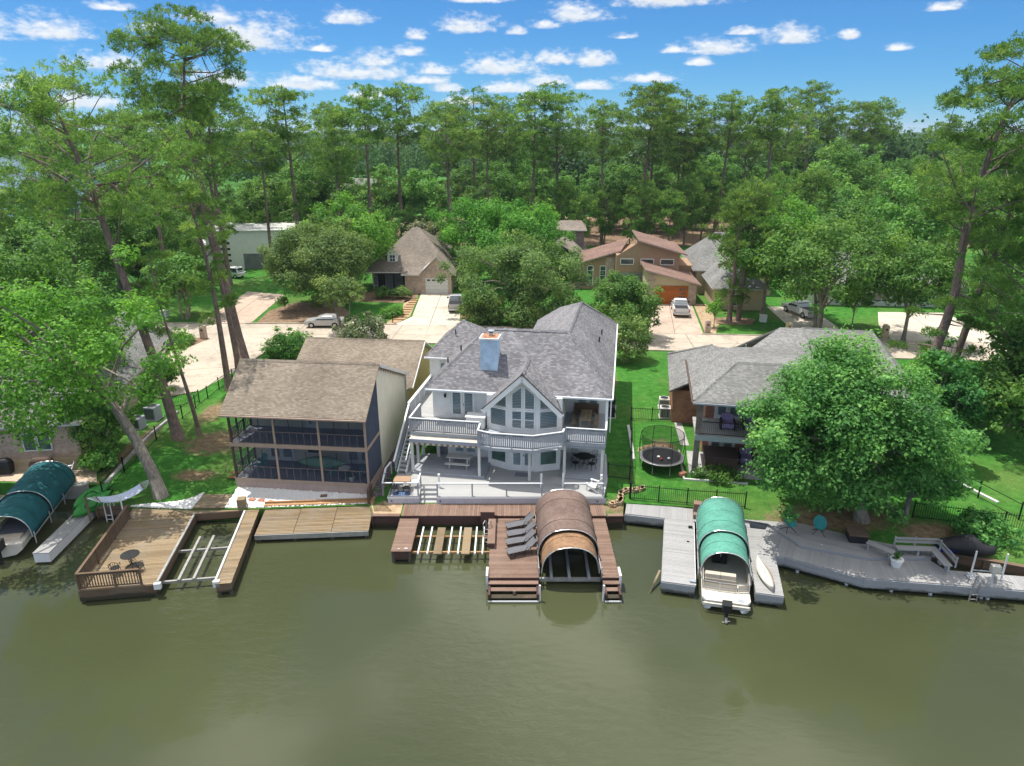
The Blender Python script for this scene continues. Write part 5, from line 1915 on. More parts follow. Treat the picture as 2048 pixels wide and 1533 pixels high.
canopy('boat_cover', 'brown barrel-shaped boat canopy over the empty slip of the brown dock', (0, 0, 0), 1.5, 4.98, [(32.9, 34.9, .16, 'canvas_orange'), (34.5, 39.3, 0, 'canvas_brown')], '', '', .95, 2.72)
cr_ = thing('boat_cradle', 'empty lift cradle with padded bunks under the brown boat canopy', 'boat lift', (0, 0, 0))
stick('cross_beam', cr_, (1.55, 33.2, .35), (4.95, 33.2, .35), .14, .2, M['galv'])
stick('cross_beam', cr_, (1.55, 36.8, .35), (4.95, 36.8, .35), .14, .2, M['galv'])
for x in (2.2, 3.2, 4.3):
    stick('bunk', cr_, (x, 33.0, .52), (x + .05, 38.4, .52), .16, .12, M['grey_trim'])

# --- tan dock on the left
LD = (-23.3, 31.6, R(8.2))
ld = thing('tan_dock', 'weathered tan timber dock with brown railing and open lift slip', 'dock', (-23.3, 31.6, 0), R(8.2))
tn, td = M['dock_tan'], M['dock_tan_dark']
for q in ((.03, .03, .15, 3.95, 7.5, .755), (7.15, -.45, .2, 7.95, 7.5, .755), (-.2, 7.53, .2, 8.0, 8.75, .755)):
    MB().box(*q).build('frame', td, ld)
planks_x(ld, 0, 3.95, 0, 7.5, .8, .145, tn)
planks_x(ld, 7.12, 7.98, -.5, 7.5, .8, .145, tn)
planks_x(ld, -.2, 8.0, 7.52, 8.75, .8, .145, tn)
bx('fascia', ld, 0, -.05, .1, 3.95, -.01, .76, td)
bx('fascia', ld, 3.97, 0, .15, 4.01, 7.5, .76, td)
bx('edge_guard', ld, 3.93, .1, .8, 4.06, 7.4, .9, M['galv'])
bx('edge_guard', ld, 7.06, -.3, .8, 7.16, 7.3, .9, M['pvc'])
bx('fascia', ld, 4.05, 7.47, .3, 7.1, 7.51, .78, td)
for (x, y) in ((3.93, -.1), (7.05, -.35)):
    bx('corner_guard', ld, x - .05, y - .1, .55, x + .3, y + .12, .9, M['pvc'])
piles(ld, [(.1, .1), (2, .1), (3.85, .1), (.1, 3.5), (3.85, 3.5), (7.25, -.3), (7.85, -.3), (7.25, 3.5), (7.85, 3.5), (.1, 6.8)], .7)
MB().box(6.6, 7.6, .8, 7.1, 8.1, 1.5).build('pedestal', tn, ld)
railing(ld, [(.06, 7.45), (.06, 5.0), (.06, 2.5), (.06, .06), (1.9, .06), (3.2, .06)], .8, M['dock_tan_dark'], M['dock_tan_dark'], .95, .14, bw=.025, cap=.14)
lf = thing('boat_lift', 'bare metal boat lift with two long beams in the tan dock slip', 'boat lift', (-23.3, 31.6, 0), R(8.2))
for y in (.65, 3.7):
    stick('cross_beam', lf, (4.0, y, .42), (7.1, y, .42), .12, .14, M['galv'])
for x in (4.95, 5.75):
    stick('bunk', lf, (x, .45, .58), (x, 4.9, .58), .14, .14, M['galv'])
# boardwalk step up to the house
bw = thing('boardwalk', 'golden plank walkway between the tan dock and the porch steps', 'boardwalk', (-19.8, 41.6, 0), R(3))
MB().box(-.95, -1.55, .7, .95, 1.55, .94).build('frame', td, bw)
planks_x(bw, -.98, .98, -1.6, 1.6, .99, .145, M['dock_tan'])
# sloping plank platform
rp = thing('plank_ramp', 'long sun-bleached plank platform with cedar sill in front of the pebbles', 'dock', (-15.9, 37.5, 0), R(4.2))
MB().box(0, 0, .1, 6.95, 2.75, .5).build('frame', td, rp)
n = 20
for i in range(n):
    for j in range(3):
        x0 = j * 2.33
        bx('plank', rp, x0 + .01, i * .1375 + .006, .5 + i * .012, x0 + 2.31, (i + 1) * .1375 - .006, .55 + i * .012, M['dock_tan'])
bx('sill', rp, -.1, 2.8, .7, 7.0, 3.05, .98, M['dock_orange'])
bx('sill', rp, -.1, 3.06, .8, 7.0, 3.16, 1.1, M['dock_orange'])
bx('edge_beam', rp, 0, -.08, .2, 6.95, -.01, .52, M['galv'])
piles(rp, [(.2, .1), (2.4, .1), (4.7, .1), (6.8, .1)], .4)

# --- grey composite dock on the right
RD = (8.2, 32.4, R(-13))
rd = thing('grey_dock', 'pale grey composite dock around the green-covered pontoon slip', 'dock', (8.2, 32.4, 0), R(-13))
gy, gs = M['dock_grey'], M['dock_grey_side']
for q in ((.03, .03, .2, 1.75, 6.8, .755), (-2.5, 6.82, .2, 5.2, 8.4, .755), (4.95, .15, .2, 6.32, 6.8, .755)):
    MB().box(*q).build('frame', gs, rd)
planks_x(rd, 0, 1.78, 0, 6.8, .8, .14, gy, .008)
planks_x(rd, 4.92, 6.35, .12, 6.8, .8, .14, gy, .008)
planks_y(rd, -2.52, 5.2, 6.82, 8.4, .8, .14, gy, .008)
for (x0, y0, x1, y1) in ((0, -.03, 1.78, .028), (4.92, .09, 6.35, .148), (-2.55, 6.76, -.03, 6.818)):
    for r_ in range(3):
        bx('fascia_board', rd, x0, y0, .18 + r_ * .19, x1, y1, .36 + r_ * .19, gs)
for r_ in range(3):
    bx('fascia_board', rd, -.03, .03, .18 + r_ * .19, .028, 6.75, .36 + r_ * .19, gs)
    bx('fascia_board', rd, 6.322, .15, .18 + r_ * .19, 6.37, 3.8, .36 + r_ * .19, gs)
piles(rd, [(.15, .15), (1.6, .15), (5.1, .3), (6.2, .3), (.15, 3.5), (6.2, 3.5), (-2.3, 7)], .5)
MB().box(1.75, 7.7, .8, 2.25, 8.2, 1.55).build('pedestal', M['dock_brown'], rd)
bx('step_block', rd, 1.75, 7.1, .8, 2.25, 7.5, 1.1, M['dock_brown'])
bx('rub_strip', rd, 1.785, .1, .62, 1.83, 6.7, .78, M['pvc'])
bx('ramp_step', rd, 1.5, .2, .81, 1.82, .45, .9, M['grey_trim'])
stick('mooring_board', rd, (-.12, 1.3, .6), (-.75, -.55, -.15), .12, .05, M['dock_tan'])
bx('cleat', rd, 1.45, 5.9, .8, 1.7, 6.0, .95, M['dark'])
bx('cleat', rd, 1.35, 4.3, .8, 1.5, 4.36, .86, M['dark'])
canopy('boat_cover', 'sea-green barrel-shaped boat canopy over the pontoon boat', RD, 1.95, 4.8, [(1.0, 3.4, .12, 'canvas_green'), (3.1, 7.1, 0, 'canvas_green')], '', '', .95, 2.55)

# --- big angled grey deck under the tree
gd_ = thing('shore_deck', 'angled grey composite shore deck under the big leafy tree', 'deck', (0, 0, 0))
low = [(14.6, 36.0), (15.25, 34.75), (15.75, 34.7), (19.4, 32.65), (23.3, 32.15), (34, 30.6), (34, 31.9), (24.3, 33.4), (24.0, 34.3), (20.4, 34.3), (17.0, 35.6), (15.9, 38.0)]
upp = [(14.3, 38.6), (15.95, 38.05), (17.02, 35.65), (20.42, 34.35), (24.0, 34.35), (24.7, 35.3), (22.5, 35.7), (21.2, 36.3), (18.0, 38.1)]
MB().prism(low, .3, .79).build('base', gs, gd_)
MB().prism(upp, .3, .95).build('base', gs, gd_)


def clip_band(poly, p, d, s0, s1):
    """Part of a polygon between two lines across direction d."""
    def cut(pl, c, keep):
        out = []
        for i in range(len(pl)):
            a, b = pl[i], pl[(i + 1) % len(pl)]
            fa = (a[0] - p[0]) * d[0] + (a[1] - p[1]) * d[1] - c
            fb = (b[0] - p[0]) * d[0] + (b[1] - p[1]) * d[1] - c
            if fa * keep >= 0:
                out.append(a)
            if fa * fb < 0:
                t = fa / (fa - fb)
                out.append((lerp(a[0], b[0], t), lerp(a[1], b[1], t)))
        return out
    return cut(cut(poly, s0, 1), s1, -1)


def deck_boards(parent, poly, ang, z, w, mat):
    d = (math.cos(ang), math.sin(ang))
    vals = [p[0] * d[0] + p[1] * d[1] for p in poly]
    s = min(vals)
    while s < max(vals):
        q = clip_band(poly, (0, 0), d, s + .004, s + w - .004)
        if len(q) >= 3:
            MB().prism(q, z - .035, z + random.uniform(0, .004)).build('plank', mat, parent)
        s += w


def convex_parts(poly, ids):
    return [[poly[i] for i in k] for k in ids]


for part in convex_parts(low, [(0, 1, 2, 10, 11), (2, 3, 9, 10), (3, 4, 7, 8, 9), (4, 5, 6, 7)]):
    deck_boards(gd_, part, R(-28 if part[0][0] < 18 else -12), .83, .15, gy)
for part in convex_parts(upp, [(0, 1, 2, 8), (2, 3, 7, 8), (3, 4, 5, 6, 7)]):
    deck_boards(gd_, part, R(62), .995, .15, gy)
edge = [(15.25, 34.75), (15.75, 34.7), (19.4, 32.65), (23.3, 32.15), (34, 30.6)]
for p, q in zip(edge[:-1], edge[1:]):
    for r_ in range(3):
        stick('fascia_board', gd_, (p[0], p[1] - .03, .3 + r_ * .19), (q[0], q[1] - .03, .3 + r_ * .19), .04, .18, gs)
piles(gd_, [(16.5, 34.4), (18.8, 33.2), (21, 32.6), (23, 32.3), (25.6, 32.0), (28, 31.6)], .5, .1, 'pvc')
# L-shaped bench
bn = thing('bench', 'grey slatted L-shaped bench at the edge of the shore deck', 'bench', (22.1, 34.5, .995), R(-4))
bx('seat', bn, 0, 0, .4, 2.3, .45, .46, gy)
bx('seat', bn, 1.85, -1.45, .4, 2.3, -.004, .46, gy)
for i in range(2):
    bx('back_slat', bn, 0, .5 + i * .02, .6 + i * .2, 2.45, .54 + i * .02, .74 + i * .2, gy)
    bx('back_slat', bn, 2.4 + i * .02, -1.45, .6 + i * .2, 2.44 + i * .02, .49, .74 + i * .2, gy)
for (x, y) in ((.1, .2), (1.2, .2), (2.1, .2), (2.1, -.6), (2.1, -1.35)):
    bx('leg', bn, x - .06, y - .15, 0, x + .06, y + .15, .4, gs)
for (x, y) in ((0.05, .56), (1.2, .56), (2.48, .3), (2.48, -1.4)):
    bx('back_post', bn, x - .04, y - .02, .3, x + .04, y + .04, .98, gs)
# second short bench behind the tree
b2 = thing('bench', 'short grey plank bench end left of the flower pot', 'bench', (20.6, 35.2, .995), R(-50))
bx('seat', b2, 0, 0, .4, 1.5, .45, .46, gy)
bx('leg', b2, .1, .05, 0, .2, .4, .4, gs)
bx('leg', b2, 1.3, .05, 0, 1.4, .4, .4, gs)

# --- left neighbour's boat slip
LB = (-29.6, 36.0, R(14))
ln_ = thing('white_float', 'narrow white floating dock beside the teal boat cover', 'dock', (-27.5, 35.2, 0), R(3))
MB().box(-.55, 0, .12, .35, 6.2, .72).build('float', M['pvc'], ln_)
bx('top', ln_, -.57, -.02, .722, .37, 6.22, .76, M['dock_grey'])
nl = thing('concrete_wharf', 'pale concrete wharf edge between patio and boat slip', 'dock', (-29.6, 42.4, 0), R(4))
MB().box(-4.5, .6, -.5, .2, 1.3, 1.0).build('slab', M['slab'], nl)
canopy('boat_cover', 'dark teal barrel-shaped boat canopy at the left edge', (-28.6, 36.6, R(13)), -3.3, -.2, [(0, 3.2, .1, 'canvas_teal'), (3.0, 7.4, 0, 'canvas_teal')], '', '', 1.0, 2.65)
lad = MB()
for x in (-.2, .2):
    lad.tube([(x, 0, -.5), (x, 0, 1.25), (x, .18, 1.45), (x, .4, 1.4), (x, .42, .95)], .035, 6)
for z_ in (-.1, .2, .5):
    lad.tube([(-.2, 0, z_), (.2, 0, z_)], .03, 6)
lo_ = lad.build('ladder', M['pvc'], loc=(-26.2, 39.9, 0))
tag(lo_, 'white swim ladder on the bulkhead beside the hammock', 'ladder')
lad2 = lo_.copy()
C.objects.link(lad2)
lad2.data = lad2.data.copy()
lad2.location = (25.0, 31.75, -.1)
lad2.data.materials[0] = M['galv']
tag(lad2, 'metal swim ladder hanging from the right shore deck', 'ladder')
pole = MB().tube([(0, 0, -1), (0, 0, 1.9)], .05, 8).build('mooring_pole', M['pvc'], loc=(-25.2, 39.85, 0))
tag(pole, 'white mooring pole in the water near the hammock', 'pole')
# ------------------------------------------------------------------ boats
def pontoon():
    t = thing('pontoon_boat', 'beige pontoon boat with outboard parked under the green canopy', 'boat', at(RD, 3.38, -.95), R(-13))
    for x in (-.95, .95):
        MB().tube([(x, .2, .22), (x, .6, .2), (x, 5.8, .2), (x, 6.5, .42)], [.24, .3, .3, .1], 12).build('pontoon', M['alu'], t, smooth=True)
    MB().prism([(-1.25, .35), (-1.05, .05), (1.05, .05), (1.25, .35), (1.25, 6.3), (-1.25, 6.3)], .52, .66).build('hull_deck', M['boat_white'], t)
    MB().prism([(-1.22, -.02), (1.22, -.02), (1.1, -.12), (-1.1, -.12)], .4, .58).build('stern_edge', M['boat_white'], t)
    for x in (-1.2, 1.2):
        MB().box(x - .02, 1.2, .68, x + .02, 6.1, 1.3).build('side_panel', M['vinyl'], t)
        MB().tube([(x, 1.0, .7), (x, 1.0, 1.25), (x, 1.3, 1.36), (x, 6.1, 1.36)], .025, 6).build('rail', M['alu'], t)
    # stern lounge and cushions
    MB().box(-1.12, 1.15, .67, .5, 1.25, 1.25).build('stern_panel', M['vinyl'], t)
    for x0 in (-1.1, -.3):
        MB().box(x0, 1.27, .67, x0 + .78, 2.0, 1.15).build('lounge_seat', M['vinyl'], t, bevel=.06)
        MB().box(x0, 1.2, 1.16, x0 + .78, 1.5, 1.5).build('lounge_back', M['vinyl'], t, bevel=.08)
    for (a, b) in (((-1.2, 1.0), (-.35, .95)), ((-.3, .95), (.55, .95)), ((.65, 1.0), (1.2, 1.15))):
        g_ = MB()
        g_.bar((a[0], a[1], 1.2), (b[0], b[1], 1.2), .03, .03).bar((a[0], a[1], .85), (b[0], b[1], .85), .03, .03)
        g_.bar((a[0], a[1], .67), (a[0], a[1], 1.2), .03, .03).bar((b[0], b[1], .67), (b[0], b[1], 1.2), .03, .03)
        g_.build('gate', M['alu'], t)
        MB().face([(a[0], a[1] + .01, .7), (b[0], b[1] + .01, .7), (b[0], b[1] + .01, 1.1), (a[0], a[1] + .01, 1.1)]).build('gate_panel', M['vinyl'], t)
    MB().box(-.6, 3.6, .67, .2, 4.2, 1.5).build('helm', M['dark'], t)
    MB().tube([(-.2, 3.4, 1.25), (-.2, 3.3, 1.6)], .02, 6).tube([(-.45, 3.3, 1.62), (.05, 3.3, 1.62)], .02, 6).build('mast', M['pvc'], t)
    om = MB().prism([(-.22, -.75), (.22, -.75), (.25, -.25), (-.25, -.25)], .55, 1.0).build('outboard', M['dark'], t, bevel=.06)
    MB().tube([(0, -.5, .6), (0, -.55, -.25)], [.1, .08], 8).build('leg', M['dark'], om)
    pr = MB()
    for k in range(4):
        a = k * math.pi / 2
        pr.face([(0, -.85, .12), (.18 * math.cos(a) - .07 * math.sin(a), -.88, .12 + .18 * math.sin(a) + .07 * math.cos(a)), (.22 * math.cos(a), -.85, .12 + .22 * math.sin(a)), (.16 * math.cos(a + .4), -.82, .12 + .16 * math.sin(a + .4))])
    pr.tube([(0, -.95, .12), (0, -.6, .12)], [.05, .08], 8)
    pr.build('propeller', M['alu'], om)
    bx('boarding_hatch', t, .6, .2, .662, .9, .45, .68, M['grey_trim'])
    return t


pontoon()


def hull(parent, name, L_, wd, z0, z1, mat, n=14, sheer=.15):
    """A pointed planing hull with a transom, lofted from stern to bow along +y."""
    rings = []
    for i in range(n + 1):
        t = i / n
        y = t * L_
        b = wd / 2 * (1 - max(0, (t - .45) / .55) ** 2.2)
        b = max(b, .02)
        k = z0 + (z1 - z0) * .55 * max(0, (t - .6) / .4) ** 2
        top = z1 + sheer * t * t
        rings.append([(-b, y, top), (-b * .96, y, lerp(k, top, .5)), (-b * .6, y, lerp(k, top, .12)), (0, y, k), (b * .6, y, lerp(k, top, .12)), (b * .96, y, lerp(k, top, .5)), (b, y, top)])
    mb = MB().loft(rings, closed=True)
    return mb.build(name, mat, parent, smooth=False)


mbt = thing('motor_boat', 'white motor boat with black outboard under the teal canopy', 'boat', at((-28.6, 36.6, R(13)), -1.75, -.6), R(13))
hull(mbt, 'hull', 6.2, 2.2, .15, .95, M['boat_white'])
MB().box(-.85, .5, .96, .85, 1.0, 1.15).build('stern_seat', M['vinyl'], mbt)
MB().box(-.8, .9, .95, .8, 3.4, 1.02).build('cockpit_floor', M['floor_dark'], mbt)
om = MB().prism([(-.24, -.7), (.24, -.7), (.28, -.05), (-.28, -.05)], .9, 1.5).build('outboard', M['dark'], mbt, bevel=.08)
MB().tube([(0, -.4, .95), (0, -.45, -.4)], [.14, .1], 8).build('leg', M['dark'], om)
MB().face([(-.7, 3.4, 1.1), (.7, 3.4, 1.1), (.6, 3.7, 1.6), (-.6, 3.7, 1.6)]).build('windscreen', M['glass'], mbt)


def kayak(name, label, loc, rotz, L_, wd, mat, tilt=0.0, cockpit=True):
    t = thing(name, label, 'kayak', loc, rotz)
    rings = []
    n = 14
    for i in range(n + 1):
        s = i / n
        b = max(.015, wd / 2 * math.sin(math.pi * s) ** .7)
        h = .3 + .16 * abs(2 * s - 1) ** 3
        y = (s - .5) * L_
        rings.append([(-b, y, h * .72), (-b * .7, y, h * .2), (0, y, .02 + .1 * abs(2 * s - 1) ** 3), (b * .7, y, h * .2), (b, y, h * .72), (b * .4, y, h), (-b * .4, y, h)])
    o = MB().loft(rings).build('hull', mat, t, smooth=True)
    if tilt:
        t.rotation_euler = (0, tilt, rotz)
    if cockpit:
        MB().tube([(wd * .26 * math.cos(a * math.pi / 6), -.1 + .5 * math.sin(a * math.pi / 6), .33) for a in range(13)], .03, 6).build('cockpit_rim', M['dark'], t)
    else:
        bx('keel_line', t, -.012, -L_ * .36, .31, .012, L_ * .36, .335, M['grey_trim'])
        MB().tube([(wd / 2 * math.sin(math.pi * s / 14) ** .7 + .01, (s / 14 - .5) * L_, .3 * .72) for s in range(2, 13)], .012, 5).build('gunwale', M['dock_orange'], t)
    return t


kayak('kayak', 'white upturned canoe lying on the right arm of the grey dock', at(RD, 5.5, 1.7, .81), R(-2), 2.9, .72, M['boat_white'], cockpit=False)
kayak('kayak', 'bright green kayak stowed beside the teal boat canopy', (-27.55, 40.3, .95), R(-10), 3.4, 1.0, M['kayak_green'], R(42))
kayak('kayak', 'second green kayak behind the first beside the teal canopy', (-28.0, 41.1, 1.1), R(-10), 3.2, 1.0, M['kayak_green'], R(42))
sb = kayak('surfboard', 'pale green paddle board standing on its edge in the lower porch', at(SHF, 5.7, 1.5, 2.45), SH_A + R(90), 3.4, .85, M['surf'], cockpit=False)
sb['category'] = 'paddle board'
sb.rotation_euler = (R(0), R(62), SH_A + R(-90))

# covered jet ski and its small lift
js = thing('jet_ski', 'jet ski under a black cover on the bank beside the bench', 'jet ski', (26.3, 34.9, 1.0), R(-105))
rings = []
for i in range(13):
    s = i / 12
    b = .62 * math.sin(math.pi * (s * .86 + .12)) ** .6
    h = .45 + .5 * math.exp(-((s - .55) / .18) ** 2) + .22 * math.exp(-((s - .3) / .2) ** 2)
    rings.append([(b * math.cos(a * math.pi / 8), (s - .5) * 3.0, .18 + h * math.sin(a * math.pi / 8) ** .8) for a in range(9)])
MB().loft(rings).build('cover', M['dark'], js, smooth=True)
hull(js, 'hull', 3.0, 1.15, 0, .3, paint('deep_blue_gelcoat', (0.01, 0.02, 0.18), .3, .1)).location = (0, -1.5, 0)
hl = thing('jet_ski_lift', 'white winch post with two upright poles on the shore deck edge', 'boat lift', (25.9, 31.9, .0), R(-10))
MB().tube([(0, 0, -.8), (0, 0, 2.1)], .09, 10).build('post', M['pvc'], hl)
MB().box(-.22, -.16, 1.75, .22, .16, 2.15).build('winch', M['boat_white'], hl, bevel=.05)
MB().tube([(0, -.2, 1.6), (0, -.3, 1.2)], .08, 8).build('motor', M['galv'], hl)
for x in (-.75, .8):
    MB().tube([(x, .7, .8), (x, .7, 2.5)], .05, 8).build('guide_pole', M['pvc'], hl)
stick('arm', hl, (-.75, .7, 1.3), (.8, .7, 1.3), .06, .06, M['alu'])
bx('foot_plate', hl, -.95, .4, .84, -.45, .9, .9, M['grey_trim'])

# ------------------------------------------------------------------ deck furniture
def lounger(loc, rot, label):
    t = thing('sun_lounger', label, 'sun lounger', loc, rot, 'loungers in a row on the brown dock')
    n = 8
    mb = MB()
    prof = [(0, .34), (.5, .36), (1.05, .35), (1.2, .36), (1.62, .72), (1.72, .82)]
    for (a, b) in zip(prof[:-1], prof[1:]):
        mb.slab([(a[0], -.29, a[1]), (b[0], -.29, b[1]), (b[0], .29, b[1]), (a[0], .29, a[1])], .02)
    mb.build('sling', M['sling'], t)
    for y in (-.31, .31):
        MB().tube([(0, y, .34), (1.2, y, .36), (1.72, y, .82)], .022, 6).build('side_rail', M['dark'], t)
        MB().tube([(.15, y, .34), (.1, y, .0), (.35, y, .0), (.4, y, .34)], .018, 6).build('leg', M['dark'], t)
        MB().tube([(.98, y, .0), (1.0, y, .36), (1.12, y, .55), (1.32, y, .56), (1.42, y, .0)], .018, 6).build('arm', M['dark'], t)
    return t


lounger((-.35, 37.55, .81), R(20), 'grey sling lounger farthest from the water, nearest the storage box')
lounger((-.3, 36.65, .81), R(16), 'second grey sling lounger counted from the storage box')
lounger((-.35, 35.75, .81), R(16), 'third grey sling lounger counted from the storage box')
lounger((-.28, 34.75, .81), R(20), 'grey sling lounger nearest the dock steps, last of the row')


def picnic_table(name, label, loc, rot, mat, L_=1.75, bench=True):
    t = thing(name, label, 'table', loc, rot)
    for i in range(5):
        bx('top_board', t, -L_ / 2, -.36 + i * .145, .72, L_ / 2, -.36 + i * .145 + .135, .76, mat)
    for s in (-1, 1):
        bx('bench_board', t, -L_ / 2, s * .68 - .13, .42, L_ / 2, s * .68 + .13, .46, mat)
        x = s * (L_ / 2 - .25)
        f_ = MB()
        f_.bar((x, -.25, .72), (x, -.55, .0), .05, .09).bar((x, .25, .72), (x, .55, 0), .05, .09).bar((x, -.75, .38), (x, .75, .38), .05, .09)
        f_.build('leg_frame', mat, t)
    return t


picnic_table('picnic_table', 'pale picnic table with benches on the lower left porch', at(WH, -4.1, 2.15, 1.66), R(-9), M['offwhite'])
# farmhouse table and benches on the upper right porch
ft = thing('dining_table', 'weathered slatted wooden table on the upper right porch', 'table', at(WH, 4.55, 4.6, 4.35), R(-9))
for i in range(6):
    bx('top_slat', ft, -.4 + i * .135, -1.0, .72, -.4 + i * .135 + .12, 1.0, .76, M['dock_tan'])
for x in (-.32, .32):
    for y in (-.85, .85):
        bx('leg', ft, x - .05, y - .05, 0, x + .05, y + .05, .72, M['dock_tan'])
for x, w_2 in ((-.78, 'left'), (.78, 'right')):
    b_ = thing('bench', 'wooden bench on the %s side of the slatted porch table' % w_2, 'bench', at(WH, 4.55 + x, 4.6, 4.35), R(-9))
    bx('seat', b_, -.16, -.9, .4, .16, .9, .46, M['dock_tan'])
    for y in (-.75, .75):
        bx('leg', b_, -.12, y - .05, 0, .12, y + .05, .4, M['dock_tan'])
b_ = thing('sofa', 'brown wooden settle against the wall of the upper right porch', 'bench', at(WH, 4.5, 6.3, 4.35), R(-9))
bx('seat', b_, -.9, -.25, .3, .9, .25, .42, M['dock_tan_dark'])
bx('back', b_, -.9, .26, .3, .9, .32, .85, M['dock_tan_dark'])
for x in (-.85, .85):
    bx('arm', b_, x - .05, -.25, 0, x + .05, .25, .6, M['dock_tan_dark'])


def chair_iron(loc, rot, label, mat='black_metal', cat='chair', group=None):
    t = thing('patio_chair', label, cat, loc, rot, group)
    m = M[mat]
    MB().prism([(.24 * math.cos(k * math.pi / 5), .24 * math.sin(k * math.pi / 5)) for k in range(10)], .43, .46).build('seat', m, t)
    bk_ = MB().tube([(-.22, .2, .45), (-.24, .3, .85), (0, .34, 1.0), (.24, .3, .85), (.22, .2, .45)], .018, 6)
    for x in (-.1, 0, .1):
        bk_.tube([(x, .22, .46), (x, .33, .93)], .012, 5)
    bk_.build('backrest', m, t)
    for (x, y) in ((-.2, -.18), (.2, -.18), (-.2, .18), (.2, .18)):
        MB().tube([(x * .9, y * .9, .44), (x * 1.2, y * 1.25, 0)], .016, 6).build('leg', m, t)
    for x in (-.25, .25):
        MB().tube([(x, .22, .66), (x, -.12, .68), (x, -.18, .45)], .015, 6).build('arm', m, t)
    return t


def round_table(loc, label, mat, r=.55, glasstop=False):
    t = thing('patio_table', label, 'table', loc, 0)
    MB().tube([(0, 0, .7), (0, 0, .73)], r, 20).build('top', M[mat], t)
    MB().tube([(0, 0, .7), (0, 0, .1)], .035, 8).build('stem', M['black_metal'], t)
    for k in range(3):
        a = k * 2.1
        MB().tube([(0, 0, .15), (.35 * math.cos(a), .35 * math.sin(a), .0)], .02, 6).build('foot', M['black_metal'], t)
    return t


c0 = at(WH, 4.6, 3.6, 1.66)
round_table(c0, 'black iron round table under the right porch', 'black_metal', .6)
for k, nm in enumerate(('front left', 'front right', 'back right', 'back left')):
    a = R(225 + 90 * k - 9)
    chair_iron((c0[0] + .8 * math.cos(a), c0[1] + .8 * math.sin(a), 1.66), a - R(90), 'black iron chair, %s of the round table under the right porch' % nm)
# bistro set on the left landing
bt = thing('patio_table', 'taupe rectangular table on the left landing of the pale deck', 'table', (-7.3, 41.65, 1.5), 0)
bx('top', bt, -.55, -.4, .7, .55, .4, .74, M['stucco_tan'])
for x in (-.48, .48):
    for y in (-.34, .34):
        MB().tube([(x, y, 0), (x, y, .7)], .02, 6).build('leg', M['black_metal'], bt)
chair_iron((-7.75, 41.0, 1.5), R(180), 'black iron chair left of two at the landing table')
chair_iron((-6.95, 41.0, 1.5), R(180), 'black iron chair right of two at the landing table')
chair_iron((-8.2, 41.9, 1.5), R(80), 'black iron chair at the outer end of the landing table')
chair_iron((-6.45, 41.9, 1.5), R(-80), 'pale chair at the inner end of the landing table', 'white')
mt = MB().prism([(-.45, -.3), (.45, -.3), (.45, .3), (-.45, .3)], 0, .02).build('doormat', M['floor_dark'], loc=at(WH, .4, 1.75, 1.505), rot=R(-9))
tag(mt, 'grey doormat outside the lower bay doors', 'doormat')
mt2 = MB().prism([(-.55, -.3), (.55, -.3), (.5, .3), (-.5, .3)], 0, .02).build('doormat', paint('blue_mat', (.10, .16, .28), .9, .3, 8), loc=(-7.3, 40.98, 1.505))
tag(mt2, 'blue patterned mat under the chairs on the landing', 'doormat')


def adirondack(loc, rot, label, mat):
    t = thing('garden_chair', label, 'chair', loc, rot)
    m = M[mat]
    for i in range(5):
        bx('back_slat', t, -.26 + i * .107, .28, .0, -.26 + i * .107 + .095, .3, .01, m)
        o = t.children[-1]
        o.location = (-.21 + i * .107, .42, .62)
        o.scale = (.095, .02, .78 - abs(i - 2) * .06)
        o.rotation_euler = (R(-24), 0, 0)
    for i in range(5):
        bx('seat_slat', t, -.27, -.32 + i * .115, .36 - i * .022, .27, -.32 + i * .115 + .105, .38 - i * .022, m)
    for x in (-.33, .33):
        bx('arm', t, x - .07, -.38, .54, x + .07, .36, .57, m)
        bx('front_leg', t, x - .025, -.34, 0, x + .025, -.26, .54, m)
        stick('rear_leg', t, (x * .8, -.3, .34), (x * .8, .55, .04), .03, .1, m)
    return t


adirondack((5.4, 41.5, 1.5), R(-125), 'white slatted garden chair at the right end of the pale deck', 'white')
adirondack((-31.6, 44.6, .98), R(-60), 'pale garden chair on the patio behind the teal boat cover', 'trim')
adirondack(at(SHF, 1.0, 1.6, 1.7), R(-30), 'turquoise garden chair at the left end of the lower screened porch', 'teal')
chair_iron(at(SHF, 6.5, .8, 1.7), R(40), 'turquoise chair at the left of the small porch table', 'teal')
chair_iron(at(SHF, 8.4, .9, 1.7), R(-40), 'turquoise chair at the right of the small porch table', 'teal')
round_table(at(SHF, 7.4, .85, 1.7), 'small white table in the lower screened porch', 'white', .4)
for k, (x, y, a, nm) in enumerate(((2.0, 1.3, 20, 'left'), (3.1, 1.5, -20, 'right'))):
    chair_iron(at(LD, x - .5, y - .1, .81), R(a + 180), '%s of two dark chairs behind the tan dock railing' % nm, 'dark')
rt = round_table(at(LD, 2.05, 2.0, .81), 'dark table between two chairs on the tan dock', 'dark', .5)
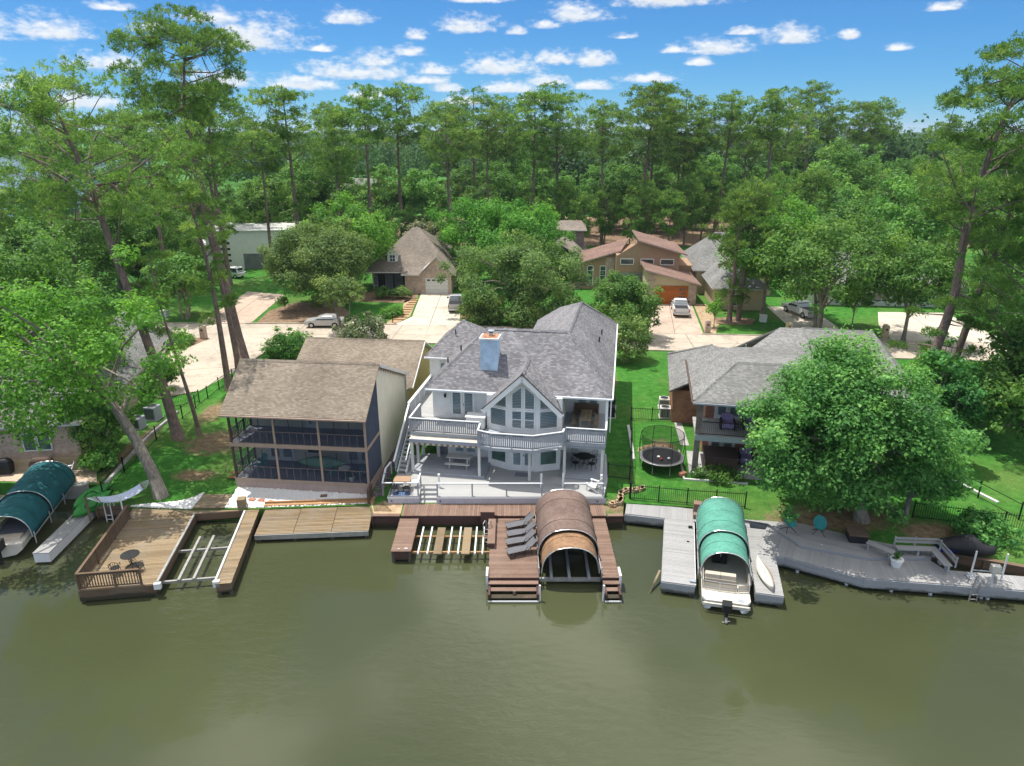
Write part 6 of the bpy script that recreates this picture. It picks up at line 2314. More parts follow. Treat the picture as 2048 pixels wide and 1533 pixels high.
# turquoise moon chairs on the shore deck
for (x, y, a, lb) in ((16.9, 37.2, 12, 'left of two round turquoise chairs on the shore deck'), (18.6, 36.9, -20, 'right of two round turquoise chairs on the shore deck')):
    t = thing('moon_chair', lb, 'chair', (x, y, 1.0), R(a))
    rings = []
    for j in range(5):
        rr = .09 + .075 * j
        rings.append([(rr * math.cos(k * math.pi / 7), rr * math.sin(k * math.pi / 7), .42 + .12 * (j / 4) ** 2 + .75 * (rr * math.sin(k * math.pi / 7) + .3)) for k in range(14)])
    o = MB().loft(rings, caps=False).build('bowl', M['teal'], t, smooth=True)
    MB().face([(.09 * math.cos(k * math.pi / 7), .09 * math.sin(k * math.pi / 7), .42 + .75 * (.09 * math.sin(k * math.pi / 7) + .3)) for k in range(14)]).build('seat', M['teal'], t)
    for s in (-1, 1):
        MB().tube([(s * .35, -.3, 0), (-s * .2, .3, .6)], .018, 6).tube([(s * .35, .35, 0), (-s * .3, -.3, .5)], .018, 6).build('leg', M['black_metal'], t)
fp = thing('fire_table', 'square brick fire table beside the tree trunk on the shore deck', 'fire pit', (20.6, 36.3, .99), R(-10))
MB().box(-.5, -.5, 0, .5, .5, .5).build('base', M['dark'], fp)
MB().box(-.56, -.56, .5, .56, .56, .58).build('top', M['dock_tan_dark'], fp)


def pot(name, label, loc, mat, r=.3, h=.42, leafm='leaf_bright', seed=1):
    t = thing(name, label, 'plant pot', loc)
    MB().tube([(0, 0, 0), (0, 0, h * .85), (0, 0, h * .86), (0, 0, h)], [r * .7, r * .95, r * 1.05, r * 1.05], 16).build('pot', M[mat], t, smooth=False)
    rng = random.Random(seed)
    mb = MB()
    for i in range(40):
        a, l = rng.uniform(0, 6.28), rng.uniform(.25, .6)
        e = rng.uniform(.4, 1.3)
        d = Vector((math.cos(a) * math.cos(e), math.sin(a) * math.cos(e), math.sin(e)))
        s = Vector((-math.sin(a), math.cos(a), 0)) * .04
        b = Vector((0, 0, h * .9))
        mb.face([b, b + d * l * .6 + s, b + d * l, b + d * l * .6 - s])
    mb.build('plant', M[leafm], t)
    return t


pot('plant_pot', 'white pot with a trailing plant by the shore deck bench', (21.7, 33.75, .84), 'white', .34, .5)
pot('plant_pot', 'small white pot with a leafy plant in the lower porch', at(SHF, 8.0, .45, 1.7), 'white', .2, .3, seed=3)

# hammock between post and tree
hm = thing('hammock', 'pale blue rope hammock slung beside the leaning tree', 'hammock', (-25.5, 40.5, 0), R(43))
rows = []
for i in range(13):
    t_ = i / 12
    x = lerp(-1.3, 1.3, t_)
    sag = 1.5 + .55 * (2 * t_ - 1) ** 2 * .6
    rows.append([(x, lerp(-.55, .55, j / 6) * (1 - .12 * (2 * t_ - 1) ** 2), sag - .12 * (1 - (2 * (j / 6) - 1) ** 2)) for j in range(7)])
hmm = MB()
for a, b in zip(rows[:-1], rows[1:]):
    for j in range(6):
        hmm.face([a[j], a[j + 1], b[j + 1], b[j]])
hmm.build('bed', M['hammock'], hm, smooth=True)
for s in (-1, 1):
    stick('spreader', hm, (s * 1.32, -.58, 1.83), (s * 1.32, .58, 1.83), .05, .05, M['dock_tan'])
    rp_ = MB()
    for j in range(7):
        rp_.tube([(s * 1.32, lerp(-.55, .55, j / 6), 1.83), (s * 1.95, 0, 2.15)], .012, 4)
    stuff(rp_.build('ropes', M['pvc'], hm))
po = MB().tube([(0, 0, .5), (0, 0, 2.2)], .07, 8).build('post', M['dock_tan_dark'], loc=(-26.95, 39.15, 0))
tag(po, 'wooden post holding the near end of the hammock', 'post')


# covered grills
def grill(label, loc, rot, mat):
    t = thing('covered_grill', label, 'grill', loc, rot)
    rings = []
    for z_, w_3, d_ in ((.05, .68, .34), (.7, .74, .36), (.95, .66, .3), (1.12, .5, .2)):
        rings.append([(-w_3, -d_, z_), (w_3, -d_, z_), (w_3, d_, z_), (-w_3, d_, z_)])
    MB().loft(rings).build('cover', M[mat], t, bevel=.08)
    for x in (-.6, .6):
        bx('foot', t, x - .05, -.3, 0, x + .05, .3, .06, M['dark'])
    return t


grill('brown-covered grill against the brick wall at the left edge', (-33.6, 45.1, 1.0), R(8), 'brown_post')
grill('black-covered grill partly cut by the left picture edge', (-36.4, 44.9, 1.0), R(8), 'dark')

# ------------------------------------------------------------------ trampoline and garden things
tp = thing('trampoline', 'round black trampoline with safety net on the right lawn', 'trampoline', (10.75, 45.6, 1.2), 0)
RT = 1.58
MB().tube([(0, 0, .76), (0, 0, .78)], RT - .2, 32).build('mat', M['dark'], tp)
rim = []
for k in range(33):
    a = 2 * math.pi * k / 32
    rim.append((RT * math.cos(a), RT * math.sin(a), .78))
pd = MB()
for k in range(32):
    a, b = 2 * math.pi * k / 32, 2 * math.pi * (k + 1) / 32
    pd.face([((RT - .22) * math.cos(a), (RT - .22) * math.sin(a), .795), (RT * math.cos(a), RT * math.sin(a), .795), (RT * math.cos(b), RT * math.sin(b), .795), ((RT - .22) * math.cos(b), (RT - .22) * math.sin(b), .795)])
pd.build('edge_pad', M['sling'], tp)
MB().tube(rim, .03, 6, caps=False).build('frame', M['galv'], tp)
for k in range(8):
    a = 2 * math.pi * k / 8 + .2
    x, y = RT * math.cos(a), RT * math.sin(a)
    MB().tube([(x, y, 0), (x, y, .75)], .025, 6).build('leg', M['galv'], tp)
    MB().tube([(x * 1.02, y * 1.02, .5), (x * 1.1, y * 1.1, 1.4), (x * 1.04, y * 1.04, 2.2), (x * .96, y * .96, 2.55)], .022, 6).build('net_pole', M['black_metal'], tp)
MB().tube([(p[0] * .96, p[1] * .96, 2.55) for p in rim], .02, 6, caps=False).build('top_ring', M['black_metal'], tp)
nt_ = MB()
for k in range(32):
    a, b = 2 * math.pi * k / 32, 2 * math.pi * (k + 1) / 32
    r0, r1 = RT - .24, RT * .95
    nt_.face([(r0 * math.cos(a), r0 * math.sin(a), .8), (r0 * math.cos(b), r0 * math.sin(b), .8), (r1 * math.cos(b), r1 * math.sin(b), 2.53), (r1 * math.cos(a), r1 * math.sin(a), 2.53)])
nt_.build('net', M['net'], tp)


def ball(label, loc, r, mat):
    bm = bmesh.new()
    bmesh.ops.create_icosphere(bm, subdivisions=3, radius=r)
    me = bpy.data.meshes.new('ball')
    bm.to_mesh(me)
    bm.free()
    me.materials.append(M[mat])
    o = bpy.data.objects.new('ball', me)
    link(o)
    o.location = loc
    tag(o, label, 'ball')


ball('small red ball on the trampoline mat', (10.6, 44.9, 2.09), .11, 'red_lamp')
ball('small white ball on the trampoline mat', (11.15, 45.0, 2.09), .1, 'white')
cl = MB().prism([(-.12, -.1), (.1, -.12), (.14, .1), (-.02, .16)], 0, .04).build('toy', M['white'], loc=(10.5, 45.5, 1.985))
tag(cl, 'white scrap of cloth on the trampoline mat', 'cloth')
rb = MB().box(-.28, -.16, 0, .28, .16, .2).build('toy_box', M['paver'], loc=(12.0, 44.2, 1.2), rot=R(30))
tag(rb, 'red box lying on the grass in front of the trampoline', 'box')


def ac_unit(label, loc, mat, w=.85, h=.9):
    t = thing('air_conditioner', label, 'air conditioner', loc, R(-9))
    bx('pad', t, -w * .6, -w * .6, -.08, w * .6, w * .6, .06, M['slab'])
    MB().box(-w / 2, -w / 2, .06, w / 2, w / 2, h).build('cabinet', M[mat], t, bevel=.03)
    for s in range(9):
        bx('louvre', t, -w / 2 + .04 + s * w * .1, -w / 2 - .012, .14, -w / 2 + .09 + s * w * .1, -w / 2 - .001, h - .1, M['dark'])
    MB().tube([(0, 0, h - .02), (0, 0, h + .03)], w * .43, 16).build('fan_guard', M['dark'], t)
    MB().tube([(w * .43 * math.cos(k * math.pi / 8), w * .43 * math.sin(k * math.pi / 8), h + .035) for k in range(17)], .025, 6).build('guard_ring', M[mat], t)
    return t


ac_unit('dark air conditioner beside the white house, nearer of two', (8.25, 54.7, 1.35), 'dark')
ac_unit('dark air conditioner beside the white house, farther of two', (8.55, 56.6, 1.35), 'dark')
ac_unit('cream air conditioner by the brick wall, nearer of two', (12.85, 54.5, 1.35), 'offwhite')
ac_unit('cream air conditioner by the brick wall, farther of two', (13.2, 56.6, 1.35), 'offwhite')
ac_unit('grey air conditioner under the leaning tree, nearer of two', (-30.4, 52.4, 1.3), 'grey_trim')
ac_unit('grey air conditioner under the leaning tree, farther of two', (-30.0, 54.2, 1.3), 'grey_trim', .95, 1.15)
tc_ = thing('trash_bin', 'dark blue wheeled bin beside the rear of the tan-roofed house', 'bin', (-21.3, 69.9, 1.44), R(20))
MB().loft([[(-.25, -.3, .05), (.25, -.3, .05), (.25, .3, .05), (-.25, .3, .05)], [(-.32, -.38, 1.05), (.32, -.38, 1.05), (.32, .38, 1.05), (-.32, .38, 1.05)]]).build('body', paint('navy_plastic', (.015, .025, .07), .5, .1), tc_)
MB().box(-.35, -.4, 1.05, .35, .42, 1.14).build('lid', M['dark'], tc_)
for x in (-.3, .3):
    MB().tube([(x - .03, .32, .12), (x + .03, .32, .12)], .12, 10).build('wheel', M['rubber'], tc_)
hot = thing('hot_tub', 'brown covered hot tub under the brick house balcony', 'hot tub', at((12.75, 44.6, RH_A), 2.0, 1.4, 1.3), RH_A)
MB().box(-1.1, -.95, 0, 1.1, .95, .85).build('cabinet', M['brown_post'], hot)
for s in range(11):
    bx('slat', hot, -1.08 + s * .2, -.975, .04, -.9 + s * .2, -.952, .82, M['brown_post'])
MB().box(-1.18, -1.03, .86, 1.18, 1.03, 1.0).build('lid', paint('brown_vinyl_lid', (.075, .05, .045), .6, .1), hot, bevel=.04)
for (x, y, z_, lb) in ((2.3, 1.7, 4.1, 'left'), (3.9, 1.9, 4.1, 'right')):
    t = thing('armchair', 'purple cushioned armchair on the brick house balcony, %s of two' % lb, 'chair', at((12.75, 44.6, RH_A), x, y, z_), RH_A)
    MB().box(-.4, -.4, .12, .4, .35, .45).build('seat', M['cushion'], t, bevel=.05)
    MB().box(-.4, .36, .12, .4, .52, .95).build('backrest', M['cushion'], t, bevel=.05)
    for x2 in (-.46, .46):
        MB().box(x2 - .05, -.4, 0, x2 + .05, .45, .62).build('arm', M['black_metal'], t)
t = thing('armchair', 'purple striped armchair beside the hot tub', 'chair', at((12.75, 44.6, RH_A), 3.9, 2.2, 1.3), RH_A)
MB().box(-.4, -.4, .12, .4, .35, .45).build('seat', M['cushion'], t, bevel=.05)
MB().box(-.4, .36, .12, .4, .52, .95).build('backrest', M['cushion'], t, bevel=.05)
for x2 in (-.46, .46):
    MB().box(x2 - .05, -.4, 0, x2 + .05, .45, .62).build('arm', M['black_metal'], t)


# ------------------------------------------------------------------ iron fences
def iron_fence(label, pts, h=1.15, step=2.0, pickets=True, mat='black_metal', sp=.13):
    t = thing('iron_fence', label, 'fence', (pts[0][0], pts[0][1], 0))
    ox, oy = pts[0]
    pk_ = MB()
    for (p, q) in zip(pts[:-1], pts[1:]):
        d = math.hypot(q[0] - p[0], q[1] - p[1])
        k = max(1, round(d / step))
        for i in range(k + 1):
            x, y = lerp(p[0], q[0], i / k), lerp(p[1], q[1], i / k)
            z_ = ground_height(x, y)
            bx('post', t, x - ox - .035, y - oy - .035, z_ - .1, x - ox + .035, y - oy + .035, z_ + h + .06, M[mat])
        for i in range(k):
            a = (lerp(p[0], q[0], i / k), lerp(p[1], q[1], i / k))
            b = (lerp(p[0], q[0], (i + 1) / k), lerp(p[1], q[1], (i + 1) / k))
            za, zb = ground_height(*a), ground_height(*b)
            for hh in (.12, h - .12):
                stick('rail', t, (a[0] - ox, a[1] - oy, za + hh), (b[0] - ox, b[1] - oy, zb + hh), .03, .035, M[mat])
            if pickets:
                m_ = int(math.hypot(b[0] - a[0], b[1] - a[1]) / sp)
                for j in range(1, m_):
                    x, y = lerp(a[0], b[0], j / m_) - ox, lerp(a[1], b[1], j / m_) - oy
                    z_ = lerp(za, zb, j / m_)
                    pk_.box(x - .009, y - .009, z_ + .04, x + .009, y + .009, z_ + h)
    if pickets:
        stuff(pk_.build('pickets', M[mat], t))
    return t


iron_fence('black iron fence between the lawn and the grey dock', [(7.9, 41.3), (15.1, 40.0)])
iron_fence('black iron fence dividing the white house lawn from the trampoline lawn', [(7.85, 41.4), (8.6, 45.6), (9.9, 53.8)], pickets=False)
iron_fence('black iron fence across the lawn behind the trampoline', [(9.95, 53.9), (13.3, 53.6)])
iron_fence('short black iron fence between the white house corner and the lawn fence', [(6.7, 43.9), (8.2, 43.7)])
iron_fence('black mesh fence running up the left lawn beside the drive', [(-27.4, 41.6), (-27.75, 45), (-27.8, 50), (-27.6, 54.2), (-27.2, 61), (-26.6, 66.0)], 1.15, 2.4, False)
iron_fence('black iron fence on the far right lawn above the jet ski', [(25.2, 38.6), (28, 37.8), (34, 36.2)])
iron_fence('black post fence running back along the far right lawn', [(31.6, 38.2), (29.8, 43.5), (29.4, 50.0)], 1.2, 2.4, False)
iron_fence('short black iron fence behind the left air conditioners', [(-29.6, 56.5), (-27.7, 57.8)])


# low timber edgings
def edging(label, pts, mat='offwhite', h=.12, w=.14):
    t = thing('lawn_edging', label, 'edging', (pts[0][0], pts[0][1], 0))
    ox, oy = pts[0]
    for p, q in zip(pts[:-1], pts[1:]):
        stick('edge_board', t, (p[0] - ox, p[1] - oy, ground_height(*p) + h / 2), (q[0] - ox, q[1] - oy, ground_height(*q) + h / 2), w, h, M[mat])


edging('pale timber edging around the planting bed before the brick house', [(12.6, 48.0), (12.0, 43.7), (16.2, 42.9)])
edging('pale timber strip lying along the lawn fence by the trampoline', [(8.95, 46.5), (9.5, 52.6)], 'offwhite', .14, .2)
edging('pale board on the ground beside the far right fence', [(31.6, 40.2), (29.4, 46.4)], 'offwhite', .1, .2)
edging('timber kerb along the planting strip under the leaning tree', [(-28.2, 43.4), (-28.7, 50.2), (-28.6, 55.5)], 'slab', .2, .2)

# sandstone ledge that winds over the grass
rng = random.Random(5)
lg = thing('stone_edging', 'winding row of tan edging stones at the corner of the right lawn', 'stone edging', (6.9, 41.0, .95))
path_ = [(-.45, -.7), (0, -.55), (.3, -.2), (.35, .4), (.45, .9), (.9, 1.2), (1.4, 1.25), (1.9, 1.35), (2.1, 1.7)]
for (p, q) in zip(path_[:-1], path_[1:]):
    for j in range(3):
        t_ = (j + .5) / 3
        x, y = lerp(p[0], q[0], t_), lerp(p[1], q[1], t_)
        s = rng.uniform(.16, .26)
        for lay in range(2):
            o = MB()
            pts = [(s * rng.uniform(.75, 1.1) * math.cos(k * 1.047), s * rng.uniform(.6, .9) * math.sin(k * 1.047)) for k in range(6)]
            o.prism(pts, 0, .12).build('stone', M['stone'], lg, loc=(x + rng.uniform(-.05, .05), y + rng.uniform(-.05, .05), lay * .125), rot=rng.uniform(0, 6))
# pile of stones behind the trampoline
pl_ = thing('stone_pile', 'mound of small tan stones on the lawn behind the trampoline', 'stone pile', (10.9, 48.0, 1.22))
for k in range(110):
    a, r_ = rng.uniform(0, 6.28), math.sqrt(rng.random())
    h = .42 * (1 - r_ ** 2)
    s = rng.uniform(.09, .17)
    o = MB()
    o.loft([[(s * .6 * math.cos(i * 1.257), s * .6 * math.sin(i * 1.257), 0) for i in range(5)], [(s * math.cos(i * 1.257 + .3), s * math.sin(i * 1.257 + .3), s * .5) for i in range(5)], [(s * .5 * math.cos(i * 1.257), s * .5 * math.sin(i * 1.257), s * .95) for i in range(5)]])
    o.build('stone', M['stone'], pl_, loc=(1.35 * r_ * math.cos(a), 1.0 * r_ * math.sin(a), h - .06), rot=rng.uniform(0, 6))


# ------------------------------------------------------------------ white pebbles, pavers
def in_poly(x, y, poly):
    c = False
    j = len(poly) - 1
    for i in range(len(poly)):
        if (poly[i][1] > y) != (poly[j][1] > y) and x < (poly[j][0] - poly[i][0]) * (y - poly[i][1]) / (poly[j][1] - poly[i][1]) + poly[i][0]:
            c = not c
        j = i
    return c


def pebbles(name, label, poly, n, mat, s0=.05, s1=.1, seed=1):
    rng_ = np.random.default_rng(seed)
    xs = [p[0] for p in poly]
    ys = [p[1] for p in poly]
    pts = []
    while len(pts) < n:
        x, y = rng_.uniform(min(xs), max(xs)), rng_.uniform(min(ys), max(ys))
        if in_poly(x, y, poly):
            pts.append((x, y, ground_height(x, y) + rng_.uniform(.0, .05)))
    pts = np.array(pts)
    base = np.array([(1, 0, 0), (0, 1, 0), (-1, 0, 0), (0, -1, 0), (0, 0, .6), (0, 0, -.6)])
    tri = np.array([(0, 1, 4), (1, 2, 4), (2, 3, 4), (3, 0, 4)])
    s = rng_.uniform(s0, s1, (n, 1, 1))
    ang = rng_.uniform(0, 6.28, n)
    ca, sa = np.cos(ang), np.sin(ang)
    b = np.repeat(base[None], n, 0) * s * rng_.uniform(.6, 1.2, (n, 1, 3))
    bxx = b[:, :, 0] * ca[:, None] - b[:, :, 1] * sa[:, None]
    byy = b[:, :, 0] * sa[:, None] + b[:, :, 1] * ca[:, None]
    b = np.stack([bxx, byy, b[:, :, 2]], -1)
    v = (pts[:, None, :] + b).reshape(-1, 3)
    f = (tri[None] + (np.arange(n) * 6)[:, None, None]).reshape(-1, 3)
    o = raw_mesh(name, v, f, M[mat])
    stuff(o)
    o['label'] = label
    o['category'] = 'pebbles'
    return o


def raw_mesh(name, v, f, mat, attr=None, parent=None, smooth=False):
    me = bpy.data.meshes.new(name)
    k = f.shape[1]
    me.vertices.add(len(v))
    me.vertices.foreach_set('co', np.ascontiguousarray(v, dtype=np.float32).ravel())
    me.loops.add(f.size)
    me.loops.foreach_set('vertex_index', np.ascontiguousarray(f, dtype=np.int32).ravel())
    me.polygons.add(len(f))
    me.polygons.foreach_set('loop_start', np.arange(0, f.size, k, dtype=np.int32))
    if smooth:
        me.polygons.foreach_set('use_smooth', np.ones(len(f), dtype=bool))
    me.update(calc_edges=True)
    me.materials.append(mat)
    if attr is not None:
        a = me.attributes.new('lv', 'FLOAT', 'POINT')
        a.data.foreach_set('value', np.ascontiguousarray(attr, dtype=np.float32))
    o = bpy.data.objects.new(name, me)
    link(o, parent)
    return o


PB = [(-18.75, 42.7), (-9.6, 41.75), (-9.5, 40.75), (-16.4, 40.25), (-18.75, 40.2)]
draped('pebble_bed', PB, 'pebble', .015)
pebbles('pebbles', 'white pebbles in front of the screened porch', PB, 5200, 'pebble', .05, .11, 1)
PB2 = [(-25.0, 40.38), (-23, 40.22), (-20.85, 40.08), (-20.8, 42.0), (-20.95, 41.75), (-21.3, 41.35), (-21.8, 41.05), (-22.5, 40.85), (-23.4, 40.72), (-24.3, 40.62)]
draped('pebble_bed', PB2, 'pebble', .015)
pebbles('pebbles', 'white pebbles curving along the left lawn by the tan dock', PB2, 1800, 'pebble', .05, .11, 2)
pebbles('pebbles', 'dark river rock in the side yard between the houses', [(-9.35, 41.5), (-8.75, 41.4), (-8.3, 47), (-7.9, 53), (-9.3, 53)], 1800, 'rocks', .06, .13, 3)
for k, (x, y) in enumerate(((-17.9, 41.15), (-17.25, 41.05), (-16.6, 40.98), (-15.9, 40.8), (-12.6, 41.55))):
    o = MB().box(-.22, -.15, 0, .22, .15, .06).build('paver', M['paver'] if k < 4 else M['dock_tan_dark'], loc=(x, y, ground_height(x, y) + .05), rot=R(random.uniform(-20, 20)))
    tag(o, ['red paver in the white pebbles, nearest the boardwalk', 'second red paver from the boardwalk', 'third red paver from the boardwalk', 'fourth red paver from the boardwalk', 'grey-brown slab lying in the shaded pebbles'][k], 'paver')
sp_ = thing('porch_steps', 'small wooden steps at the left end of the screened porch', 'steps', (-19.3, 43.4, .9), SH_A)
for i in range(3):
    bx('step', sp_, -.6, .0 + i * .28, .1 + i * .2, .3, .3 + i * .28, .16 + i * .2, M['dock_orange'])
stick('handrail', sp_, (-.6, -.1, .9), (-.6, .9, 1.4), .05, .05, M['dock_tan'])
dr = bx('dry_deck', None, -9.5, 40.65, .5, -9.36, 41.7, 1.9, M['brown_post'])
dr.name = 'gate_post'
tag(dr, 'dark brown gate panel at the right end of the pebble bed', 'gate')
# stepping stones beside the far drive
for i in range(9):
    y = 86.2 + i * 1.35
    o = bx('garden_step', None, -15.3 + i * .12, y, 1.43, -13.6 + i * .04, y + .35, 1.54, M['dock_orange'])
    tag(o, '%s timber step up from the street beside the pale driveway' % ORD[i], 'garden step', 'timber steps beside the pale driveway')


# ------------------------------------------------------------------ vehicles
def wheel(parent, x, y, r, w=.24):
    t = MB().tube([(x - w / 2, y, r), (x + w / 2, y, r)], r, 18).build('wheel', M['rubber'], parent)
    MB().tube([(x - w / 2 - .012, y, r), (x + w / 2 + .012, y, r)], r * .6, 12).build('rim', M['alu'], t)
    return t


def pickup(label, loc, rot, mat):
    """Pickup truck, nose towards +y; bed and tailgate at the -y end."""
    t = thing('pickup_truck', label, 'truck', loc, rot)
    m = M[mat]
    hw = .98
    bd_ = MB()
    # lower body with arches
    prof = [(-2.85, .55), (-2.85, 1.12), (-.55, 1.12), (-.5, 1.1), (1.35, 1.1), (1.5, 1.12), (2.65, 1.02), (2.85, .9), (2.88, .5), (2.35, .45), (2.2, .75), (1.85, .86), (1.5, .75), (1.35, .45), (-1.3, .45), (-1.42, .75), (-1.78, .86), (-2.12, .75), (-2.28, .45)]
    bd_.profile(prof, -hw, hw)
    bd_.build('body', m, t, bevel=.04)
    cab = []
    for z_, y0, y1, w_3 in ((1.12, -.55, 1.45, hw - .02), (1.45, -.5, 1.05, hw - .1), (1.78, -.42, .55, hw - .2), (1.84, -.35, .45, hw - .26)):
        cab.append([(-w_3, y0, z_), (w_3, y0, z_), (w_3, y1, z_), (-w_3, y1, z_)])
    MB().loft(cab).build('cab', m, t, bevel=.05)
    MB().face([(-hw + .16, -.535, 1.2), (hw - .16, -.535, 1.2), (hw - .24, -.445, 1.7), (-hw + .24, -.445, 1.7)]).build('rear_window', M['glass'], t)
    MB().face([(-hw + .12, 1.38, 1.2), (hw - .12, 1.38, 1.2), (hw - .24, .62, 1.76), (-hw + .24, .62, 1.76)]).build('windscreen', M['glass'], t)
    for s in (-1, 1):
        MB().face([(s * (hw - .02), -.42, 1.18), (s * (hw - .02), 1.15, 1.18), (s * (hw - .19), .5, 1.72), (s * (hw - .19), -.36, 1.72)]).build('side_window', M['glass'], t)
        bx('mirror', t, s * (hw + .02), .85, 1.15, s * (hw + .25), .98, 1.38, M['dark'])
        bx('tail_lamp', t, s * (hw - .12), -2.875, .75, s * (hw - .005), -2.853, 1.08, M['red_lamp'])
        for y in (-1.78, 1.85):
            wheel(t, s * (hw - .13), y, .4)
    bx('cargo_bed', t, -hw + .12, -2.72, 1.05, hw - .12, -.62, 1.126, M['dark'])
    for s in (-1, 1):
        bx('bed_rail', t, s * (hw - .11), -2.85, 1.121, s * (hw - .002), -.56, 1.2, m)
    bx('tailgate', t, -hw + .13, -2.9, .72, hw - .13, -2.852, 1.2, m)
    bx('bumper', t, -hw + .02, -3.05, .42, hw - .02, -2.86, .64, M['alu'])
    bx('number_plate', t, -.16, -3.062, .48, .16, -3.051, .6, M['offwhite'])
    return t


def car(label, loc, rot, mat, suv=False):
    t = thing('car', label, 'car', loc, rot)
    m = M[mat]
    hw, L_ = .9, 2.25
    zt = 1.75 if suv else 1.45
    prof = [(-L_, .4), (-L_ - .05, .85), (-L_ + .1, .98), (L_ - 1.2, .95), (L_ - .1, .8), (L_, .55), (L_ - .05, .35), (L_ - .45, .32), (L_ - .55, .6), (L_ - .85, .7), (L_ - 1.15, .6), (L_ - 1.25, .32), (-L_ + 1.2, .32), (-L_ + 1.1, .6), (-L_ + .8, .7), (-L_ + .5, .6), (-L_ + .4, .32)]
    MB().profile(prof, -hw, hw).build('body', m, t, bevel=.05)
    yb = -L_ + .1 if suv else -L_ + .6
    cab = [[(-w_3, y0, z_), (w_3, y0, z_), (w_3, y1, z_), (-w_3, y1, z_)] for z_, y0, y1, w_3 in ((.95, yb, 1.1, hw - .02), (1.2, yb + .12, .75, hw - .1), (zt - .05, yb + .4, .1, hw - .22), (zt, yb + .55, -.05, hw - .28))]
    MB().loft(cab).build('cabin', m, t, bevel=.05)
    MB().face([(-.72, yb + .03, 1.02), (.72, yb + .03, 1.02), (.62, yb + .34, zt - .12), (-.62, yb + .34, zt - .12)]).build('rear_window', M['glass'], t)
    MB().face([(-.76, 1.02, 1.02), (.76, 1.02, 1.02), (.64, .19, zt - .12), (-.64, .19, zt - .12)]).build('windscreen', M['glass'], t)
    for s in (-1, 1):
        MB().face([(s * (hw - .015), yb + .3, 1.02), (s * (hw - .015), .85, 1.02), (s * (hw - .205), .1, zt - .1), (s * (hw - .205), yb + .5, zt - .1)]).build('side_window', M['glass'], t)
        bx('headlight', t, s * .5, L_ - .08, .62, s * .85, L_ - .01, .76, M['pvc'])
        bx('tail_lamp', t, s * .6, -L_ - .062, .7, s * .86, -L_ - .03, .88, M['red_lamp'])
        for y in (-L_ + .8, L_ - .85):
            wheel(t, s * (hw - .1), y, .33, .2)
    return t


pickup('silver pickup truck on the pale driveway of the dormer house', (-7.55, 92.6, 1.44), R(3), 'truck_silver')
pickup('white pickup truck in front of the orange garage door', (22.15, 90.2, 1.44), R(-8), 'truck_white')
pickup('white pickup truck behind the crooked trees on the right driveway', (37.6, 89.0, 1.44), R(14), 'truck_white')
car('silver car parked at the kerb under the small tree', (-23.0, 83.3, 1.43), R(90), 'truck_silver')
car('white estate car on the side road beside the left bed', (-38.0, 71.5, 1.43), R(-160), 'truck_white', True)
car('pale car in front of the white building', (-46, 114, 1.42), R(70), 'truck_white', True)
car('dark car parked left of the white building', (-57.0, 113, 1.42), R(80), 'truck_silver', True)


def mailbox(label, loc, mat='br_pink'):
    t = thing('mailbox_pillar', label, 'mailbox', loc, R(-5))
    MB().box(-.3, -.3, -.05, .3, .3, 1.35).build('pillar', M[mat], t)
    MB().loft([[(-.3, -.3, 1.35), (.3, -.3, 1.35), (.3, .3, 1.35), (-.3, .3, 1.35)], [(-.25, -.26, 1.5), (.25, -.26, 1.5), (.25, .26, 1.5), (-.25, .26, 1.5)], [(-.12, -.2, 1.58), (.12, -.2, 1.58), (.12, .2, 1.58), (-.12, .2, 1.58)]]).build('cap', M[mat], t)
    bx('letter_door', t, -.12, -.32, .95, .12, -.301, 1.15, M['dark'])


mailbox('brick mailbox pillar on the corner bed of the side road', (-35.6, 77.9, 1.43))
mailbox('tan brick mailbox pillar beside the pink driveway', (23.2, 80.3, 1.43), 'br_pink')
mailbox('beige mailbox pillar at the lawn edge left of the crooked trees', (32.4, 79.3, 1.43), 'stucco_cream')
mailbox('beige mailbox pillar on the lawn corner left of the wide driveway', (43.2, 78.2, 1.43), 'stucco_cream')
mp_ = thing('mailbox_post', 'slim black mailbox post at the sandy kerb bed', 'mailbox', (-14.9, 84.9, 1.43))
bx('post', mp_, -.05, -.05, 0, .05, .05, 1.0, M['dark'])
bx('box', mp_, -.12, -.25, 1.0, .12, .25, 1.25, M['dark'])
for (x, y, lb) in ((-24.6, 74.0, 'pale green utility box on the corner lawn by the side road'), (31.6, 85.6, 'pale utility box on the lawn beside the twin pines'), (-44.8, 88.0, 'small white utility box on the far left lawn')):
    u = thing('utility_box', lb, 'utility box', (x, y, 1.4), R(-10))
    MB().box(-.4, -.35, 0, .4, .35, .8).build('cabinet', M['trim'], u, bevel=.03)
    bx('lid', u, -.43, -.38, .8, .43, .38, .86, M['offwhite'])
# playground beyond the trees
pg = thing('play_structure', 'red and yellow climbing frame glimpsed behind the far trunks', 'play structure', (3, 196, 1.4), 0)
for (x, y) in ((-3, 0), (-1, 0), (-3, 2), (-1, 2), (3, 0), (5, 0)):
    MB().tube([(x, y, 0), (x, y, 4.2)], .12, 8).build('post', M['red_lamp'], pg)
MB().box(-3.1, -.1, 1.8, -.9, 2.1, 1.95).build('platform', M['garage'], pg)
MB().loft([[(-3.4, -.4, 4.0), (-.6, -.4, 4.0), (-.6, 2.4, 4.0), (-3.4, 2.4, 4.0)], [(-2.1, .9, 5.4), (-1.9, .9, 5.4), (-1.9, 1.1, 5.4), (-2.1, 1.1, 5.4)]]).build('roof', M['red_lamp'], pg)
stick('slide', pg, (-.9, 1, 1.9), (2.4, .6, .2), .9, .12, M['garage'])
stick('swing_bar', pg, (3, 0, 4.2), (5, 0, 4.2), .15, .15, M['red_lamp'])
# ------------------------------------------------------------------ trees
def unit(v):
    return v / np.maximum(1e-9, np.linalg.norm(v, axis=-1, keepdims=True))


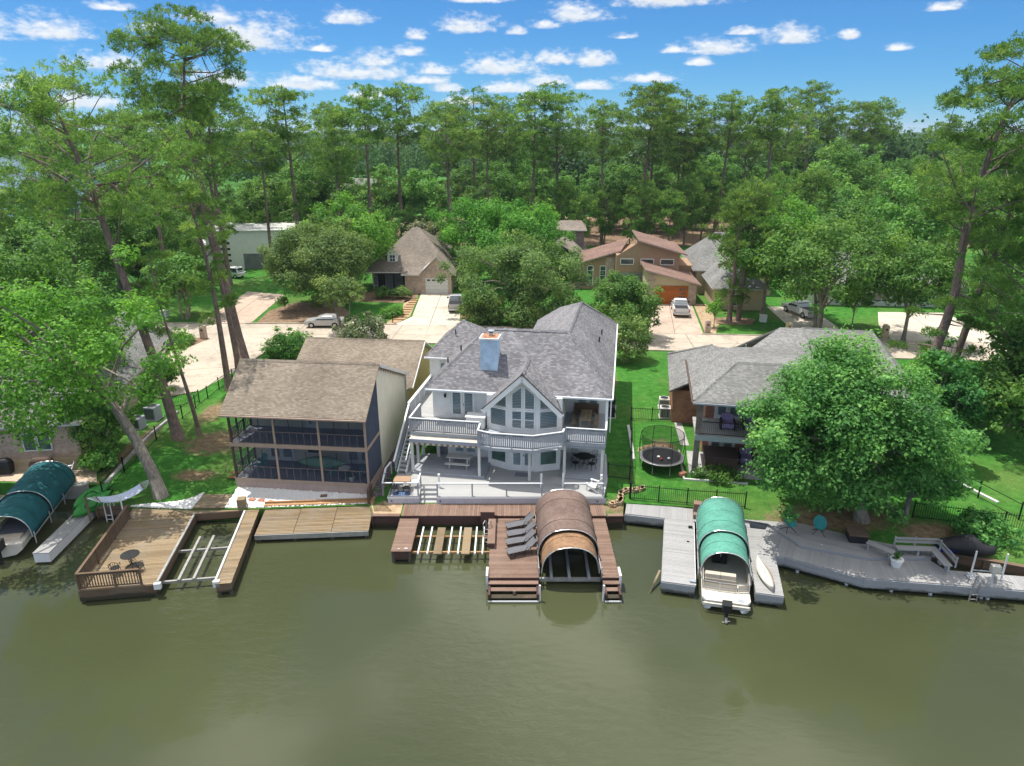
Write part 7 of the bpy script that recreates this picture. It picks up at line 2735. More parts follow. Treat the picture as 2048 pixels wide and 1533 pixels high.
def leaf_quads(name, pos, nrm, size, mat, rng, parent, aspect=.62, tone=0.0):
    """Leaf-sized faces, one kite per leaf."""
    n = len(pos)
    r = rng.normal(size=(n, 3))
    t = unit(r - (r * nrm).sum(1, keepdims=True) * nrm)
    b = np.cross(nrm, t)
    s = size[:, None]
    v = np.stack([pos - t * s * .5, pos + b * s * aspect * .5 - t * s * .05 + nrm * s * .08, pos + t * s * .5, pos - b * s * aspect * .5 - t * s * .05 + nrm * s * .08], 1).reshape(-1, 3)
    f = np.arange(n * 4).reshape(-1, 4)
    lv = np.repeat(np.clip(rng.normal(.48, .2, n) + tone, 0, 1), 4)
    return raw_mesh(name, v, f, mat, lv, parent)


def clump_tree(name, label, cat, loc, seed, H, R_, z0, mat, bark_m, n_clump=38, leaf=.42, dens=1.0, squash=1.0, trunk_r=None, lean=(0, 0), trunks=1,
               bottom=-.35, group=None, limb=True, rx=1.0, clump=(.22, .36), trunk_pts=None, only=None, lobes=.25):
    """Broad-leaved tree: trunk with limbs, crown of leaf clumps spread through an uneven dome."""
    rng = np.random.default_rng(seed)
    t = thing(name, label, cat, loc, 0, group)
    hz = (H - z0) / 2
    cen = np.array([lean[0], lean[1], z0 + hz])
    rad = np.array([R_ * rx, R_, hz * squash])
    # clump centres: mostly near the surface of the dome, a few inside
    d = unit(rng.normal(size=(n_clump * 6, 3)))
    d = d[d[:, 2] > bottom][:n_clump]
    # even them out a little
    for _ in range(6):
        diff = d[:, None] - d[None]
        dist = np.linalg.norm(diff, axis=2) + np.eye(len(d)) * 9
        push = (diff / dist[..., None] ** 3).sum(1) * .008
        d = unit(d + push)
    lob = 1 + lobes * np.sin(d[:, 0] * 3.1 + seed) * np.cos(d[:, 1] * 2.7 + seed * .7) + rng.normal(0, .05, len(d))
    fr = np.where(rng.random(len(d)) < .8, rng.uniform(.68, .84, len(d)), rng.uniform(.25, .6, len(d))) * lob
    spray = rng.random(len(d)) < .22                              # branches that stick out of the outline
    fr = np.where(spray, rng.uniform(.95, 1.12, len(d)) * lob, fr)
    c = cen + d * rad * fr[:, None]
    rc = rng.uniform(clump[0], clump[1], len(c)) * R_ * (1.1 if n_clump < 30 else 1) * np.where(spray, .55, 1)
    P_, N_, S_, T_ = [], [], [], []
    for ci, ri in zip(c, rc):
        m = int(dens * 4.2 * 4 * math.pi * ri * ri * .55 / (leaf * leaf * .62))
        u = unit(rng.normal(size=(m, 3)))
        # ragged ball, flatter below
        rad_i = ri * (.3 + .85 * rng.random(m) ** .6)
        bump = 1 + .45 * np.sin(u[:, 0] * 5 + ci[0]) * np.sin(u[:, 1] * 5 + ci[1]) * np.sin(u[:, 2] * 4 + ci[2])
        p = ci + u * (rad_i * bump)[:, None] * np.array([1, 1, .78])
        outw = unit(p - (cen - np.array([0, 0, hz * .6])))
        nn = unit(u * .45 + outw * .4 + np.array([0, 0, .6]) + rng.normal(0, .55, (m, 3)))
        P_.append(p)
        N_.append(nn)
        S_.append(leaf * rng.uniform(.6, 1.45, m))
        T_.append(np.full(m, rng.normal(0, .16)))
    P_, N_, S_ = np.concatenate(P_), np.concatenate(N_), np.concatenate(S_)
    leaf_quads('crown', P_, N_, S_, M[mat], rng, t, tone=np.concatenate(T_))
    tr = trunk_r or max(.12, R_ * .055)
    mb = MB()
    for k in range(trunks):
        off = np.array([rng.uniform(-.5, .5), rng.uniform(-.5, .5), 0]) * (trunks > 1)
        if trunk_pts:
            pts = [Vector(p) for p in trunk_pts]
        else:
            pts = [Vector((off[0], off[1], -.25))]
            n = 5
            for i in range(1, n + 1):
                s = i / n
                pts.append(Vector((off[0] * (1 + 2 * s) + lean[0] * s * .8 + rng.normal(0, .08) * R_ * .12, off[1] * (1 + 2 * s) + lean[1] * s * .8 + rng.normal(0, .08) * R_ * .12, s * (z0 + hz * .9))))
        rr = [tr * (1.25 if i == 0 else 1 - .65 * i / (len(pts) - 1)) / (1 + .35 * (trunks - 1)) for i in range(len(pts))]
        mb.tube(pts, rr, 9)
    if limb:
        order = rng.permutation(len(c))[:min(len(c), 16)]
        for i in order:
            s = rng.uniform(.35, .8)
            k = s * (len(pts) - 1)
            a = pts[int(k)].lerp(pts[min(int(k) + 1, len(pts) - 1)], k - int(k))
            b = Vector(c[i])
            mid = a.lerp(b, .5) + Vector((0, 0, .12 * (b - a).length))
            mb.tube([a, mid, b], [tr * .38, tr * .22, tr * .07], 6)
    mb.build('trunk', M[bark_m], t, smooth=True)
    return t


def H_top(axis):
    return axis(1.0).z


def pine_tree(name, label, loc, seed, H, start, R_, lean=(0, 0), n_limb=46, tufts=9, blades=16, tl=.55, bw=.075, trunk_r=.3, group=None, curve=None, mat='pine', flat=.55, low=0, forks=None, thin=0.0, rot=0.0, subs=(2, 5), pads=1.0):
    """Tall pine: bare trunk, limbs with side twigs, needle tufts gathered at their ends."""
    rng = np.random.default_rng(seed)
    t = thing(name, label, 'pine tree', loc, rot, group)
    ph = rng.uniform(0, 6.28)
    bend = rng.uniform(.2, .7)

    def axis(s):
        if curve:
            k = s * (len(curve) - 1)
            i = min(int(k), len(curve) - 2)
            a, b = Vector(curve[i]), Vector(curve[i + 1])
            return a.lerp(b, k - i)
        return Vector((lean[0] * s ** 1.3 + bend * math.sin(s * 3.1 + ph) * s, lean[1] * s ** 1.3 + bend * math.cos(s * 2.6 + ph) * s, H * s - (.3 if s == 0 else 0)))
    mb = MB()
    n = 14
    pts = [axis(i / n) for i in range(n + 1)]
    mb.tube(pts, [trunk_r * (1.3 if i == 0 else max(.08, 1 - .88 * (i / n) ** 1.15)) for i in range(n + 1)], 9)
    tuft_c, tuft_d, tuft_t = [], [], []
    joints = []
    # pads of needles fill an uneven, umbrella-like crown; every pad hangs on a limb from the trunk
    n_pad = int(n_limb * 1.5)
    zc = (start + 1) / 2
    hz_ = H_top(axis) * (1 - start) / 2
    cen = axis(zc)
    ph1, ph2 = rng.uniform(0, 6.28, 2)
    for li in range(n_pad + low):
        if li < n_pad:
            d = Vector(rng.normal(0, 1, 3)).normalized()
            if d.z < -.75:
                d.z = -d.z
            az = math.atan2(d.y, d.x)
            lob = 1 + .22 * math.sin(2 * az + ph1) + .14 * math.sin(3 * az + ph2)
            fr = (.62 + .38 * rng.random() ** .7) * (1 if rng.random() > thin else rng.uniform(.4, .7))
            # fuller above the middle, pinched below
            w_ = (1 if d.z > -.1 else max(.35, 1 + .75 * d.z)) * lob
            along = axis(min(1, max(start * .8, zc + d.z * fr * (1 - start) / 2)))
            c = Vector((along.x + d.x * R_ * fr * w_, along.y + d.y * R_ * fr * w_, cen.z + d.z * hz_ * fr))
            pad = rng.uniform(.11, .2) * R_ * pads + .25
        else:
            s = start * rng.uniform(.5, .98)
            az = rng.uniform(0, 6.28)
            l_ = R_ * rng.uniform(.2, .5)
            a0 = axis(s)
            c = a0 + Vector((math.cos(az) * l_, math.sin(az) * l_, rng.uniform(-.2, .5)))
            pad = rng.uniform(.5, .9) * pads
        hor = math.hypot(c.x - cen.x, c.y - cen.y)
        if li < n_pad and li % 4 and joints:
            # a side branch off the nearest main limb
            a = min(joints, key=lambda q: (q - c).length_squared)
            r0 = max(.016, trunk_r * .09)
            mb.tube([a, a.lerp(c, .5) + Vector((0, 0, .06 * (c - a).length)), c], [r0, r0 * .7, r0 * .35], 4, caps=False)
        else:
            rise = rng.uniform(.45, .95)
            zt = c.z - rise * hor - .3 if li < n_pad else c.z - .2
            s0 = min(.97, max(start * .86 if li < n_pad else .1, zt / H_top(axis)))
            a = axis(s0)
            mid = a.lerp(c, .5) + Vector((rng.normal(0, .05) * hor, rng.normal(0, .05) * hor, rng.uniform(-.1, .06) * hor))
            r0 = max(.022, trunk_r * .24 * (hor / max(R_, .1)) ** .5)
            mb.tube([a, mid, c], [r0, r0 * .62, r0 * .25], 5, caps=False)
            if li < n_pad:
                joints += [mid, mid.lerp(c, .6), c]
        tone_p = rng.normal(0, .12)
        for k in range(max(4, int(tufts * 1.9 * rng.uniform(.7, 1.2)))):
            off = Vector(rng.normal(0, 1, 3)).normalized() * (pad * rng.random() ** .4)
            off.z = abs(off.z) * flat * 1.1 - .15 * pad if rng.random() < .75 else off.z * flat
            tuft_c.append(c + off)
            tuft_d.append(off.normalized() * .75 + Vector((0, 0, .2)))
            tuft_t.append(tone_p)
    mb.build('trunk', M['bark_pine'], t, smooth=True)
    tc_ = np.array([tuple(p) for p in tuft_c])
    td_ = np.array([tuple(p) for p in tuft_d])
    m = len(tc_)
    u = unit(rng.normal(size=(m, blades, 3)) + td_[:, None] * .5 + np.array([0, 0, .55]))
    L_ = tl * rng.uniform(.6, 1.15, (m, blades, 1))
    b0 = np.repeat(tc_[:, None], blades, 1) + u * L_ * .05
    tip = b0 + u * L_
    side = unit(np.cross(u, rng.normal(size=(m, blades, 3)))) * bw * .5
    midp = b0 + u * L_ * .6
    v = np.stack([b0 - side * .5, midp + side, tip, midp - side], 2).reshape(-1, 3)
    f = np.arange(len(v)).reshape(-1, 4)
    tone = np.clip(np.array(tuft_t)[:, None] + rng.normal(.48, .16, (m, 1)) + rng.normal(0, .12, (m, blades)), 0, 1)
    raw_mesh('crown', v, f, M[mat], np.repeat(tone.ravel(), 4), t)
    return t


def place(src, loc, rot, s, label=None, group=None, sz=None):
    c = copy_tree(src, (loc[0], loc[1], loc[2] if len(loc) > 2 else 1.38), rot)
    c.scale = (s, s, sz or s)
    if label:
        c['label'] = label
    if group:
        c['group'] = group
    return c


# --- trees one can single out -------------------------------------------------
# big leafy tree on the shore deck, right foreground
clump_tree('sweetgum_tree', 'big dense dark-leaved tree over the shore deck on the right', 'tree', (22.0, 38.4, 1.0), 11, 12.0, 5.1, .9, 'leaf_dark', 'bark_grey', 96, .2, .62, 1.0, .42, (-2.6, -.5), 1, -.95, rx=1.06, clump=(.16, .29), lobes=.3)
clump_tree('sweetgum_tree', 'lower leafy tree at the right edge of the shore deck bench', 'tree', (24.4, 38.2, 1.0), 12, 7.6, 2.6, .8, 'leaf_dark', 'bark_grey', 30, .2, .6, 1.0, .2, (.6, .3), 1, -.6)
# leaning tree on the left
clump_tree('leaning_tree', 'leaning bright green tree with thick bare trunk beside the hammock', 'tree', (-23.5, 41.6, 1.0), 21, 15.2, 6.0, 5.2, 'leaf_bright', 'bark_grey', 66, .25, .38, 1.0, .42, (-5.5, -.7), 1, -.65, rx=1.1,
           trunk_pts=[(0, 0, -.3), (-.35, .15, 1.6), (-1.3, .5, 4.0), (-2.6, 1.0, 6.2), (-4.0, .8, 8.0), (-5.1, .2, 9.6), (-5.8, -.4, 11.5)], clump=(.14, .25), lobes=.4)
clump_tree('leaning_tree', 'bright green tree filling the left edge above the brick house', 'tree', (-40.5, 56, 1.3), 22, 14.5, 6.8, 3, 'leaf', 'bark_grey', 54, .3, .42, 1.0, .35, clump=(.15, .26), lobes=.35)
clump_tree('shade_tree', 'dark green rounded tree between the brick cottage and the teal canopy', 'tree', (-30.5, 47.8, 1.1), 23, 5.4, 2.3, .6, 'leaf', 'bark_grey', 26, .26, .6, trunk_r=.14)
# hero pines on the left
pine_tree('pine_tree', 'tallest pine with high leaning crown against the clouds', (-27.9, 69.7, 1.35), 31, 32.5, .63, 7.0, (-1, 0), 74, 15, 16, .36, .06, .42, curve=[(0, 0, -.3), (-.9, .2, 7), (-1.7, .3, 14), (-2.3, .3, 20), (-2.7, .2, 23.5), (-2.0, -.2, 27.5), (-1.2, -.4, 30.4)], low=9, thin=.1, flat=.5)
pine_tree('pine_tree', 'spreading pine leaning left over the left lawn', (-26.1, 50.2, 1.2), 32, 26.5, .48, 7.6, (-6, 0), 72, 15, 16, .34, .055, .4, curve=[(0, 0, -.3), (-.7, .2, 5), (-1.7, .4, 10), (-2.7, .5, 15), (-3.4, .6, 19), (-4.4, .8, 22.5), (-5.2, .8, 25.5)], low=6, thin=.15, flat=.5, mat='pine')
pine_tree('pine_tree', 'slim pine with ruddy bare trunk on the left lawn', (-24.8, 50.9, 1.2), 33, 14.5, .66, 2.4, (-1.6, .2), 12, 9, 13, .34, .06, .17, low=4)
pine_tree('pine_tree', 'straight pine trunk nearest the drive corner', (-26.2, 60.8, 1.3), 34, 19, .62, 3.0, (-1.2, 0), 16, 10, 13, .38, .07, .3, low=10)
pine_tree('pine_tree', 'middle of the three straight pines beside the drive', (-27.1, 65.8, 1.35), 35, 22, .62, 3.2, (-1.6, .5), 18, 10, 13, .38, .07, .3, low=8)
# pines on the right edge
pine_tree('pine_tree', 'open-branched pine at the right edge with forked limbs', (33.4, 54.5, 1.3), 36, 29.0, .34, 6.4, (3, 0), 76, 13, 15, .38, .065, .45, curve=[(0, 0, -.3), (.9, 0, 5), (1.8, .2, 10), (1.6, .3, 15), (2.0, .4, 20), (2.8, .4, 24), (3.6, .3, 27.5)], thin=.2, flat=.5, low=14)
pine_tree('pine_tree', 'broad pine crown in front of the right-hand street', (40.5, 53.0, 1.38), 37, 18, .2, 6.2, (1.5, 0), 62, 13, 15, .38, .065, .36, thin=.15, low=8)
pine_tree('pine_tree', 'leaning pine trunk rising from behind the brick house roof', (38.5, 58.5, 1.38), 38, 24, .45, 5.8, (4, 0), 46, 12, 15, .38, .065, .36, thin=.2, low=10)
iv = clump_tree('ivy_tree', 'trunk thickly wrapped in ivy on the far right lawn', 'tree', (30.6, 45.2, 1.25), 39, 6.8, 1.25, .2, 'ivy', 'bark_grey', 34, .24, .7, trunk_r=.3, lean=(.7, .3), bottom=-.95, clump=(.4, .6))
clump_tree('understory_tree', 'dull green tree between the leafy tree and the ivy trunk', 'tree', (27.6, 44.5, 1.3), 40, 6.6, 2.5, .8, 'leaf', 'bark_grey', 26, .25, .55, trunk_r=.14)
for k, (x, y, h, r_, lb) in enumerate(((41.5, 52.5, 9.5, 4.2, 'dense dark tree at the right edge behind the far right lawn'), (47.5, 58.5, 8.5, 3.8, 'dense tree at the right edge in front of the street'), (35.2, 55.0, 6.0, 2.8, 'dark tree between the brick house roof and the right-edge pines'), (52.5, 67, 11.5, 4.8, 'tall dark tree in the far right corner by the street'), (38.0, 46.0, 7.0, 3.0, 'bushy tree at the right edge above the bank'), (33.2, 50.8, 7.5, 2.6, 'narrow leafy tree just right of the ivy trunk'))):
    clump_tree('edge_tree', lb, 'tree', (x, y, 1.35), 90 + k, h, r_, 1.0, 'leaf_dark' if k % 2 else 'leaf', 'bark_grey', 40, .32, .5, trunk_r=.2, clump=(.18, .29), lobes=.3)
clump_tree('understory_tree', 'green shrub tree at the right edge beside the far right lawn', 'tree', (36.5, 51, 1.3), 41, 6.0, 3.2, .5, 'leaf', 'bark_grey', 28, .3, .55, trunk_r=.14)

# --- middle distance, this side of and across the street
clump_tree('dome_tree', 'large olive-green dome-shaped tree across the street', 'tree', (-25.6, 93.5, 1.4), 51, 11.4, 7.2, 1.6, 'leaf_olive', 'bark_grey', 66, .27, .6, 1.0, .3, clump=(.18, .27), bottom=-.5, lobes=.08)
clump_tree('bright_tree', 'bright green tree behind the dome-shaped tree', 'tree', (-24.0, 104, 1.4), 52, 13.2, 6.4, 2.6, 'leaf_bright', 'bark_grey', 50, .33, .58, clump=(.2, .3))
clump_tree('crepe_myrtle', 'small silvery-green multi-stem tree at the kerb', 'tree', (-19.9, 80.4, 1.4), 53, 7.2, 3.1, 3.0, 'leaf_olive', 'bark_grey', 30, .28, .34, .8, .16, trunks=4, clump=(.22, .34))
clump_tree('light_green_tree', 'light green feathery tree behind the white house roof', 'tree', (-1.5, 108.5, 1.4), 54, 13.4, 8.0, 1.6, 'leaf_bright', 'bark_grey', 64, .33, .58, clump=(.17, .27), rx=1.3, lobes=.15)
clump_tree('olive_tree', 'olive-green tree with pale branches just behind the white house', 'tree', (1.0, 87.0, 1.4), 55, 10.4, 6.6, .3, 'leaf_olive', 'bark_grey', 60, .26, .5, clump=(.17, .27), rx=1.3, lobes=.15)
clump_tree('flowering_shrub', 'rounded shrub tree with pale blossom right of the white house roof', 'tree', (13.0, 79, 1.4), 56, 7.4, 3.9, .4, 'leaf', 'bark_grey', 48, .27, .6, clump=(.2, .3), bottom=-.8)
clump_tree('flowering_shrub', 'loose yellow-green shrub at the right corner of the white house', 'tree', (11.8, 69.5, 1.4), 57, 5.2, 2.6, .2, 'leaf_olive', 'bark_grey', 34, .25, .55, clump=(.22, .32), bottom=-.9)
clump_tree('rounded_bush', 'rounded bush behind the tan roof ridge', 'bush', (-23.6, 70.8, 1.4), 58, 3.0, 2.2, .0, 'leaf', 'bark_grey', 26, .24, .6, bottom=-.7, trunk_r=.1)
clump_tree('rounded_bush', 'flowering bush behind the low rear roof', 'bush', (-17.0, 76.6, 1.4), 59, 3.0, 2.5, .0, 'leaf_white', 'bark_grey', 28, .26, .55, bottom=-.7, trunk_r=.1)
clump_tree('rounded_bush', 'bush on the side road beside the left cottage roof', 'bush', (-32.4, 60.6, 1.4), 60, 3.0, 1.8, .0, 'leaf', 'bark_grey', 22, .24, .6, bottom=-.7, trunk_r=.1)
clump_tree('street_tree', 'low spreading tree left of the drive across the street', 'tree', (-42.0, 87.2, 1.4), 61, 8.2, 4.4, 2.4, 'leaf', 'bark_grey', 40, .33, .55, trunks=3, clump=(.2, .3))
clump_tree('street_tree', 'airy light green tree with crooked stems on the right driveway', 'tree', (36.4, 80.2, 1.4), 62, 14.0, 7.2, 3.4, 'leaf', 'bark_grey', 70, .32, .36, trunks=3, clump=(.15, .24), lobes=.3, rx=1.15)
clump_tree('street_tree', 'broad light green tree over the right-hand lawn', 'tree', (32.5, 88.5, 1.4), 63, 14.5, 7.0, 3.6, 'leaf_bright', 'bark_grey', 64, .34, .4, trunk_r=.28, clump=(.16, .25), lobes=.25)
clump_tree('street_tree', 'tree with single grey stem beside the wide right driveway', 'tree', (44.6, 76.8, 1.4), 64, 11.5, 5.6, 3.2, 'leaf', 'bark_grey', 50, .32, .45, trunk_r=.24, clump=(.17, .26))
clump_tree('sapling', 'young round-headed sapling on the right front lawn', 'tree', (41.6, 83.0, 1.4), 65, 5.6, 2.1, 2.2, 'leaf', 'bark_grey', 22, .26, .5, trunk_r=.08)
clump_tree('sapling', 'small sapling in the sandy bed beside the pink driveway', 'tree', (24.6, 82.6, 1.4), 66, 3.6, 1.2, 1.5, 'leaf_bright', 'bark_grey', 18, .22, .5, trunk_r=.06)
pine_tree('pine_tree', 'twin-trunked feathery tree in front of the beige house, left trunk', (27.2, 85.2, 1.4), 67, 15.5, .35, 3.6, (.3, 0), 40, 8, 13, .42, .08, .34, low=8)
pine_tree('pine_tree', 'twin-trunked feathery tree in front of the beige house, right trunk', (28.6, 86.0, 1.4), 68, 17, .4, 3.8, (.8, 0), 38, 8, 13, .42, .08, .32, low=6)
clump_tree('low_shrub', 'low rounded shrub row end by the sandy bed', 'bush', (-15.6, 88.2, 1.4), 69, 1.0, 1.5, 0, 'leaf_bright', 'bark_grey', 22, .18, .6, bottom=-.3, trunk_r=.05, limb=False)
clump_tree('low_shrub', 'grey-green shrub before the dormer house porch', 'bush', (-15.8, 98.4, 1.4), 70, 1.6, 1.4, 0, 'leaf_olive', 'bark_grey', 20, .18, .6, bottom=-.3, trunk_r=.05, limb=False)
clump_tree('low_shrub', 'dark shrub before the dormer house door', 'bush', (-18.4, 98.6, 1.4), 71, 1.7, 1.3, 0, 'leaf', 'bark_grey', 20, .18, .6, bottom=-.3, trunk_r=.05, limb=False)
clump_tree('low_shrub', 'clipped green shrubs on the corner bed of the side road', 'bush', (-37.6, 75.2, 1.4), 72, .9, 1.9, 0, 'leaf', 'bark_grey', 24, .18, .6, bottom=-.3, trunk_r=.05, limb=False)
clump_tree('low_shrub', 'dark hedge shrub behind the covered jet ski', 'bush', (28.2, 36.3, 1.0), 73, 1.5, 1.6, 0, 'leaf_dark', 'bark_grey', 24, .2, .6, bottom=-.3, trunk_r=.05, limb=False)
clump_tree('low_shrub', 'green shrubs under the leaning tree by the cottage wall', 'bush', (-29.7, 45.6, 1.0), 74, 1.5, 1.3, 0, 'leaf', 'bark_grey', 22, .2, .6, bottom=-.3, trunk_r=.05, limb=False)
clump_tree('low_shrub', 'planting bed greenery before the brick house patio', 'bush', (14.3, 43.7, 1.2), 75, .7, 1.2, 0, 'leaf', 'bark_grey', 20, .16, .45, bottom=-.3, trunk_r=.05, limb=False, rx=1.6)

for k, (x, y, h, r_, lb) in enumerate(((-3.5, 84.6, 3.6, 2.6, 'scrubby olive bush behind the white house ridge, leftmost of three'), (1.5, 83.6, 3.2, 2.6, 'scrubby olive bush behind the white house ridge, middle of three'), (6.2, 83.2, 3.8, 2.4, 'scrubby olive bush behind the white house ridge, rightmost of three'))):
    clump_tree('scrub_bush', lb, 'bush', (x, y, 1.4), 80 + k, h, r_, 0, 'leaf_olive', 'bark_grey', 26, .26, .5, bottom=-.5, trunk_r=.08)

# --- the wooded belt behind: prototypes, then copies
HIDE = (0, -400, -60)
protoP = [pine_tree('pine_tree', 'tall pine in the wooded belt', HIDE, 100 + k, 31, (.50, .56, .46, .60, .42)[k], (6.6, 5.8, 7.2, 5.6, 6.2)[k], (random.uniform(-1.5, 1.5), 0), (58, 52, 66, 48, 60)[k], 9, 12, .5, .115, .36, thin=.2, low=8, flat=.62, pads=1.1) for k in range(5)]
protoY = [pine_tree('young_pine', 'young bushy pine', HIDE, 120 + k, 13, .14, 3.2, (0, 0), 46, 7, 12, .5, .11, .2, flat=.9, pads=1.3) for k in range(2)]
protoB = [clump_tree('broadleaf_tree', 'broadleaf tree in the wooded belt', 'tree', HIDE, 130 + k, (15, 17, 14, 18)[k], (6.0, 5.6, 6.6, 6.2)[k], 1.8, 'leaf', 'bark_grey', 46, .46, .55, clump=(.19, .3), lobes=.25) for k in range(4)]
protoW = clump_tree('flowering_tree', 'flowering tree', 'tree', HIDE, 140, 9, 3.8, 1.0, 'leaf_white', 'bark_grey', 36, .4, .55, clump=(.2, .3))
used = set()


def put(src, loc, rot, s, label, group, sz=None):
    """The first use moves the prototype itself, later ones copy it."""
    if src.name in used:
        o = copy_tree(src, (loc[0], loc[1], 1.38), rot)
    else:
        used.add(src.name)
        o = src
        o.location = (loc[0], loc[1], 1.38)
        o.rotation_euler = (0, 0, rot)
    o.scale = (s, s, sz or s)
    o['label'] = label
    o['group'] = group
    return o


rng = random.Random(42)
# skyline pines: x at distance y, height
sky_pines = [(-53, 128, 30, 'pine rising left of the pale cloud, beside the tallest pine'), (-40.5, 118, 27, None), (-37.5, 124, 31, None), (-32.0, 131, 33.5, None), (-27.0, 137, 33, None), (-22.5, 146, 32, None),
             (-15, 168, 32, None), (-9, 176, 33, None), (-5, 150, 33.2, None), (4.0, 149, 33, None), (9.6, 153, 32, None), (18.5, 146, 32, None), (27, 150, 33.4, None), (36.0, 158, 32, None),
             (46, 160, 33, None), (52, 148, 31, None), (66, 178, 31.5, None), (79, 196, 36, None), (86.5, 202, 35, None), (96, 204, 33, None), (105, 214, 32, None), (112, 190, 30, None),
             (-62, 118, 27, None), (-70, 108, 27, None), (-58, 96, 26, None), (-80, 128, 28, None), (-49.5, 100, 29, None), (-44, 108, 30, None), (94, 150, 29, None), (104, 140, 28, None), (-1.5, 186, 31, None), (60, 188, 29, None), (-90, 118, 26, None), (-66, 90, 24, None), (-12, 140, 30, None), (31.5, 166, 32, None), (-34, 142, 30, None)]
sky_pines.append((37.4, 160, 31, None))
order = sorted(range(len(sky_pines)), key=lambda k: sky_pines[k][0] / sky_pines[k][1])
for i, (x, y, h, lb) in enumerate(sky_pines):
    p = protoP[(i * 3 + i // 4) % 5]
    h *= (.98, .88, .96, .8, .92)[i % 5]
    put(p, (x, y), rng.uniform(0, 6.28), h / 31 * rng.uniform(1.12, 1.28), '%s tall pine from the left in the skyline row behind the houses' % ORD[order.index(i)], 'skyline pines behind the houses', h / 31)
# young pines in a group behind the modern house
young = ((14, 139, .85), (18.5, 142, .95), (23, 138, .8), (27, 144, 1.0), (31, 140, .9), (35.5, 146, 1.1), (40, 150, 1.15), (45, 142, 1.05), (10.5, 146, 1.0), (50, 138, 1.15), (55, 132, 1.2), (48, 128, .9))
order = sorted(range(len(young)), key=lambda k: young[k][0] / young[k][1])
for i, (x, y, s) in enumerate(young):
    put(protoY[i % 2], (x, y), rng.uniform(0, 6.28), s, '%s young bushy pine from the left behind the modern house lawn' % ORD[order.index(i)], 'young pines behind the modern house')
# broadleaf trees
spots = []
for (x, y, s) in ((-52, 112, .8), (-60, 104, .85), (-68, 98, .8), (-47, 134, .95), (-36, 150, .9), (-28, 160, 1.0), (-18, 158, 1.05), (-22, 142, .55), (-44, 160, .8), (-13, 188, 1.1), (-4, 168, .9), (4, 172, 1.0), (14, 178, 1.0), (22, 168, .9),
                  (30, 180, 1.1), (40, 178, 1.0), (50, 170, 1.0), (58, 160, 1.0), (66, 152, 1.05), (74, 164, 1.1), (84, 176, 1.1), (62, 138, .95), (70, 132, .9), (80, 142, .95), (90, 130, 1.0), (76, 120, .9), (66, 112, .85), (58, 118, .9),
                  (98, 118, .95), (86, 108, .85), (74, 100, .85), (96, 160, 1.1), (108, 172, 1.1), (120, 160, 1.1), (130, 178, 1.1), (118, 138, 1.0), (64, 92, .8), (56, 100, .85), (48, 110, .75), (-76, 116, .9), (-86, 108, .9), (-92, 124, .9), (-74, 140, .9),
                  (-66, 154, .9), (-60, 170, .9), (-82, 160, .75), (60, 202, 1.1), (48, 204, 1.1), (24, 204, 1.0), (10, 208, .95), (100, 190, 1.15), (116, 204, 1.15), (132, 216, 1.2), (-68, 84, .7), (-78, 94, .8), (-56, 90, .6), (-62, 78, .75), (-50, 70, .7),
                  (-46, 62, .6), (70, 84, .8), (62, 78, .65), (80, 92, .9), (-70, 196, .85), (-30, 186, .75), (-38, 172, .7), (-47.5, 104, .52), (-57, 108, .62), (-56, 118, .75), (-64, 128, .85), (-72, 172, .8), (-90, 140, .85), (-100, 150, .8), (-84, 186, .7), (-44, 146, .85), (-8, 160, .9), (12, 162, .85), (34, 168, .95), (44, 190, 1.1), (70, 190, 1.1), (-2, 196, 1.0)):
    spots.append((x + rng.uniform(-1.5, 1.5), y + rng.uniform(-2, 2), s * rng.uniform(.9, 1.12)))
ZONES = ((-.55, 'at the far left beside the open lake'), (-.33, 'behind and beside the white building'), (-.1, 'behind the dormer house'), (.1, 'behind the light green feathery tree'), (.3, 'behind the modern tan house'), (.5, 'behind the beige house'), (9, 'behind the ranch house on the right'))
near = {}
lab = {}
for i in sorted(range(len(spots)), key=lambda k: math.hypot(spots[k][0], spots[k][1])):
    z_ = next(n for r_, n in ZONES if spots[i][0] / spots[i][1] < r_)
    near[z_] = near.get(z_, 0) + 1
    lab[i] = '%s nearest broadleaf tree of the woods %s' % (ORD[near[z_] - 1], z_)
for i, (x, y, s) in enumerate(spots):
    put(protoB[(i * 7 + i // 3) % 4], (x, y), rng.uniform(0, 6.28), s, lab[i], 'broadleaf trees of the wooded belt', s * rng.uniform(.9, 1.1))
for i, (x, y, s) in enumerate(((-12.0, 124, .95), (-16.5, 128, .9))):
    put(protoW, (x, y), rng.uniform(0, 6), s, ['pale flowering tree just right of the big brown hip roof', 'pale flowering tree behind the peak of the brown hip roof'][i], 'flowering trees behind the dormer house')
put(protoB[0], (-23.5, 128), 2.0, .62, 'round green tree standing alone on the far lawn behind the dormer house', 'far lawn trees')

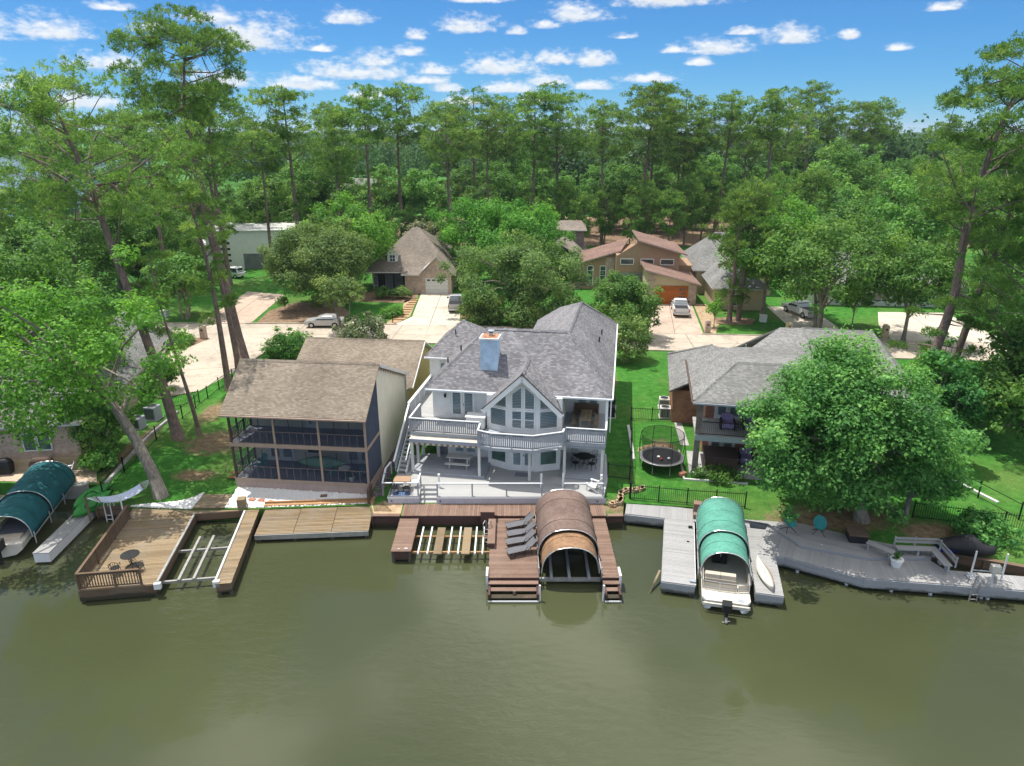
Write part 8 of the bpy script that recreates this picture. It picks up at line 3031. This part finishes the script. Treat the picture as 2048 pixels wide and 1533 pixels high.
# far woods, out to the horizon: one mass
def far_woods():
    r_ = np.random.default_rng(9)
    pts = []
    while len(pts) < 5200:
        y = 215 + 3600 * r_.random() ** 2.2
        x = r_.uniform(-.95, .95) * y
        if y < 900 and x < -70 - (y - 205) * .47:
            continue
        if y < 1000 and x < -330 and y < 1000 and x < -(y - 690) * 1.4 - 330:
            continue
        if y < 260 and x < 0:
            continue
        pts.append((x, y))
    pts = np.array(pts)
    n = len(pts)
    H_ = r_.uniform(11, 20, n) * np.where(r_.random(n) < .12, 1.35, 1)
    W_ = r_.uniform(4.5, 7.5, n) * (1 + pts[:, 1] / 2600)
    # every crown: tufts of faces over a dome, fewer with distance
    V, F_, A_ = [], [], []
    base = 0
    for i in range(n):
        m = int(np.clip(52000 / pts[i, 1], 34, 190))
        u = unit(r_.normal(size=(m, 3)))
        u[:, 2] = np.abs(u[:, 2]) * 1.0 - .15
        rad = r_.uniform(.75, 1.08, (m, 1)) * (1 + .2 * np.sin(u[:, :1] * 4 + i))
        c = u * rad * np.array([W_[i], W_[i], H_[i] * .5]) + np.array([pts[i, 0], pts[i, 1], H_[i] * .52 + 1.4])
        s = W_[i] * 1.35 / math.sqrt(m) * 2.0
        nn = unit(u + r_.normal(0, .5, (m, 3)))
        rr = r_.normal(size=(m, 3))
        t_ = unit(rr - (rr * nn).sum(1, keepdims=True) * nn)
        b_ = np.cross(nn, t_)
        V.append(np.stack([c - t_ * s * .5, c + b_ * s * .4, c + t_ * s * .5, c - b_ * s * .4], 1).reshape(-1, 3))
        A_.append(np.repeat(np.clip(r_.normal(.4 + .25 * r_.random(), .15, m), 0, 1), 4))
    V = np.concatenate(V)
    A_ = np.concatenate(A_)
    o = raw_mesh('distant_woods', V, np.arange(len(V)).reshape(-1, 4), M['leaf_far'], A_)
    stuff(o)
    o['label'] = 'distant woods reaching to the horizon'
    o['category'] = 'woods'
    print('far woods faces', len(V) // 4)


far_woods()


# ------------------------------------------------------------------ the air between here and the horizon
def make_haze():
    o = MB().box(-7000, -80, -2.4, 7000, 11500, 95).build('haze', M['grass'])
    m = bpy.data.materials.new('thin_summer_haze')
    m.use_nodes = True
    nt = m.node_tree
    nt.nodes.clear()
    out = nt.nodes.new('ShaderNodeOutputMaterial')
    v = nt.nodes.new('ShaderNodeVolumePrincipled')
    v.inputs['Color'].default_value = (0.72, 0.86, 1.0, 1)
    v.inputs['Density'].default_value = HAZE
    v.inputs['Anisotropy'].default_value = 0.2
    nt.links.new(v.outputs[0], out.inputs['Volume'])
    o.data.materials.clear()
    o.data.materials.append(m)
    stuff(o)


HAZE = 0.00011
make_haze()
